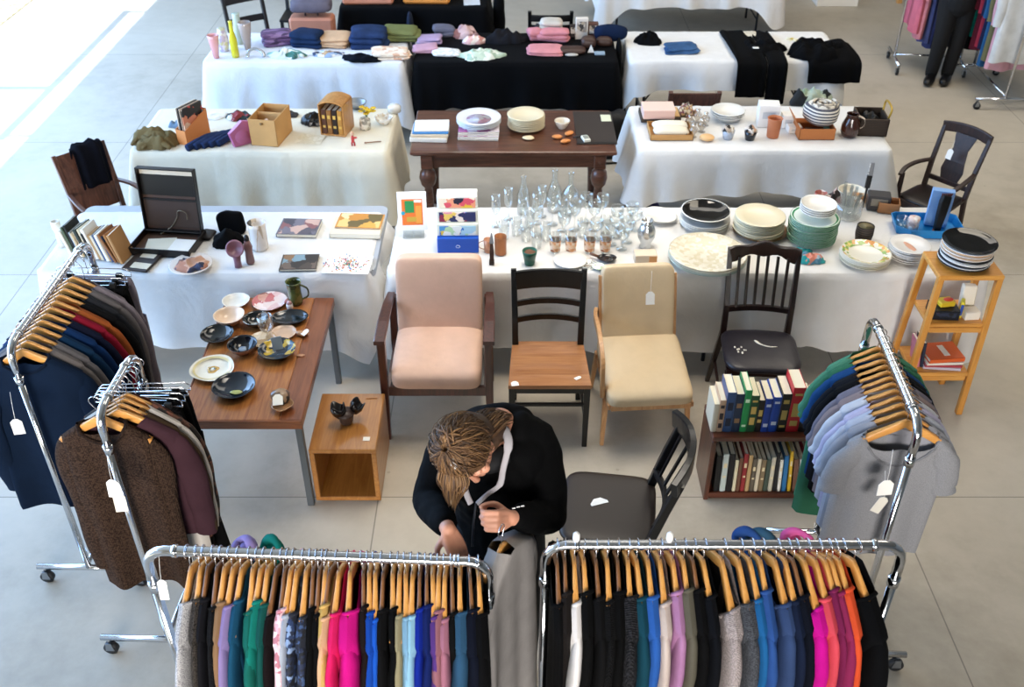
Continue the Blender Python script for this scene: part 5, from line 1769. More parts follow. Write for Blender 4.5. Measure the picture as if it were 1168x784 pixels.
mb = MB(); shell(mb, .38, .27, .05, .008, lb, li); mb.build('base', t)
mb = MB(); mb.at((0, .135, .045), (R(83), 0, 0)); mb.M = mb.M @ Matrix.Translation((0, .19, .0)); shell(mb, .36, .40, .045, .008, lb, li)
mb.build('lid', t)
mb = MB(); mb.at((0, .135, .045), (R(83), 0, 0)); mb.M = mb.M @ Matrix.Translation((0, .19, .012)); mb.box((0, .17, .0), (.335, .03, .004), mat('#d3c8b4', .7), .001); mb.box((0, .0, .006), (.34, .012, .012), lb, .002); mb.box((0, -.09, .004), (.34, .17, .004), mat('#4d372b', .5), .001); mb.box((0, .09, .002), (.34, .13, .003), mat('#191514', .35), .001); mb.build('lid_pockets', t)
mb = MB()
for sx in (-1, 1):
    mb.box((sx * .155, .13, .08), (.018, .012, .03), mat('#b59a5a', .3, .9), .002)
mb.build('latch', t)
for k, (px_, py_, lb_, sx_, sy_, rz_) in enumerate(((-.04, -.02, 'cream folded paper lying flat in the open briefcase', .17, .15, .1), (.1, -.03, 'white paper sheet at the right inside the open briefcase', .14, .16, -.12))):
    c_, s_ = math.cos(R(-7)), math.sin(R(-7))
    mb = MB(); mb.box((0, 0, .003), (sx_, sy_, .003), mat(('#d9d2bd', '#e9e6de')[k], .8), .001)
    tag(mb.build('paper_sheet', None, (x + .01 + px_ * c_ - py_ * s_, y + .12 + px_ * s_ + py_ * c_, ZW + .013 + .004 * k), (0, 0, rz_)), lb_, 'paper')
mb = MB(); mb.tube(smooth_path([(-.1, .10, .008), (-.06, .115, .03), (-.02, .122, .06), (.02, .124, .12), (.03, .126, .16), (.06, .124, .165), (.085, .122, .15), (.085, .118, .11)], 4), .003, mat('#8a7a64', .4, .6), 6)
tag(mb.build('cable', None, (x + .02, y + .115, ZW + .01), (0, 0, R(-7))), 'thin bent cord with loop lying in the open briefcase', 'cord')
x, y = P(163, 300, ZW)
t = thing('document_case', 'small flat brown case holding two cream cards before the briefcase', 'case', (x, y, ZW), R(-12))
mb = MB(); mb.box((0, 0, .008), (.16, .20, .016), mat('#3a2c27', .5), .004); mb.build('body', t)
mb = MB(); mb.box((.01, .055, .0168), (.09, .045, .002), mat('#d9d2c2', .7), .0005); mb.box((.02, -.055, .0168), (.11, .06, .002), mat('#d4ccb8', .7), .0005); mb.build('card', t)
mb = MB(); mb.tube([(0, -.05, .004), (0, .05, .004)], .0035, mat('#e6e4e0', .4), 8); put(mb, 'pen', 'white pen at the right edge of the flat brown case', 'pen', 184, 291, ZW, R(-20))
# plate with scarf
stack('plate', 'plate', 218, 305, ZW, .125, 1, .01, [ceramic('#d9cfc6')], 'white plate carrying a crumpled blue and rust scarf', '', None)
crumple('scarf', 'blue and rust striped scarf crumpled on the white plate', 219, 303, ZW + .012, .2, .15, .05, patches(['#3a3f58', '#b07a62', '#7a5a52', '#c9a08a', '#222a40', '#8a90a4'], 14, .85), 8, cat='scarf', freq=12)
folded('wallet', 'dark brown leather wallet right of the briefcase', 236, 269, ZW, .085, .12, .022, mat('#241a1a', .4), R(-12), 2, 'wallet')
# black pouch
crumple('pouch', 'black soft cloth pouch behind the mauve cup', 260, 278, ZW, .19, .15, .09, cloth('#0f1013'), 9, cat='pouch', freq=7)
mb = MB(); mb.ell((0, 0, .06), (.085, .035, .075), cloth('#131418'), 30, 18, 5, p2=3.5, rot=(R(-12), 0, R(3)), disp=.16, freq=14); put(mb, 'pouch', 'black standing cloth bag at the back beside the spotted vase', 'bag', 266, 264, ZW)
# mauve ladle cups
mv = mat('#8a5f6c', .35, var=.1)
x, y = P(272, 304, ZW)
t = thing('ceramic_ladle', 'mauve ceramic ladle with round cupped head standing upright', 'ladle', (x, y, ZW), R(10))
mb = MB(); mb.lathe([(0, 0), (.022, 0), (.02, .04), (.026, .09), (.0, .1)], mv, n=20); mb.build('stem', t)
mb = MB(); mb.at((0, -.0, .12), (R(62), 0, 0)); mb.lathe([(0, -.02), (.03, -.016), (.05, .008), (.052, .02), (.044, .022), (.032, .004), (0, -.006)], mv, n=26); mb.build('cup', t)
o = vase('figurine', 'mauve brown ceramic bottle with dark top next to the ladle', 'bottle', 286, 300, ZW, [(0, 0), (.022, 0), (.026, .01), (.022, .08), (.027, .11), (.018, .14), (.012, .165), (0, .168)], mat('#7d5b5a', .3, var=.2))
mb = MB(); mb.ell((0, 0, .16), (.016, .016, .03), mat('#1e1a1e', .3), 14, 8); mb.build('stopper', o)
o = vase('vase', 'white vase with black and ochre vertical splashes', 'vase', 297, 283, ZW, [(0, 0), (.048, 0), (.05, .02), (.05, .14), (.055, .175), (.051, .175), (.047, .14), (0, .12)], patches(['#d9cfc6', '#e6dfd6', '#2a2424', '#cbb49a', '#e0d8ce', '#b8a690'], 9, .3, .3, (2.4, 2.4, .5)))
# magazines
mz = lambda *c: patches(list(c), 9, .35, .2)
flat_book('grey magazine with plum figure cover behind the dark magazine', 342, 262, ZW, .245, .20, .022, mat('#6c6a72', .4), R(-3), art=patches(['#5a5560', '#74707c', '#8a5a5c', '#c9a79a', '#4a4854'], 11, .35, .2))
flat_book('dark magazine with brown and blue cover on thin white papers', 342, 301, ZW, .215, .17, .014, mat('#4a4038', .4), R(2), art=patches(['#4a3f38', '#6a5a50', '#7d98a4', '#3a3230', '#8a6a4c', '#5c5654'], 12, .35, .2))
flat_book('cream newspaper bundle under the ochre picture magazine', 408, 262, ZW, .31, .22, .03, mat('#d8cdb8', .7), R(-2))
flat_book('ochre picture magazine on top of the newspaper bundle', 411, 253, ZW + .031, .28, .18, .008, mat('#c98a3c', .5), R(-4), art=patches(['#d9a24a', '#e8c07a', '#c9883a', '#6a5a34', '#efd6a0', '#d08a44'], 9, .4, .2))
# bead sheet: stickers
x, y = P(397, 302, ZW)
mb = MB(); mb.box((0, 0, .001), (.27, .20, .001), mat('#f3f2ef', .6), .0003)
sh = tag(mb.build('sticker_sheet', None, (x, y, ZW), (0, 0, R(-3))), 'white sheet scattered with tiny multicoloured beads', 'sheet')
rg = random.Random(44)
mb = MB()
bc = [mat(c, .3) for c in ('#c9566a', '#d9a23c', '#5a9a6a', '#6a8ac0', '#e0b8c0', '#b07a3c', '#3a3a3c', '#d87a4a')]
for k in range(150):
    mb.ell((rg.gauss(0, .06), rg.gauss(0, .045), .003), (.0052, .0052, .003), bc[k % 8], 6, 4)
o = mb.build('beads', sh); o['kind'] = 'stuff'

# ================================================================== walnut table with pottery
ZT = .609
pot = lambda c, **k: ceramic(c, .14, .15)


def bowl(label, px, py, r, h, mo, mi_, z=ZT, sq=1.0, wob=.012, rim=None, cat='bowl', name='bowl', rz=0.0):
    mb = MB()
    p = bowl_prof(r, h)
    mb.lathe(p[:6], mo, n=36, wob=wob, sq=sq, seed=px)
    mb.lathe(p[5:], mi_, n=36, wob=wob, sq=sq, seed=px)
    mb.f = [f for f in mb.f if not (len(f) > 4)]
    mb.fm, mb.fs = [], []
    k = 0
    for f in mb.f:
        mb.fm.append(0 if max(f) < 36 * 6 else 1)
        mb.fs.append(True)
    return put(mb, name, label, cat, px, py, z, rz)


bowl('cream bowl at the far left corner of the walnut table', 270, 348, .078, .035, pot('#cbbfae'), pot('#e8e2d6'))
bowl('peach bowl with thick wall left of the glass bowl', 263, 369, .086, .06, pot('#c99a78'), pot('#e9cdb2'))
bowl('black glazed bowl at the left edge of the walnut table', 249, 387, .09, .042, pot('#15171a'), pot('#1d2326'))
o = bowl('deep navy bowl with pinkish outside in the middle', 278, 402, .08, .06, pot('#a07b6a'), pot('#161b2a'))
mb = MB(); mb.ell((0, 0, .02), (.025, .022, .008), pot('#8fa0b4'), 12, 6, disp=.4, freq=60); mb.build('glaze_drop', o)
o = bowl('white scalloped plate with yellow flower pattern', 243, 424, .115, .026, pot('#cfc6b2'), pot('#ece4d0'), wob=.025)
mb = MB(); mb.lathe([(.0, .0), (.03, .001), (.032, .0)], pot('#c9a054'), n=20, wob=.1); mb.lathe([(0, .002), (.016, .002)], pot('#efe6cf'), n=14, wob=.1); mb.lathe([(.088, .0085), (.1, .0135)], pot('#e2d19a'), n=30, cap=False); mb.build('flower_pattern', o, (0, 0, .0135))
o = bowl('midnight blue plate-bowl with lime patch at the near left corner', 268, 446, .11, .04, pot('#131a2a'), pot('#1b2a3c'))
mb = MB(); mb.ell((.02, -.035, .019), (.035, .018, .003), pot('#a9b06a'), 14, 6, disp=.3, freq=50); mb.build('glaze_patch', o)
o = bowl('dark blue bowl with yellow speckles right of the navy bowl', 317, 405, .1, .045, pot('#131a28'), patches(['#1c3044', '#22384c', '#142030', '#c9a83a', '#1c2c40', '#2a4a58', '#18283a'], 30, .14, .4))
mb = MB(); mb.box((0, 0, .045), (.055, .006, .07), mat('#7f8e9c', .4), .002, (R(-25), 0, R(20))); x, y = P(317, 405, ZT); tag(mb.build('card', None, (x, y + .02, ZT + .018)), 'blue-grey card standing in the dark blue speckled bowl', 'card')
bowl('oval black dish at the far right of the walnut table', 331, 366, .105, .03, pot('#17181b'), patches(['#1d1e22', '#24262b', '#17181c', '#3a3f44'], 18, .14, .4), sq=.7, rz=.1)
bowl('pink and white painted plate behind the oval black dish', 308, 347, .1, .024, pot('#c9a49a'), patches(['#e0b8b0', '#efdcd4', '#c9706c', '#e8cfc4', '#d9a08c', '#8a5a50'], 16, .16, .4))
bowl('black and clear glass bowl in the middle of the pottery', 293, 371, .072, .05, pot('#232a30'), patches(['#15191d', '#1d2428', '#aab4b8', '#20282c'], 22, .1, .4))
o = vase('glass_dome', 'clear glass goblet standing between the bowls', 'glass', 306, 388, ZT, [(0, 0), (.035, 0), (.035, .003), (.006, .01), (.005, .05), (.03, .07), (.045, .11), (.04, .16), (.038, .16), (.043, .11), (.028, .073), (0, .06)], GL)
bowl('tan plate under the clear goblet', 300, 390, .075, .02, pot('#a88560'), patches(['#c9a57c', '#d8bd9a', '#b08a5c', '#e0cdb0'], 20, .16, .4))
bowl('grey-rimmed tan plate right of the clear goblet', 324, 382, .07, .02, pot('#8a7f7c'), pot('#c9a78a'))
mg = patches(['#4a5028', '#5c6232', '#3c4222', '#6a6a3c', '#4f5a2c'], 24, .15, .4)
vase('mug', 'tall olive green glazed jug at the back of the walnut table', 'jug', 338, 346, ZT, [(0, 0), (.036, 0), (.042, .02), (.038, .08), (.042, .135), (.046, .15), (.042, .15), (.036, .13), (.034, .08), (0, .06)], mg, handle=(.04, .03, .125, .035, .007, mg))
o = vase('jar', 'tiny white jar with pink lid before the olive jug', 'jar', 331, 353, ZT, [(0, 0), (.016, 0), (.02, .02), (.018, .04), (0, .042)], pot('#e0d6d2'))
mb = MB(); mb.lathe([(0, .042), (.017, .04), (.012, .055), (0, .058)], pot('#c99a9a'), n=14); mb.build('lid', o)


def tagged(o_, z):
    pass


x, y = P(345, 383, ZT)
mb = MB(); mb.ell((0, 0, .014), (.035, .018, .014), pot('#b98a62'), 18, 10, disp=.3, freq=40, seed=3); tag(mb.build('shell', None, (x, y, ZT)), 'small tan shell with white label near the right edge', 'shell')
price_tag((x + .02, y - .01, ZT + .03), (R(20), 0, R(-40)), 'small white label on the little tan shell', None, .03, .045)
mb = MB(); mb.lathe([(0, 0), (.022, 0), (.024, .005), (0, .007)], pot('#d2a184'), n=16, sq=.5); put(mb, 'pebble', 'flat pinkish pebble right of the speckled blue bowl', 'pebble', 343, 406, ZT)
x, y = P(321, 462, ZT)
t = thing('shell_bowl', 'brown snail-shaped shell with white label at the near right corner', 'shell', (x, y, ZT), R(-20))
mb = MB(); mb.ell((-.01, .02, .035), (.052, .045, .038), patches(['#5a4434', '#7a6450', '#3a2c24', '#a08468'], 20, .3, .3), 22, 14, disp=.15, freq=30); mb.build('shell', t)
mb = MB(); mb.lathe(bowl_prof(.055, .03), pot('#a9805c'), (.02, -.02, 0), 24, .05); mb.build('lip', t)
price_tag((x - .005, y - .03, ZT + .058), (R(25), 0, R(10)), 'white label lying on the snail-shaped shell', None, .05, .06)
# cube table pottery
ZC = .3755
db = mat('#24130f', .25, var=.2, coat=.3)
x, y = P(395, 485, ZC)
t = thing('tulip_vase', 'dark brown double tulip vase on the cube side table', 'vase', (x + .0, y + .02, ZC), R(10))
mb = MB()
mb.lathe([(0, 0), (.028, 0), (.036, .02), (.04, .05), (.05, .07), (.0, .075)], mat('#4a3a34', .4), n=24); mb.build('base', t)
for k, (dx, dy, sc) in enumerate(((-.025, -.005, 1.0), (.045, .02, .9))):
    mb = MB(); mb.at((dx, dy, .045), (R(-6), R(-12 + 34 * k), 0), (sc, sc, sc))
    n = 28
    vs, fs = [], []
    for (r, z) in ((.02, 0), (.038, .03), (.042, .07), (.036, .07), (.03, .035), (.0, .02)):
        for j in range(n):
            q = 2 * PI * j / n
            zz = z + (.016 * math.cos(3 * q + k) if z > .06 else 0)
            vs.append((r * math.cos(q), r * math.sin(q), zz))
    for i in range(5):
        for j in range(n):
            fs.append((i * n + j, i * n + (j + 1) % n, (i + 1) * n + (j + 1) % n, (i + 1) * n + j))
    mb.add(vs, fs, db); mb.build('cup', t)
mb = MB(); mb.box((0, 0, .001), (.035, .03, .001), mat('#e6e2da', .7), .0003); put(mb, 'price_sticker', 'small white sticker on the cube side table top', 'sticker', 418, 501, ZC)
mb = MB(); mb.tube([(-.03, 0, .003), (.03, .004, .003)], .0025, mat('#c08a5c', .6), 6); put(mb, 'stick', 'thin wooden stick beside the tulip vase on the cube table', 'stick', 424, 455, ZC)
# ================================================================== bookcase with two rows of books
bx = wood('#4a2416', '#6f3b24', 'x', .35, 6, .3)
bz = wood('#43200f', '#64341e', 'z', .35, 6, .3)
t = thing('bookcase', 'low dark wooden bookcase with books on top and inside', 'bookcase', (1.37, 3.94, 0))
mb = MB(); mb.box((0, 0, .43), (.70, .27, .03), bx); mb.build('top', t)
mb = MB(); mb.box((0, 0, .035), (.66, .26, .03), bx); mb.box((0, -.11, .012), (.64, .02, .024), bx); mb.build('bottom_board', t)
for sx in (-1, 1):
    mb = MB(); mb.box((sx * .337, 0, .207), (.026, .265, .414), bz); mb.build('side_panel', t)
mb = MB(); mb.box((0, .125, .22), (.65, .012, .40), bz); mb.build('back_panel', t)
g5 = '#c9a85a'
row = [(810, 816, .18, '#d9cfb8', 'thin cream paperback', None), (816, 823, .205, '#c7a487', 'cream book with dark printed bands', ('#3a2c34', ((.2, .15), (.5, .2), (.8, .1)))), (823, 833, .255, '#34507c', 'slate blue hardback with pale left cover', ('#1f2c48', ((.25, .2), (.65, .2)))),
       (833, 842.5, .245, '#1f3552', 'dark teal blue book', ('#8a6a4a', ((.3, .12), (.7, .12)))), (842.5, 850, .27, '#1f8a4a', 'bright green hardback', ('#cfe6c8', ((.15, .05), (.75, .08)))), (850, 859.5, .235, '#1c4a2e', 'dark green gold-lettered book', (g5, ((.3, .2), (.6, .2), (.85, .05)))),
       (859.5, 866.5, .205, '#1b1a1a', 'small black gold-lettered book', (g5, ((.35, .1), (.6, .2)))), (866.5, 875, .215, '#1d3f96', 'royal blue book', ('#c9cfe4', ((.2, .1), (.8, .08)))), (875, 884.5, .225, '#1c48a6', 'brighter royal blue book', ('#d8dcec', ((.25, .1), (.85, .06)))),
       (884.5, 895, .245, '#15161a', 'tall black book with gold lines', (g5, ((.15, .06), (.45, .25), (.8, .1)))), (895, 909, .285, '#c4202c', 'tall red book with gold lettering', (g5, ((.2, .12), (.5, .3), (.85, .05)))), (909.5, 921, .2, '#171517', 'thick black book right of the tall red one', None),
       (921.5, 928, .185, '#7a1c22', 'dark red narrow book', (g5, ((.5, .4),))), (928.5, 935, .19, '#8a2026', 'dark red book nearest the green dress', (g5, ((.5, .3),))), (935.5, 943, .2, '#211c1c', 'last black book on the right', None)]
ppm = FPX / (3.86 * CT + (CAM_H - .445) * ST)
for k, (a, b, h, c, d, mk) in enumerate(row):
    xa, xb = (a - 584) / ppm, (b - 584) / ppm
    book(d + ' standing on top of the bookcase', ((xa + xb) / 2, 3.93, .4455), (0, 0, 0), (xb - xa) * .97, h, .155, mat(c, .42), 'books on top of the bookcase', mat('#e6dcc2', .8), mk)
low = [('#1a1a1c', 'black'), ('#b9c4c0', 'pale teal and white'), ('#232024', 'charcoal'), ('#d9cfae', 'cream'), ('#6b4a38', 'brown'), ('#8a2a2c', 'brick red'), ('#b39468', 'tan'), ('#5c5346', 'drab'), ('#cdbfa4', 'beige'), ('#7d6a50', 'khaki'), ('#3f4a40', 'dark olive'), ('#c4bca8', 'off-white'), ('#2b2a2c', 'coal black'), ('#e4e0d4', 'white'), ('#2a6a9c', 'blue'), ('#c9a22e', 'yellow'), ('#6a4a3a', 'chestnut'), ('#e3e1dc', 'bright white'), ('#a8284a', 'crimson'), ('#8f9a94', 'grey green'), ('#1f3a36', 'dark green'), ('#4a2a24', 'maroon')]
rg = random.Random(12)
x = 1.07
for k, (c, d) in enumerate(low):
    w_ = rg.uniform(.016, .024) if k > 2 else .03
    h = rg.uniform(.22, .285)
    lean = -.03 if k < 10 else -.03 - .012 * (k - 10)
    book(d + ' book in the lower row inside the bookcase', (x + w_ / 2, 3.90, .0515), (0, lean, 0), w_ * .93, h, .15, mat(c, .5), 'books inside the bookcase', PAGE, ('#d8c8a0', ((.7, .12), (.4, .05))) if k % 2 else None)
    x += w_ + .003 + (.0012 * max(0, k - 10))

# ================================================================== wooden step stool with plates and books
hw = wood('#b87427', '#d99a48', 'z', .35, 5, .3)
hx_ = wood('#bd7a2c', '#dc9f4e', 'x', .35, 5, .3)
t = thing('step_stool', 'honey coloured wooden step stool shelf carrying black and white plates', 'step stool', (2.465, 4.655, 0), R(0))
for sx in (-1, 1):
    mb = MB(); mb.sweep([(sx * .178, -.125, 0), (sx * .158, -.115, .95)], .034, .034, hw, (0, 1, 0)); mb.build('leg', t)
    mb = MB(); mb.sweep([(sx * .178, .165, 0), (sx * .158, .115, .95)], .034, .034, hw, (0, 1, 0)); mb.build('leg', t)
mb = MB(); mb.box((0, 0, .945), (.355, .27, .03), hx_, .006); mb.build('top_step', t)
mb = MB(); mb.box((0, .0, .63), (.31, .25, .024), hx_, .004); mb.build('step', t)
mb = MB(); mb.box((0, .005, .29), (.32, .27, .024), hx_, .004); mb.build('step', t)
for zz in (.60, .26):
    mb = MB(); mb.box((0, -.118, zz), (.30, .018, .035), hx_, .003); mb.build('rail', t)
ZS = .961
pm = [ceramic('#1b1c22'), ceramic('#e6e3de'), ceramic('#23273a'), ceramic('#e9e6e1'), ceramic('#dcd8d2'), ceramic('#1d1f2a'), ceramic('#e6e3de'), ceramic('#c9a98a'), ceramic('#e4e0da'), ceramic('#d4b08a'), ceramic('#e8e5e0')]
x, y = 2.465, 4.66
rg = random.Random(8)
for k, m in enumerate(pm):
    o = MB().lathe(plate_prof(.138, .02), m, n=36).build('plate', None, (x + rg.uniform(-.004, .004), y + rg.uniform(-.004, .004), ZS + .0102 * k))
    nm = ('black', 'white', 'navy', 'white', 'grey white', 'black', 'white', 'tan', 'white', 'tan', 'white')[k]
    tag(o, nm + ' plate in the stack on top of the wooden step stool', 'plate', 'plates on the step stool')
o = MB().lathe(bowl_prof(.143, .026, .004, .6), ceramic('#17181c', .06), n=40).build('plate', None, (x, y, ZS + .113))
tag(o, 'glossy black plate topping the stack on the wooden step stool', 'plate', 'plates on the step stool')
# middle step
x0, y0 = 2.465, 4.655
def on(name, label, cat, dx, dy, z, mb, rz=0.0, group=None):
    return tag(mb.build(name, None, (x0 + dx, y0 + dy, z), (0, 0, rz)), label, cat, group)
mb = MB(); mb.box((0, 0, .03), (.15, .12, .06), mat('#1c2434', .4), .003); mb.box((.0, -.061, .035), (.11, .002, .03), patches(['#2a3550', '#5a3040', '#1b2030'], 40, .4), .0005); on('box', 'dark navy box on the middle step of the wooden stool', 'box', -.05, -.03, .6425, mb, R(-4))
mb = MB(); mb.box((0, 0, .016), (.09, .07, .03), mat('#d8b72c', .4), .006); mb.ell((.015, 0, .032), (.03, .02, .006), mat('#c9402a', .4), 12, 6); on('toy', 'yellow and red small toy packet on the navy box', 'packet', -.045, -.02, .7035, mb, R(10))
mb = MB(); mb.box((0, 0, .05), (.02, .05, .10), mat('#d9c63c', .4), .002); mb.box((.0, -.026, .05), (.016, .002, .07), mat('#2a4a9c', .4), .0004); on('book', 'thin yellow and blue packet between navy box and cream card', 'packet', .045, -.04, .6425, mb, R(-20))
mb = MB(); mb.box((0, 0, .075), (.075, .05, .15), mat('#e2d8c4', .6), .006, (R(-14), 0, 0)); on('carton', 'cream curved card leaning at the right of the middle step', 'card', .098, .03, .645, mb, R(-8))
mb = MB(); mb.box((0, 0, .025), (.085, .07, .05), mat('#ece6da', .5), .003); on('box', 'small cream box in front on the middle step of the stool', 'box', .095, -.055, .6425, mb, R(5))
# low step: stack of books
bk3 = [('#c9c2d0', 'lilac grey book at the bottom of the low step stack', .018), ('#b0414c', 'red book in the low step stack', .016), ('#e6ded2', 'white book in the low step stack', .018), ('#d8602a', 'orange book on top of the low step stack', .026)]
z = .3025
for k, (c, d, h) in enumerate(bk3):
    t2 = thing('book', d, 'book', (x0 + .02, y0 - .02, z), R(-6 + 4 * k), 'books on the low step')
    mb = MB(); mb.box((.002, .002, h / 2), (.20, .155, h - .004), PAGE, .0005); mb.build('pages', t2)
    mb = MB(); mb.box((0, 0, h - .001), (.21, .165, .002), mat(c, .45), .0005); mb.box((0, 0, .001), (.21, .165, .002), mat(c, .45), .0005); mb.box((0, -.0815, h / 2), (.21, .002, h), mat(c, .45), .0005); mb.build('cover', t2)
    z += h + .0005
mb = MB(); mb.box((0, 0, .001), (.035, .10, .002), mat('#eeece6', .6), .0004); on('bookmark', 'white paper strip on the orange book', 'paper', .03, -.02, z, mb, R(8))
for k, (dx, c, d) in enumerate(((-.115, '#c8788a', 'pink book leaning at the left of the low step'), (-.095, '#2a3448', 'dark blue book leaning beside the pink one on the low step'))):
    book(d, (x0 + dx, y0 - .01, .3025), (0, R(-8 + 3 * k), 0), .016, .16 + .01 * k, .12, mat(c, .5), 'books on the low step')

# ================================================================== second row, left cream table
ZC2 = .742
khaki = cloth('#7a6a48', .25, 200, .4)


def twists(label, n, sx, sy, hh, m, seed):
    """Add twisted cloth folds on top of a heap (same mesh)."""
    o = [q for q in COL.objects if q.get('label') == label][0]
    rg = random.Random(seed)
    mb = MB()
    for k in range(n):
        a, r0 = rg.uniform(0, 6.28), rg.uniform(.05, .62)
        c = Vector((r0 * sx / 2 * math.cos(a), r0 * sy / 2 * math.sin(a), hh * (.75 - .6 * r0)))
        d = rg.uniform(0, 6.28)
        L = rg.uniform(.06, .10)
        bend = rg.uniform(-.06, .06)
        dv, nv = Vector((math.cos(d), math.sin(d) * .7, 0)), Vector((-math.sin(d), math.cos(d), 0))
        pts = [c - dv * L + nv * bend - Vector((0, 0, .025)), c - dv * L * .4 + Vector((0, 0, .008)), c + dv * L * .3 + nv * bend * .6 + Vector((0, 0, .01)), c + dv * L + nv * bend * 1.5 - Vector((0, 0, .025))]
        for p in pts:
            p.z = max(p.z, .012)
        mb.tube(smooth_path(pts, 5), [.014 + .012 * math.sin(PI * i / 15) for i in range(16)], m, 10, flat=.75)
    bm = bmesh.new()
    bm.from_mesh(o.data)
    q = mb.build('fold')
    bm.from_mesh(q.data)
    bm.to_mesh(o.data)
    bm.free()
    me = q.data
    bpy.data.objects.remove(q)
    bpy.data.meshes.remove(me)
    o.data.polygons.foreach_set('use_smooth', [True] * len(o.data.polygons))



crumple('scarf', 'khaki olive scarf bunched on the cream cloth', 178, 164, ZC2, .36, .24, .13, khaki, 2, cat='scarf', freq=9, nu=60, nv=26)
twists('khaki olive scarf bunched on the cream cloth', 20, .33, .22, .10, khaki, 5)
x, y = P(222, 158, ZC2)
t = thing('magazine_file', 'orange cardboard magazine file holding picture records', 'magazine file', (x, y, ZC2), R(-28))
om = mat('#d98a4e', .6)
mb = MB(); mb.box((0, 0, .003), (.09, .24, .005), om, .001); mb.prism([(-.12, 0), (.12, 0), (.12, .2), (-.12, .11)], -.046, -.043, om, 'x'); mb.prism([(-.12, 0), (.12, 0), (.12, .2), (-.12, .11)], .043, .046, om, 'x'); mb.box((0, -.12, .055), (.09, .004, .11), om, .001); mb.box((0, .12, .1), (.09, .004, .2), om, .001); mb.build('body', t)
for k, (c, d) in enumerate((('#d8cfc0', 'cream'), ('#2a2a2c', 'black'), ('#b8a088', 'tan'), ('#c04a48', 'red pictured'))):
    cs, sn = math.cos(R(-28)), math.sin(R(-28))
    dx = -.028 + .018 * k
    mb = MB(); mb.box((0, 0, .13), (.008, .2, .25), mat(c, .5) if k < 3 else patches(['#b8443c', '#e6c8b0', '#2a2a2e', '#8a9aa8', '#d88a6a'], 14, .4), .001, (0, 0, 0))
    tag(mb.build('record_sleeve', None, (x + dx * cs, y + dx * sn, ZC2 + .007), (0, 0, R(-28))), d + ' record sleeve standing in the orange magazine file', 'record sleeve', 'records in the magazine file')
jn = cloth('#2f4068', .35, 240, .4)
for k in range(5):
    x, y = P(231 + k * 8.5, 164 - k * 1.2, ZC2)
    mb = ribbon([(-.02, -.14, .018), (.0, -.03, .03), (.01, .06, .028), (.03, .14, .018)], .037, .05, jn, k, .002)
    tag(mb.build('rolled_trousers', None, (x, y, ZC2 + .002), (0, 0, R(-24))), ('leftmost', 'second from left', 'middle', 'fourth from left', 'rightmost')[k] + ' navy denim roll beside the pink pouch', 'rolled clothing', 'navy rolls on the cream cloth')
x, y = P(280, 166, ZC2)
mb = MB(); mb.prism([(-.07, 0), (.07, 0), (.10, .15), (.02, .17), (-.09, .10)], -.02, .02, mat('#b8668f', .45), 'y'); mb.ell((0, 0, .06), (.07, .035, .06), mat('#b8668f', .45), 18, 10)
tag(mb.build('pouch', None, (x - .02, y + .02, ZC2), (R(-8), 0, R(38))), 'magenta pink upright pouch leaning on the brown paper box', 'pouch')
kr = mat('#c9995e', .75, var=.08)
x, y = P(304, 169, ZC2)
ob = open_box('cardboard_box', 'tall brown kraft box with two compartments and open top', 304, 165, ZC2, .2, .3, .2, kr, R(-10), .005, div=.02, inner=mat('#d4aa72', .75))
ob.location.y += .12; ob.location.x += .02
mb = MB(); mb.tube([(0, -.1515, .18), (0, -.1515, .165)], .012, mat('#8a6a40', .8), 10); mb.build('slot', ob)
crumple('cloth_wrap', 'peach cloth piece inside the brown kraft box', 310, 140, ZC2 + .10, .12, .1, .08, mat('#e0b48c', .8), 4, cat='cloth')
x, y = ob.location.x, ob.location.y
for o in COL.objects:
    if o.get('label') == 'peach cloth piece inside the brown kraft box':
        o.location = (x - .005, y - .07, ZC2 + .02); o.scale = (1, 1, 1.9)
crumple('shoes', 'glossy black shoe pair wrapped in a black bag beside the wooden book box', 360, 140, ZC2, .2, .15, .08, mat('#14151a', .25), 5, cat='shoes', freq=14)
x, y = P(384, 153, ZC2)
t = thing('book_box', 'small wooden book box with golden spines in its open front', 'book box', (x, y + .06, ZC2), R(-12))
wbx = wood('#a06a30', '#c99252', 'z', .4, 7, .2)
mb = MB(); mb.box((0, 0, .006), (.19, .2, .012), wbx); mb.box((-.091, 0, .12), (.009, .2, .23), wbx); mb.box((.091, 0, .12), (.009, .2, .23), wbx); mb.box((0, .096, .12), (.18, .009, .23), wbx)
mb.sweep(arc((-.09, 0, .235), (.09, 0, .235), (0, 0, .025)), .2, .01, wbx, (0, 0, 1)); mb.build('body', t)
for k, c in enumerate(('#5a3424', '#8a5a2a', '#3a241c', '#b07a34')):
    cs, sn = math.cos(R(-12)), math.sin(R(-12))
    dx, dy = -.062 + .041 * k, -.03
    book(('brown', 'ochre', 'dark brown', 'golden')[k] + ' spine book inside the small wooden book box', (x + dx * cs - dy * sn, y + .06 + dx * sn + dy * cs, ZC2 + .0125), (0, 0, R(-12)), .034, .185, .12, mat(c, .4), 'books in the wooden book box', PAGE, ('#d0a850', ((.3, .1), (.7, .15))))
paper('cream printed sheet lying between the brown box and wooden book box', 354, 159, ZC2, .19, .16, patches(['#e6dcc4', '#e9e0ca', '#d8ccb0', '#e4d9be', '#c9bb98'], 14, .8, smooth=True), R(-10))
o = vase('vase', 'mottled white jar holding yellow flowers', 'vase', 417, 147, ZC2, [(0, 0), (.035, 0), (.042, .03), (.04, .075), (.034, .085), (0, .08)], patches(['#d8d2c4', '#8a8478', '#ece6da', '#b8b0a0'], 50, .4))
x, y = P(422, 146, ZC2)
t = thing('flowers', 'small bunch of yellow flowers in the mottled jar', 'flowers', (x - .02, y + .01, ZC2 + .082))
rg = random.Random(2)
mb = MB()
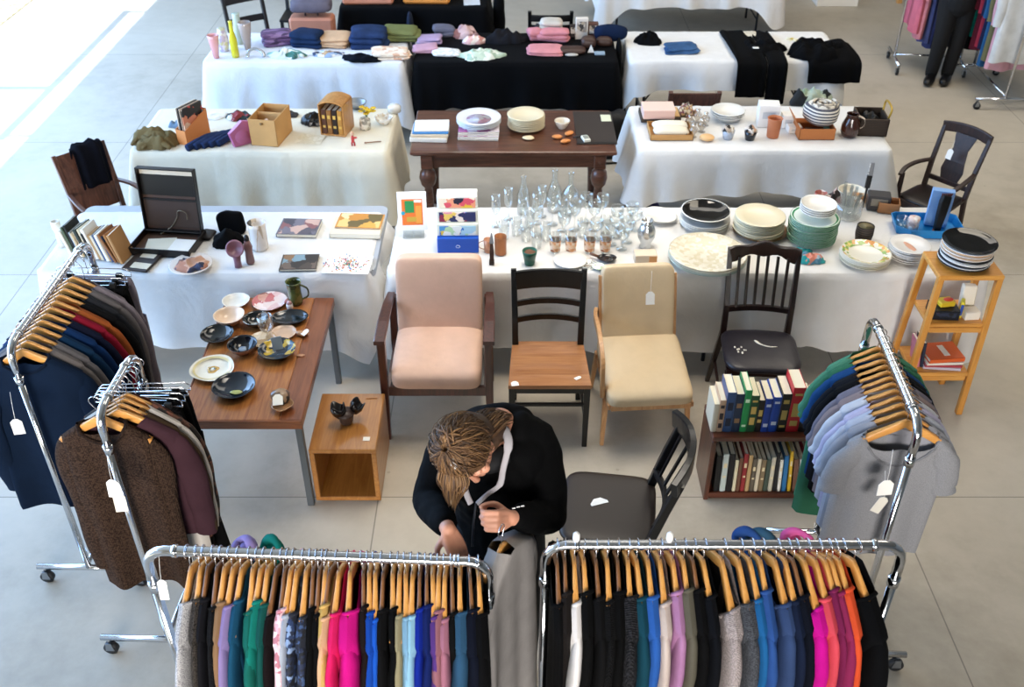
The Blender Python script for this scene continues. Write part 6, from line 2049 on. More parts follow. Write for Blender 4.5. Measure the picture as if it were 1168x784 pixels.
for k in range(9):
    a, b, c = rg.uniform(-.04, .05), rg.uniform(-.03, .04), rg.uniform(.03, .08)
    for q in range(5):
        mb.ell((a + .012 * math.cos(q * 1.256), b + .012 * math.sin(q * 1.256), c), (.012, .01, .006), mat('#e0c22e', .6), 8, 5)
    mb.ell((a, b, c + .004), (.007, .007, .005), mat('#c98a1e', .7), 6, 4)
mb.build('blossoms', t)
mb = MB()
for k in range(5):
    mb.tube([(0, 0, 0), (rg.uniform(-.03, .04), rg.uniform(-.02, .03), .06)], .002, mat('#5a7a3a', .7), 5)
mb.build('stems', t)
o = vase('bowl', 'white china bowl with floral band right of the yellow flowers', 'bowl', 438, 141, ZC2, bowl_prof(.07, .055, .004, .5), patches(['#e6e4de', '#d8d4ca', '#c9b8a0', '#eceae4'], 40, .25, .3))
vase('tin', 'white rounded lidded tin at the back right of the cream cloth', 'tin', 450, 127, ZC2, [(0, 0), (.05, 0), (.052, .035), (.04, .05), (0, .055)], ceramic('#e4e0d8'))
mb = MB(); mb.ell((0, 0, .05), (.012, .01, .03), mat('#c23a3a', .5), 10, 8); mb.ell((0, 0, .092), (.012, .012, .014), mat('#e0b090', .5), 10, 8); mb.ell((.018, 0, .06), (.016, .006, .008), mat('#c23a3a', .5), 8, 6); mb.ell((-.008, 0, .012), (.007, .007, .02), mat('#b03434', .5), 8, 6); mb.ell((.01, 0, .012), (.007, .007, .02), mat('#b03434', .5), 8, 6)
put(mb, 'figurine', 'tiny red figurine on the front of the cream cloth', 'figurine', 403, 166, ZC2)
mb = MB(); mb.tube([(-.055, -.01, .006), (.055, .012, .006)], .004, mat('#8a5a34', .6), 6); mb.ell((-.055, -.01, .006), (.012, .008, .005), mat('#8a5a34', .6), 8, 5); put(mb, 'wooden_spoon', 'little wooden spoon at the front right corner of the cream cloth', 'spoon', 426, 163, ZC2)
crumple('shoe', 'steel blue shoe beside the orange magazine file', 207, 144, ZC2, .16, .09, .06, mat('#5a7084', .5), 7, cat='shoe', freq=14)
crumple('scarf', 'cream white crumpled cloth right of the magazine file', 246, 133, ZC2, .2, .14, .03, mat('#e9e6de', .9), 12, cat='cloth')
crumple('sunhat', 'dark green and white bundle with red tip behind the navy rolls', 272, 135, ZC2, .2, .13, .06, patches(['#20302c', '#d8d4cc', '#2a3a36', '#8a2f34', '#1a2422'], 13, .7), 13, cat='bundle', freq=12)
crumple('belt', 'coiled grey belt left of the kraft box rear', 331, 132, ZC2, .12, .08, .04, mat('#3a3c42', .5), 15, cat='belt', freq=18)
vase('bowl', 'grey pewter bowl behind the yellow flowers', 'bowl', 406, 123, ZC2, bowl_prof(.085, .05), mat('#8f9294', .35, .5))

# ================================================================== brown console table
ZB = .7605
x, y = P(490, 158, ZB)
for k, (c, d, h, sx, sy) in enumerate((('#e9e4d8', 'white thick book at the bottom of the left pile on the brown table', .03, .27, .2), ('#d8c4a8', 'cream folder in the left pile on the brown table', .02, .27, .2), ('#3f86c4', 'blue folder in the left pile on the brown table', .012, .26, .19), ('#e8e6de', 'open white notebook on top of the left pile on the brown table', .012, .25, .19))):
    zz = ZB + (0, .0305, .051, .0635)[k]
    mb = MB(); mb.box((0, 0, h / 2), (sx, sy, h), mat(c, .6), .003)
    tag(mb.build('folder' if 0 < k < 3 else 'notebook', None, (x + .005 * k, y + .03 + .012 * k, zz), (0, 0, R(-3 + 1.5 * k))), d, 'folder' if 0 < k < 3 else 'book', 'left pile on the brown table')
x, y = P(546, 157, ZB)
cl = (('#e6e0dc', 'white magazine at the bottom below the pink platters', .016), ('#d8b8cc', 'pink-violet magazine under the pink platters', .012), ('#e4dcd8', 'pale magazine in the pile under the pink platters', .014), ('#b06a9a', 'purple magazine on top under the pink platters', .012))
z = ZB
for k, (c, d, h) in enumerate(cl):
    t = thing('magazine', d, 'magazine', (x, y + .05 + .01 * k, z), R(-2 + k), 'magazines under the pink platters')
    mb = MB(); mb.box((0, 0, h / 2), (.29, .21, h - .002), PAGE, .001); mb.build('pages', t)
    mb = MB(); mb.box((0, 0, h - .0006), (.295, .215, .0014), patches([c, '#e8dce4', c, '#c0508c', '#4a3a78', '#f0e8ea'], 12, .35, .2) if k in (1, 3) else mat(c, .4), .0004); mb.build('cover', t)
    z += h + .0006
cx_, cy_ = x, y + .11
for k in range(4):
    o = MB().lathe(plate_prof(.163, .024), ceramic('#dcdfe2') if k < 3 else ceramic('#e2e2e6'), n=36).build('platter', None, (cx_, cy_, z + .011 * k))
    tag(o, 'white platter in the stack on the purple magazine pile' if k < 3 else 'topmost white platter with rosy centre on the magazine pile', 'platter', 'platters on the magazine pile')
mb = MB(); mb.lathe([(0, .0), (.1, .001)], patches(['#d9a8bc', '#e6d4dc', '#c98aa8', '#e8dfe4', '#d8b8c8'], 16, .2, .3), n=30); mb.build('painted_centre', o, (0, 0, .0068))
stack('plate', 'plate', 600, 146, ZB, .138, 9, .0108, [ceramic('#d9c9a4'), ceramic('#e3d6b6')], 'topmost cream plate of the tall stack on the brown table', 'cream plate in the tall stack on the brown table', 'cream stack on the brown table', seed=6)
mb = MB(); mb.lathe(bowl_prof(.058, .06, .004, .5), ceramic('#e4dccb'), n=26); put(mb, 'bowl', 'small cream bowl near the desk pad on the brown table', 'bowl', 641, 146, ZB)
for k, (px, py) in enumerate(((636, 158), (645, 163), (649, 154))):
    mb = MB(); mb.ell((0, 0, .014), (.04, .024, .014), mat('#d98a4a', .5, var=.2), 18, 8, disp=.2, freq=40, seed=k)
    put(mb, 'seashell', ('left', 'front', 'rear')[k] + ' one of three small orange shells on the brown table', 'shell', px, py, ZB, .4 * k, 'orange shells')
mb = MB(); mb.ell((0, 0, .012), (.045, .03, .012), mat('#e0cda8', .5, var=.1), 18, 8, disp=.2, freq=30); put(mb, 'seashell', 'flat cream shell in front of the cream plate stack', 'shell', 603, 159, ZB)
x, y = P(678, 146, ZB)
t = thing('desk_pad', 'dark brown leather desk pad at the right of the brown table', 'desk pad', (x, y, ZB), 0)
mb = MB(); mb.box((0, 0, .004), (.29, .58, .007), mat('#3a302c', .5), .002); mb.build('pad', t)
mb = MB(); mb.box((0, -.275, .0082), (.285, .02, .002), mat('#1d1817', .4), .0005); mb.build('edge_strip', t)
mb = MB(); mb.box((0, 0, .002), (.075, .12, .003), mat('#d6d8bc', .7), .0005); put(mb, 'note_block', 'pale green note block at the rear edge of the desk pad', 'note block', 691, 135, ZB + .0075)
mb = MB(); mb.box((0, 0, .012), (.05, .085, .022), mat('#dcdcd0', .5), .004); mb.box((0, 0, .0245), (.035, .05, .003), mat('#8a8e84', .4), .0006); mb.tube([(0, .04, .01), (-.03, .06, .01), (-.08, .05, .008)], .006, mat('#2a2a2c', .5), 6); put(mb, 'desk_gadget', 'small white gadget with black lead on the desk pad', 'gadget', 668, 160, ZB + .0075, R(14))

# bag on the floor at the right end of the brown table
x, y = P(708, 200, 0.0)
x, y = .93, 6.62
t = thing('handbag', 'black shoulder bag with blue strap on the floor beside the brown table', 'bag', (x, y, 0), R(12))
mb = MB(); mb.ell((0, 0, .19), (.085, .14, .19), mat('#16171c', .5, bump=.15, bscale=30), 24, 14, 3.2, disp=.12, freq=8); mb.build('body', t)
mb = MB(); mb.tube(smooth_path([(-.03, -.1, .33), (-.05, -.06, .52), (-.03, .04, .6), (-.01, .12, .36)], 6), .009, mat('#2a3a5c', .5), 8); mb.build('strap', t)
mb = MB(); mb.box((-.08, -.08, .2), (.012, .03, .16), mat('#c9a23a', .4, .4), .003); mb.build('buckle', t)
mb = MB(); mb.ell((0, 0, .14), (.06, .12, .14), mat('#4a4684', .6), 18, 12, 3, disp=.1, freq=8); tag(mb.build('tote_bag', None, (1.06, 6.64, 0)), 'small violet bag behind the black shoulder bag', 'bag')
t = thing('backpack', 'black backpack with hanging straps under the back middle table', 'backpack', (.86, 8.05, 0), R(20))
mb = MB(); mb.ell((0, 0, .2), (.15, .11, .2), mat('#17181d', .6, bump=.2, bscale=25), 24, 14, 3.4, disp=.14, freq=9); mb.build('body', t)
mb = MB(); mb.tube(smooth_path([(-.12, 0, .36), (-.2, -.08, .3), (-.26, -.12, .08), (-.12, -.16, .012), (.12, -.2, .012)], 6), .016, mat('#1d1e24', .6), 8, flat=.4); mb.build('strap', t)

# ================================================================== middle right white table
ob = open_box('tray', 'shallow brown wooden tray with cream rolled linen at the left', 765, 157, ZC2, .31, .25, .045, wood('#a9773c', '#c99a5c', 'x', .5, 6, .1), R(0))
ob.location.y += .07
x, y = ob.location.x, ob.location.y
for k, (dy, c, d) in enumerate(((-.05, '#e6dcc6', 'front'), (.03, '#e9e2d0', 'rear'))):
    mb = MB(); mb.ell((0, 0, .035), (.13, .05, .033), mat(c, .85), 30, 12, 4, p2=2.2, disp=.06, freq=20); tag(mb.build('linen_roll', None, (x, y + dy, ZC2 + .006 + .012 * k)), d + ' cream linen roll lying in the shallow brown tray', 'linen', 'linen in the brown tray')
mb = MB(); mb.tube([(-.13, 0, 0), (.09, .0, .0)], .007, mat('#2a2a2c', .4, .5), 8); mb.box((.08, 0, 0), (.03, .016, .03), mat('#8a8a8c', .3, .8), .003); tag(mb.build('metal_rod', None, (x + .02, y - .085, ZC2 + .03)), 'dark metal rod lying across the front of the brown tray', 'rod')
mb = MB(); mb.box((0, 0, .02), (.30, .2, .04), mat('#46392c', .6), .004); mb.box((0, 0, .045), (.28, .18, .01), mat('#c9a472', .7), .002); put(mb, 'wooden_case', 'dark shallow wooden case below the pink box', 'case', 752, 134, ZC2)
mb = MB(); mb.box((0, 0, .032), (.235, .17, .064), mat('#e6bfb0', .6), .004); mb.box((0, 0, .066), (.24, .175, .008), mat('#eccabb', .6), .003); o = put(mb, 'box', 'pale pink flat box on the dark wooden case', 'box', 750, 131, ZC2 + .0505)
crumple('dried_flowers', 'dried flower spray beside the pink box', 783, 131, ZC2, .14, .12, .10, patches(['#c9a472', '#e6dccb', '#8a5a6a', '#d8c8b0', '#6a5a44'], 60, .9), 4, cat='dried flowers', freq=30)
cg = thin_glass('#f0ece6', .06, .2)
rg = random.Random(6)
for k, (px, py) in enumerate(((786, 146), (795, 139), (800, 150), (790, 156), (804, 143))):
    vase('crystal_ornament', ('left', 'rear', 'right front', 'front', 'right rear')[k] + ' one of the clear crystal ornaments right of the brown tray', 'ornament', px, py, ZC2, [(0, 0), (.03, 0), (.012, .015), (.03, .04), (.034, .06), (.012, .085), (.018, .1), (0, .108)], cg, n=10, group='crystal ornaments')
mb = MB(); mb.ell((0, 0, .022), (.055, .05, .022), mat('#dcb07a', .35), 22, 10); put(mb, 'soap', 'honey coloured round soap in front of the crystal ornaments', 'soap', 806, 160, ZC2)
stack('bowl', 'bowl', 829, 136, ZC2, .128, 3, .016, [wh], 'topmost white shallow bowl in the middle of the right white table', 'white shallow bowl under the topmost one, right white table', 'white shallow bowls', h=.045)
for k, (px, py, c, d) in enumerate(((830, 158, '#a9b0bc', 'grey-blue patterned cup with dark knotted cloth on it'), (855, 159, '#1c2636', 'dark navy cup with brown top right of the grey-blue cup'))):
    o = vase('cup', d, 'cup', px, py, ZC2, [(0, 0), (.034, 0), (.046, .065), (.043, .066), (.032, .01), (0, .01)], ceramic(c), n=18)
    mb = MB(); mb.ell((0, 0, .07), (.045, .045, .03), patches(['#d8d4cc', '#2a2626', '#b8a898'] if k == 0 else ['#b8947a', '#1d1a1c', '#d0c4b8'], 30, .7), 18, 10, disp=.5, freq=40, seed=k); mb.build('topping', o)
vase('terracotta_vase', 'square-shouldered terracotta vase in front of the white cartons', 'vase', 881, 156, ZC2, [(0, 0), (.042, 0), (.044, .01), (.05, .13), (.056, .145), (.052, .148), (.044, .13), (.038, .02), (0, .02)], mat('#b9714c', .7, var=.1), n=20)
for k, (px, py, sx, sy, h, d) in enumerate(((874, 142, .15, .12, .17, 'tall white carton behind the terracotta vase'), (897, 144, .09, .09, .1, 'small white carton right of the terracotta vase'), (905, 150, .10, .08, .05, 'low cream carton right of the terracotta vase'))):
    mb = MB(); mb.box((0, 0, h / 2), (sx, sy, h), mat('#e6e4e0', .6), .003); mb.box((0, -sy / 2 - .0008, h * .55), (sx * .6, .0012, h * .3), mat('#c4c8cc', .5), .0003)
    o = put(mb, 'carton', d, 'carton', px, py, ZC2, R(-6 + 5 * k))
ob = open_box('cardboard_box', 'open orange-brown cardboard box with a raised side flap', 930, 158, ZC2, .26, .2, .085, mat('#b9713c', .75), R(0)); ob.location.y += .07
x, y = ob.location.x, ob.location.y
mb = MB(); mb.box((-.155, .02, .125), (.004, .17, .10), mat('#b4703e', .75), .001, (0, R(-28), 0)); mb.build('raised_flap', ob)
mb = MB(); mb.box((0, 0, .02), (.15, .03, .03), mat('#c2466a', .5), .003); mb.box((.02, .04, .02), (.13, .03, .03), mat('#5a4a44', .6), .003); tag(mb.build('packet', None, (x - .02, y - .02, ZC2 + .008), (0, 0, R(-10))), 'pink and brown packets inside the orange-brown box', 'packet')
mb = MB(); mb.box((0, 0, .03), (.03, .06, .06), mat('#6f9a84', .5), .003); tag(mb.build('packet', None, (x + .09, y + .0, ZC2 + .008)), 'small green packet at the right inside the orange-brown box', 'packet')
x, y = x + .05, y + .05
t = thing('blanket', 'rolled grey and cream striped blanket resting on the orange-brown box', 'blanket', (x, y, ZC2 + .086))
sm = stripes('#d8d2c4', '#4a4a54', 14, 'z', .9, .5)
mb = MB(); mb.lathe([(0, .0), (.10, .0), (.125, .03), (.13, .08), (.12, .12), (.09, .135), (.06, .12), (.05, .128), (.03, .115), (0, .12)], sm, n=34, wob=.04); mb.build('roll', t)
mb = MB(); mb.tube([(.02 * math.cos(a) * (1 + a * .32), .02 * math.sin(a) * (1 + a * .32), .135) for a in [k * .4 for k in range(34)]], .013, patches(['#d8d0c0', '#7a746c', '#c4bcae'], 40, .9), 8); mb.build('top_coil', t)
crumple('jacket', 'sage green and black jackets heaped behind the striped blanket', 925, 118, ZC2, .3, .16, .14, patches(['#8a9c84', '#1d2020', '#a9b4a0', '#2a2c2c'], 7, .85, smooth=False), 7, cat='clothing', freq=9)
o = vase('pitcher', 'brown glass pitcher with dark liquid and round handle', 'pitcher', 968, 155, ZC2, [(0, 0), (.05, 0), (.068, .04), (.066, .09), (.046, .14), (.042, .165), (.046, .172), (.042, .172), (.038, .16), (.042, .14), (.06, .09), (.06, .04), (0, .03)], mat('#4a2a20', .1, trans=.0, coat=.5), handle=(.04, .05, .155, .05, .009, mat('#d8cabc', .2)))
ob = open_box('basket', 'dark brown wicker basket with black things at the right table end', 993, 152, ZC2, .21, .24, .13, stripes('#2c2019', '#4a3828', 30, 'z', .75, .5), R(-4), .012); ob.location.y += .06
mb = MB(); mb.tube(smooth_path([(.1, -.08, .12), (.11, -.08, .2), (.11, .08, .2), (.1, .08, .12)], 5), .008, mat('#b9963c', .4, .5), 8); mb.build('handle', ob)
x, y = ob.location.x, ob.location.y
crumple('black_cloth', 'black cloth bundle inside the wicker basket', 993, 140, ZC2 + .02, .16, .19, .13, mat('#141416', .5), 3, cat='cloth'); 
for o in COL.objects:
    if o.get('label') == 'black cloth bundle inside the wicker basket':
        o.location = (x, y, ZC2 + .014)
# ================================================================== back row, left table
vase('vase', 'pink ribbed vase at the left end of the back left table', 'vase', 247, 66, .742, [(0, 0), (.025, 0), (.045, .17), (.05, .2), (.046, .2), (.042, .17), (0, .02)], ceramic('#dca0a0'))
o = vase('bottle', 'slim yellow glass bottle beside the pink vase', 'bottle', 269, 65, .742, [(0, 0), (.03, 0), (.034, .03), (.032, .16), (.018, .22), (.016, .3), (.02, .31), (0, .31)], mat('#c9c22a', .1, coat=.5))
vase('vase', 'grey-brown tapering vase right of the yellow bottle', 'vase', 283, 56, .742, [(0, 0), (.025, 0), (.05, .17), (.058, .23), (.052, .24), (.045, .17), (0, .02)], ceramic('#a89a94'))
vase('vase', 'white and lilac blossom vase behind the pink vase', 'vase', 256, 58, .742, [(0, 0), (.035, 0), (.055, .07), (.05, .13), (.03, .18), (.034, .2), (0, .19)], patches(['#d8d2d8', '#b8a8bc', '#e8e4e0', '#c9c49a'], 30, .3, .3))
vase('vase', 'tall pale green vase behind the yellow bottle', 'vase', 274, 50, .742, [(0, 0), (.03, 0), (.04, .12), (.03, .25), (.035, .27), (0, .26)], ceramic('#b8c4b4'))
Z3 = .742
mb = MB(); mb.tube(smooth_path([(-.06, -.02, .012), (-.05, .03, .05), (0, .05, .06), (.06, .03, .04), (.08, -.01, .014)], 5), .016, mat('#b8bcc0', .25, .8), 8, flat=.5); put(mb, 'shoehorn', 'bent silver handle piece left of the green cloth', 'metalware', 291, 66, Z3)
fl2 = [('trousers', 'plum purple folded garment, first folded pile on the back left table', 318, 48, .26, .2, .08, patches(['#5f4468', '#7a5c84', '#4a3452', '#8a6c90'], 12, .9, stretch=(1, 3, 3)), .2),
       ('jeans', 'folded navy jeans right of the plum garment', 350, 51, .26, .22, .10, cloth('#23395e', .25, 240, .4), -.1),
       ('shirt', 'folded peach shirt beside the navy jeans', 382, 50, .28, .22, .07, cloth('#dcb48e'), -.15),
       ('jeans', 'folded blue jeans pile with rounded edges, centre right', 422, 50, .3, .24, .11, cloth('#2c3f66', .3, 240, .4), .0),
       ('sweater', 'folded olive green sweater at the right rear', 458, 44, .3, .2, .08, cloth('#7a8050'), .08),
       ('shirt', 'folded cream blossom-print shirt at the front right', 447, 64, .3, .18, .045, patches(['#e9d6c0', '#e6c4a8', '#f0e4d4', '#d8a88a', '#efe0cc'], 30, .9), .1)]
for nm, d, px, py, sx, sy, h, m, rz in fl2:
    folded(nm, d if 'table' in d else d + ' of the back left table', px, py, Z3, sx * 1.12, sy * 1.2, h * 1.2, m, rz, 3, 'folded clothing', 'folded clothes on the back left table')
crumple('scarf', 'green and grey silk scarf spread on the back left cloth', 326, 64, Z3, .34, .15, .05, patches(['#3f7a72', '#c4ccc8', '#7aa49a', '#dfe4e0', '#2a5a58'], 9, .6, stretch=(1, 2.5, 1)), 21, cat='scarf', freq=8)
crumple('scarf', 'blue patterned scarf with brown cord between peach shirt and jeans', 372, 62, Z3, .3, .14, .03, patches(['#8fa6c4', '#dfe0dc', '#2f3f60', '#b8946a', '#c4ccd8'], 16, .7), 22, cat='scarf', freq=9)
twists('green and grey silk scarf spread on the back left cloth', 6, .3, .13, .05, mat('#4a857c', .7), 3)
crumple('sweater', 'dark navy sweater heaped at the front of the back left cloth', 413, 68, Z3, .34, .16, .06, cloth('#171d2c', .3), 23, freq=8)
folded('napkin', 'white square napkin under the green scarf', 340, 58, Z3, .3, .2, .008, mat('#eeeef0', .9), .1, 1, 'napkin')
# back middle black table
for px in (657, 763):
    x = (px - 584) * 3.165 / FPX
    mb = MB(); mb.lathe([(0, 0), (.009, 0), (.012, .012), (.011, .03), (.006, .038), (0, .04)], mat('#e9e8e4', .4), n=14)
    tag(mb.build('size_marker', None, (x, 2.187, 1.436)), 'small white knob on the front right rail ' + ('near its left end' if px < 700 else 'above the orchid pink blouse'), 'size marker')
folded('blouse', 'folded lilac blouse at the left end of the black cloth', 489, 48, Z3, .22, .16, .05, cloth('#b8a0c0'), 0, 2, 'folded clothing')
folded('blouse', 'folded pink knit top in front of the lilac blouse', 486, 58, Z3, .22, .16, .045, cloth('#d4a8bc'), .15, 2, 'folded clothing')
folded('blouse', 'folded white lace top beside the pink knit top', 509, 62, Z3, .24, .17, .03, patches(['#e2e0dc', '#cfd0cc', '#ecebe8'], 60, .9), -.05, 2, 'folded clothing')
crumple('blouse', 'mint green leafy blouse spread over the black cloth', 549, 64, Z3, .42, .22, .06, patches(['#b8ccb8', '#d4e0d0', '#a4bca8', '#c8d8c4', '#e4eae0'], 22, .9), 25, freq=10)
crumple('sweater', 'dark charcoal fluffy heap at the rear middle of the black cloth', 578, 47, Z3, .36, .2, .12, cloth('#2a2b32', .35, 120, .6), 26, freq=9)
crumple('scarf', 'dusty pink and brown scarf at the rear of the black cloth', 531, 42, Z3, .24, .16, .11, patches(['#b08a8a', '#8a5a54', '#c4a4a0', '#6a4440'], 10, .9), 27, cat='scarf', freq=9)
folded('shirt', 'small grey folded garment behind the lilac blouse', 508, 40, Z3, .2, .14, .08, cloth('#6a6a7a'), 0, 2, 'folded clothing')
crumple('scarf', 'coral and cream small cloth behind the mint blouse', 541, 49, Z3, .2, .1, .07, patches(['#d8a8a0', '#e6d4c8', '#c4887e'], 14, .9), 28, cat='cloth', freq=10)
pk2 = cloth('#e0939a')
x, y = P(622, 56, Z3)
folded('sweater', 'folded pink sweater at the rear of the pink bundle', 632, 46, Z3, .28, .16, .10, pk2, -.1, 3, 'folded clothing')
folded('shirt', 'folded pink shirt with one arm hanging to the front edge', 621, 60, Z3, .32, .22, .045, cloth('#e49aa0'), .0, 2, 'folded clothing')
folded('shirt', 'smaller folded pink cloth at the left of the pink sweater', 611, 45, Z3, .13, .14, .09, cloth('#dc9098'), .1, 2, 'folded clothing')
folded('towel', 'cream folded towels stacked behind the pink bundle', 629, 24, Z3 + .0, .22, .2, .14, cloth('#d6cec2'), 0, 4, 'towel')
for o in COL.objects:
    if o.get('label') == 'cream folded towels stacked behind the pink bundle':
        o.location = (.36, 9.0, Z3)
crumple('scarf', 'grey and white small cloth left of the cream towels', 612, 22, Z3, .12, .12, .12, patches(['#d8d6d2', '#8a929c', '#2f3440'], 20, .9), 30, cat='cloth', freq=10)
for o in COL.objects:
    if o.get('label') == 'grey and white small cloth left of the cream towels':
        o.location = (.22, 8.95, Z3)
bks = [('box', 'upright white card box with dark picture at the rear right of the black cloth', 663, 44, .11, .05, .19, '#d8d0c6'), ('box', 'dark brown box left of the white card box', 654, 42, .07, .05, .11, '#3a2a26'), ('box', 'brown and blue tin right of the white card box', 676, 43, .09, .06, .14, '#5a3a30')]
for nm, d, px, py, sx, sy, h, c in bks:
    mb = MB(); mb.box((0, 0, h / 2), (sx, sy, h), mat(c, .5), .004); mb.box((0, -sy / 2 - .001, h * .6), (sx * .8, .002, h * .5), patches(['#8a8078', '#c9c0b4', '#3a3434', '#a89884'], 30, .5), .0004)
    put(mb, nm, d, 'box', px, py, Z3)
lt_ = mat('#4a332a', .45, var=.15)
for k, (px, py, sx, sy, h, d) in enumerate(((653, 60, .24, .14, .05, 'flat brown leather purse at the left of the brown bags'), (671, 54, .13, .12, .10, 'upright brown leather wallet in the middle of the brown bags'), (689, 52, .14, .1, .08, 'brown leather pouch at the right of the brown bags'))):
    mb = MB(); mb.ell((0, 0, h / 2), (sx / 2, sy / 2, h / 2), lt_, 24, 10, 4, p2=2.6, disp=.08, freq=14); put(mb, 'leather_bag', d, 'bag', px, py, Z3, 0, 'brown leather goods')
mb = MB(); mb.ell((0, 0, .07), (.15, .075, .07), cloth('#1b2f54'), 28, 14, 2.6, disp=.08, freq=14); put(mb, 'blanket_roll', 'navy blue rolled blanket at the right end of the black cloth', 'blanket', 696, 46, Z3, -.05)
mb = MB(); mb.prism([(-.03, 0), (.03, 0), (0, .07)], -.002, .002, mat('#ecebe6', .6), 'y'); put(mb, 'folded_card', 'small white triangular price card before the brown bags', 'price card', 674, 60, Z3)
mb = MB(); mb.box((0, 0, .01), (.09, .06, .02), mat('#8fa4b4', .4), .004); put(mb, 'tin', 'little blue-grey tin right of the white price card', 'tin', 684, 62, Z3)
mb = MB(); mb.ell((0, 0, .012), (.06, .025, .012), mat('#b8b4ac', .4), 14, 8); put(mb, 'brooch', 'small silver item at the left of the brown bags', 'brooch', 652, 64, Z3)
mb = MB(); mb.ell((0, 0, .0), (.03, .12, .28), cloth('#15171d'), 18, 14, 2.6, disp=.12, freq=9); tag(mb.build('jacket', None, (.95, 8.72, .52)), 'black jacket hanging down the right end of the black table', 'clothing')
# back right white table
crumple('sweater', 'small black folded knit at the left of the back right cloth', 738, 49, Z3, .26, .15, .10, cloth('#12141a', .3), 31, freq=12)
folded('jeans', 'folded mid-blue jeans on the back right white cloth', 777, 58, Z3, .30, .2, .045, cloth('#3f628f', .3, 260, .4), .12, 3, 'folded clothing')
x, y = P(806, 48, Z3)
mb = ribbon([(0, .62, .02), (.01, .3, .028), (.02, .02, .025), (.035, -.075, .0), (.04, -.115, -.06), (.045, -.125, -.30)], .26, .03, cloth('#0f1014'), 3, .006)
tag(mb.build('trousers', None, (2.02, 8.40, Z3)), 'black trousers draped over the front edge of the back right cloth', 'clothing')
mb = ribbon([(0, .60, .02), (.01, .3, .028), (.02, .02, .025), (.03, -.075, .0), (.035, -.115, -.06), (.04, -.125, -.36)], .17, .03, cloth('#14151a'), 5, .006)
tag(mb.build('trousers', None, (2.245, 8.40, Z3)), 'second black trouser leg hanging lower, right of the first', 'clothing')
crumple('sweater', 'black patterned clothes heap right of the draped trousers', 868, 58, Z3, .42, .3, .10, cloth('#101218', .3), 33, freq=9)
crumple('coat', 'large black coat heaped at the right end of the back right cloth', 930, 62, Z3, .52, .34, .14, cloth('#0f1118', .3), 34, freq=7, nu=60, nv=30)
mb = ribbon([(0, .3, .03), (.0, .02, .03), (.01, -.08, .0), (.015, -.12, -.05), (.02, -.13, -.18)], .46, .04, cloth('#0f1118', .3), 8, .012)
o = mb.build('coat', None, (2.76, 8.43, Z3)); tag(o, 'black jacket hem hanging over the right corner of the back right cloth', 'clothing')
t = thing('flower_brooch', 'small white flower on the black clothes heap', 'flower', (2.43, 8.56, Z3 + .10))
mb = MB()
for q in range(6):
    mb.ell((.035 * math.cos(q * 1.05), .035 * math.sin(q * 1.05), .01), (.024, .014, .006), mat('#d9d4b8', .7), 10, 6, rot=(0, 0, q * 1.05))
mb.build('petals', t)
mb = MB(); mb.ell((0, 0, .014), (.014, .014, .01), mat('#b8a24a', .7), 10, 6); mb.build('centre', t)
mb = MB(); mb.box((0, 0, .004), (.05, .035, .004), mat('#e4e4e0', .6), .001); put(mb, 'price_card', 'tiny white card on the black clothes heap', 'price card', 862, 55, Z3 + .09)
folded('shirt', 'thin cream folded cloth behind the black clothes heap', 846, 42, Z3, .3, .14, .03, cloth('#ddd6c4'), 0, 2, 'folded clothing')

# ================================================================== farthest row: suitcases
def suitcase(label, loc, sx, sy, sz, m, rz=0.0, handle=True, lid=None):
    t = thing('suitcase', label, 'suitcase', loc, rz)
    mb = MB(); mb.box((0, 0, sz / 2), (sx, sy, sz), m, .02); mb.build('shell', t)
    mb = MB(); mb.box((0, -.001, sz * .5), (sx + .003, sy + .004, .012), mat('#6a4a40', .5), .002); mb.build('seam', t)
    if handle:
        mb = MB(); mb.tube(smooth_path([(-.06, 0, sz), (-.05, 0, sz + .035), (.05, 0, sz + .035), (.06, 0, sz)], 5), .009, mat('#4a342c', .5), 8); mb.build('handle', t)
    for sx_ in (-1, 1):
        mb = MB(); mb.box((sx_ * sx * .32, -sy / 2 - .004, sz * .52), (.03, .01, .04), mat('#b8a070', .35, .8), .002); mb.build('latch', t)
    return t


sal = mat('#c98468', .5, var=.06)
suitcase('large salmon leather suitcase standing on the floor behind the folded jeans', (-1.93, 9.62, 0), .42, .2, .72, sal)
mb = MB(); mb.ell((0, 0, .05), (.2, .1, .06), cloth('#6a6470'), 24, 10, 3.5, disp=.1, freq=12); tag(mb.build('blanket', None, (-1.93, 9.63, .765)), 'grey folded blanket lying on the large salmon suitcase', 'blanket')
suitcase('flat salmon case at the left of the farthest black table', (-1.42, 10.03, .742), .50, .32, .14, sal, R(1), False)
suitcase('flat orange case at the right of the farthest black table', (-.84, 10.05, .742), .46, .32, .12, mat('#d98a3c', .5, var=.06), R(-1), False)
x, y = -.40, 9.98
mb = MB(); mb.box((0, 0, .003), (.16, .24, .006), mat('#c9d0d8', .6), .001); tag(mb.build('paper_sheet', None, (x, y, .7425), (0, 0, R(4))), 'grey-white printed sheet at the right end of the farthest black table', 'paper')
mb = MB(); mb.ell((0, 0, .2), (.035, .1, .24), cloth('#2f384c'), 18, 12, 2.6, disp=.1, freq=9); tag(mb.build('jacket', None, (-1.0, 9.77, .27)), 'slate grey cloth hanging at the middle of the farthest black table', 'clothing')
t = thing('stool', 'dark coat stand post with black fabric near the farthest black table', 'coat stand', (-.13, 10.0, 0))
mb = MB(); mb.tube([(0, 0, .03), (0, 0, 1.3)], .025, mat('#1a1a1e', .5), 10); mb.lathe([(0, 0), (.14, 0), (.13, .025), (0, .03)], mat('#1a1a1e', .5)); mb.build('post', t)
mb = MB(); mb.ell((0, 0, .55), (.06, .08, .36), cloth('#15161b'), 18, 14, 2.4, disp=.15, freq=8); mb.build('cloth_wrap', t)
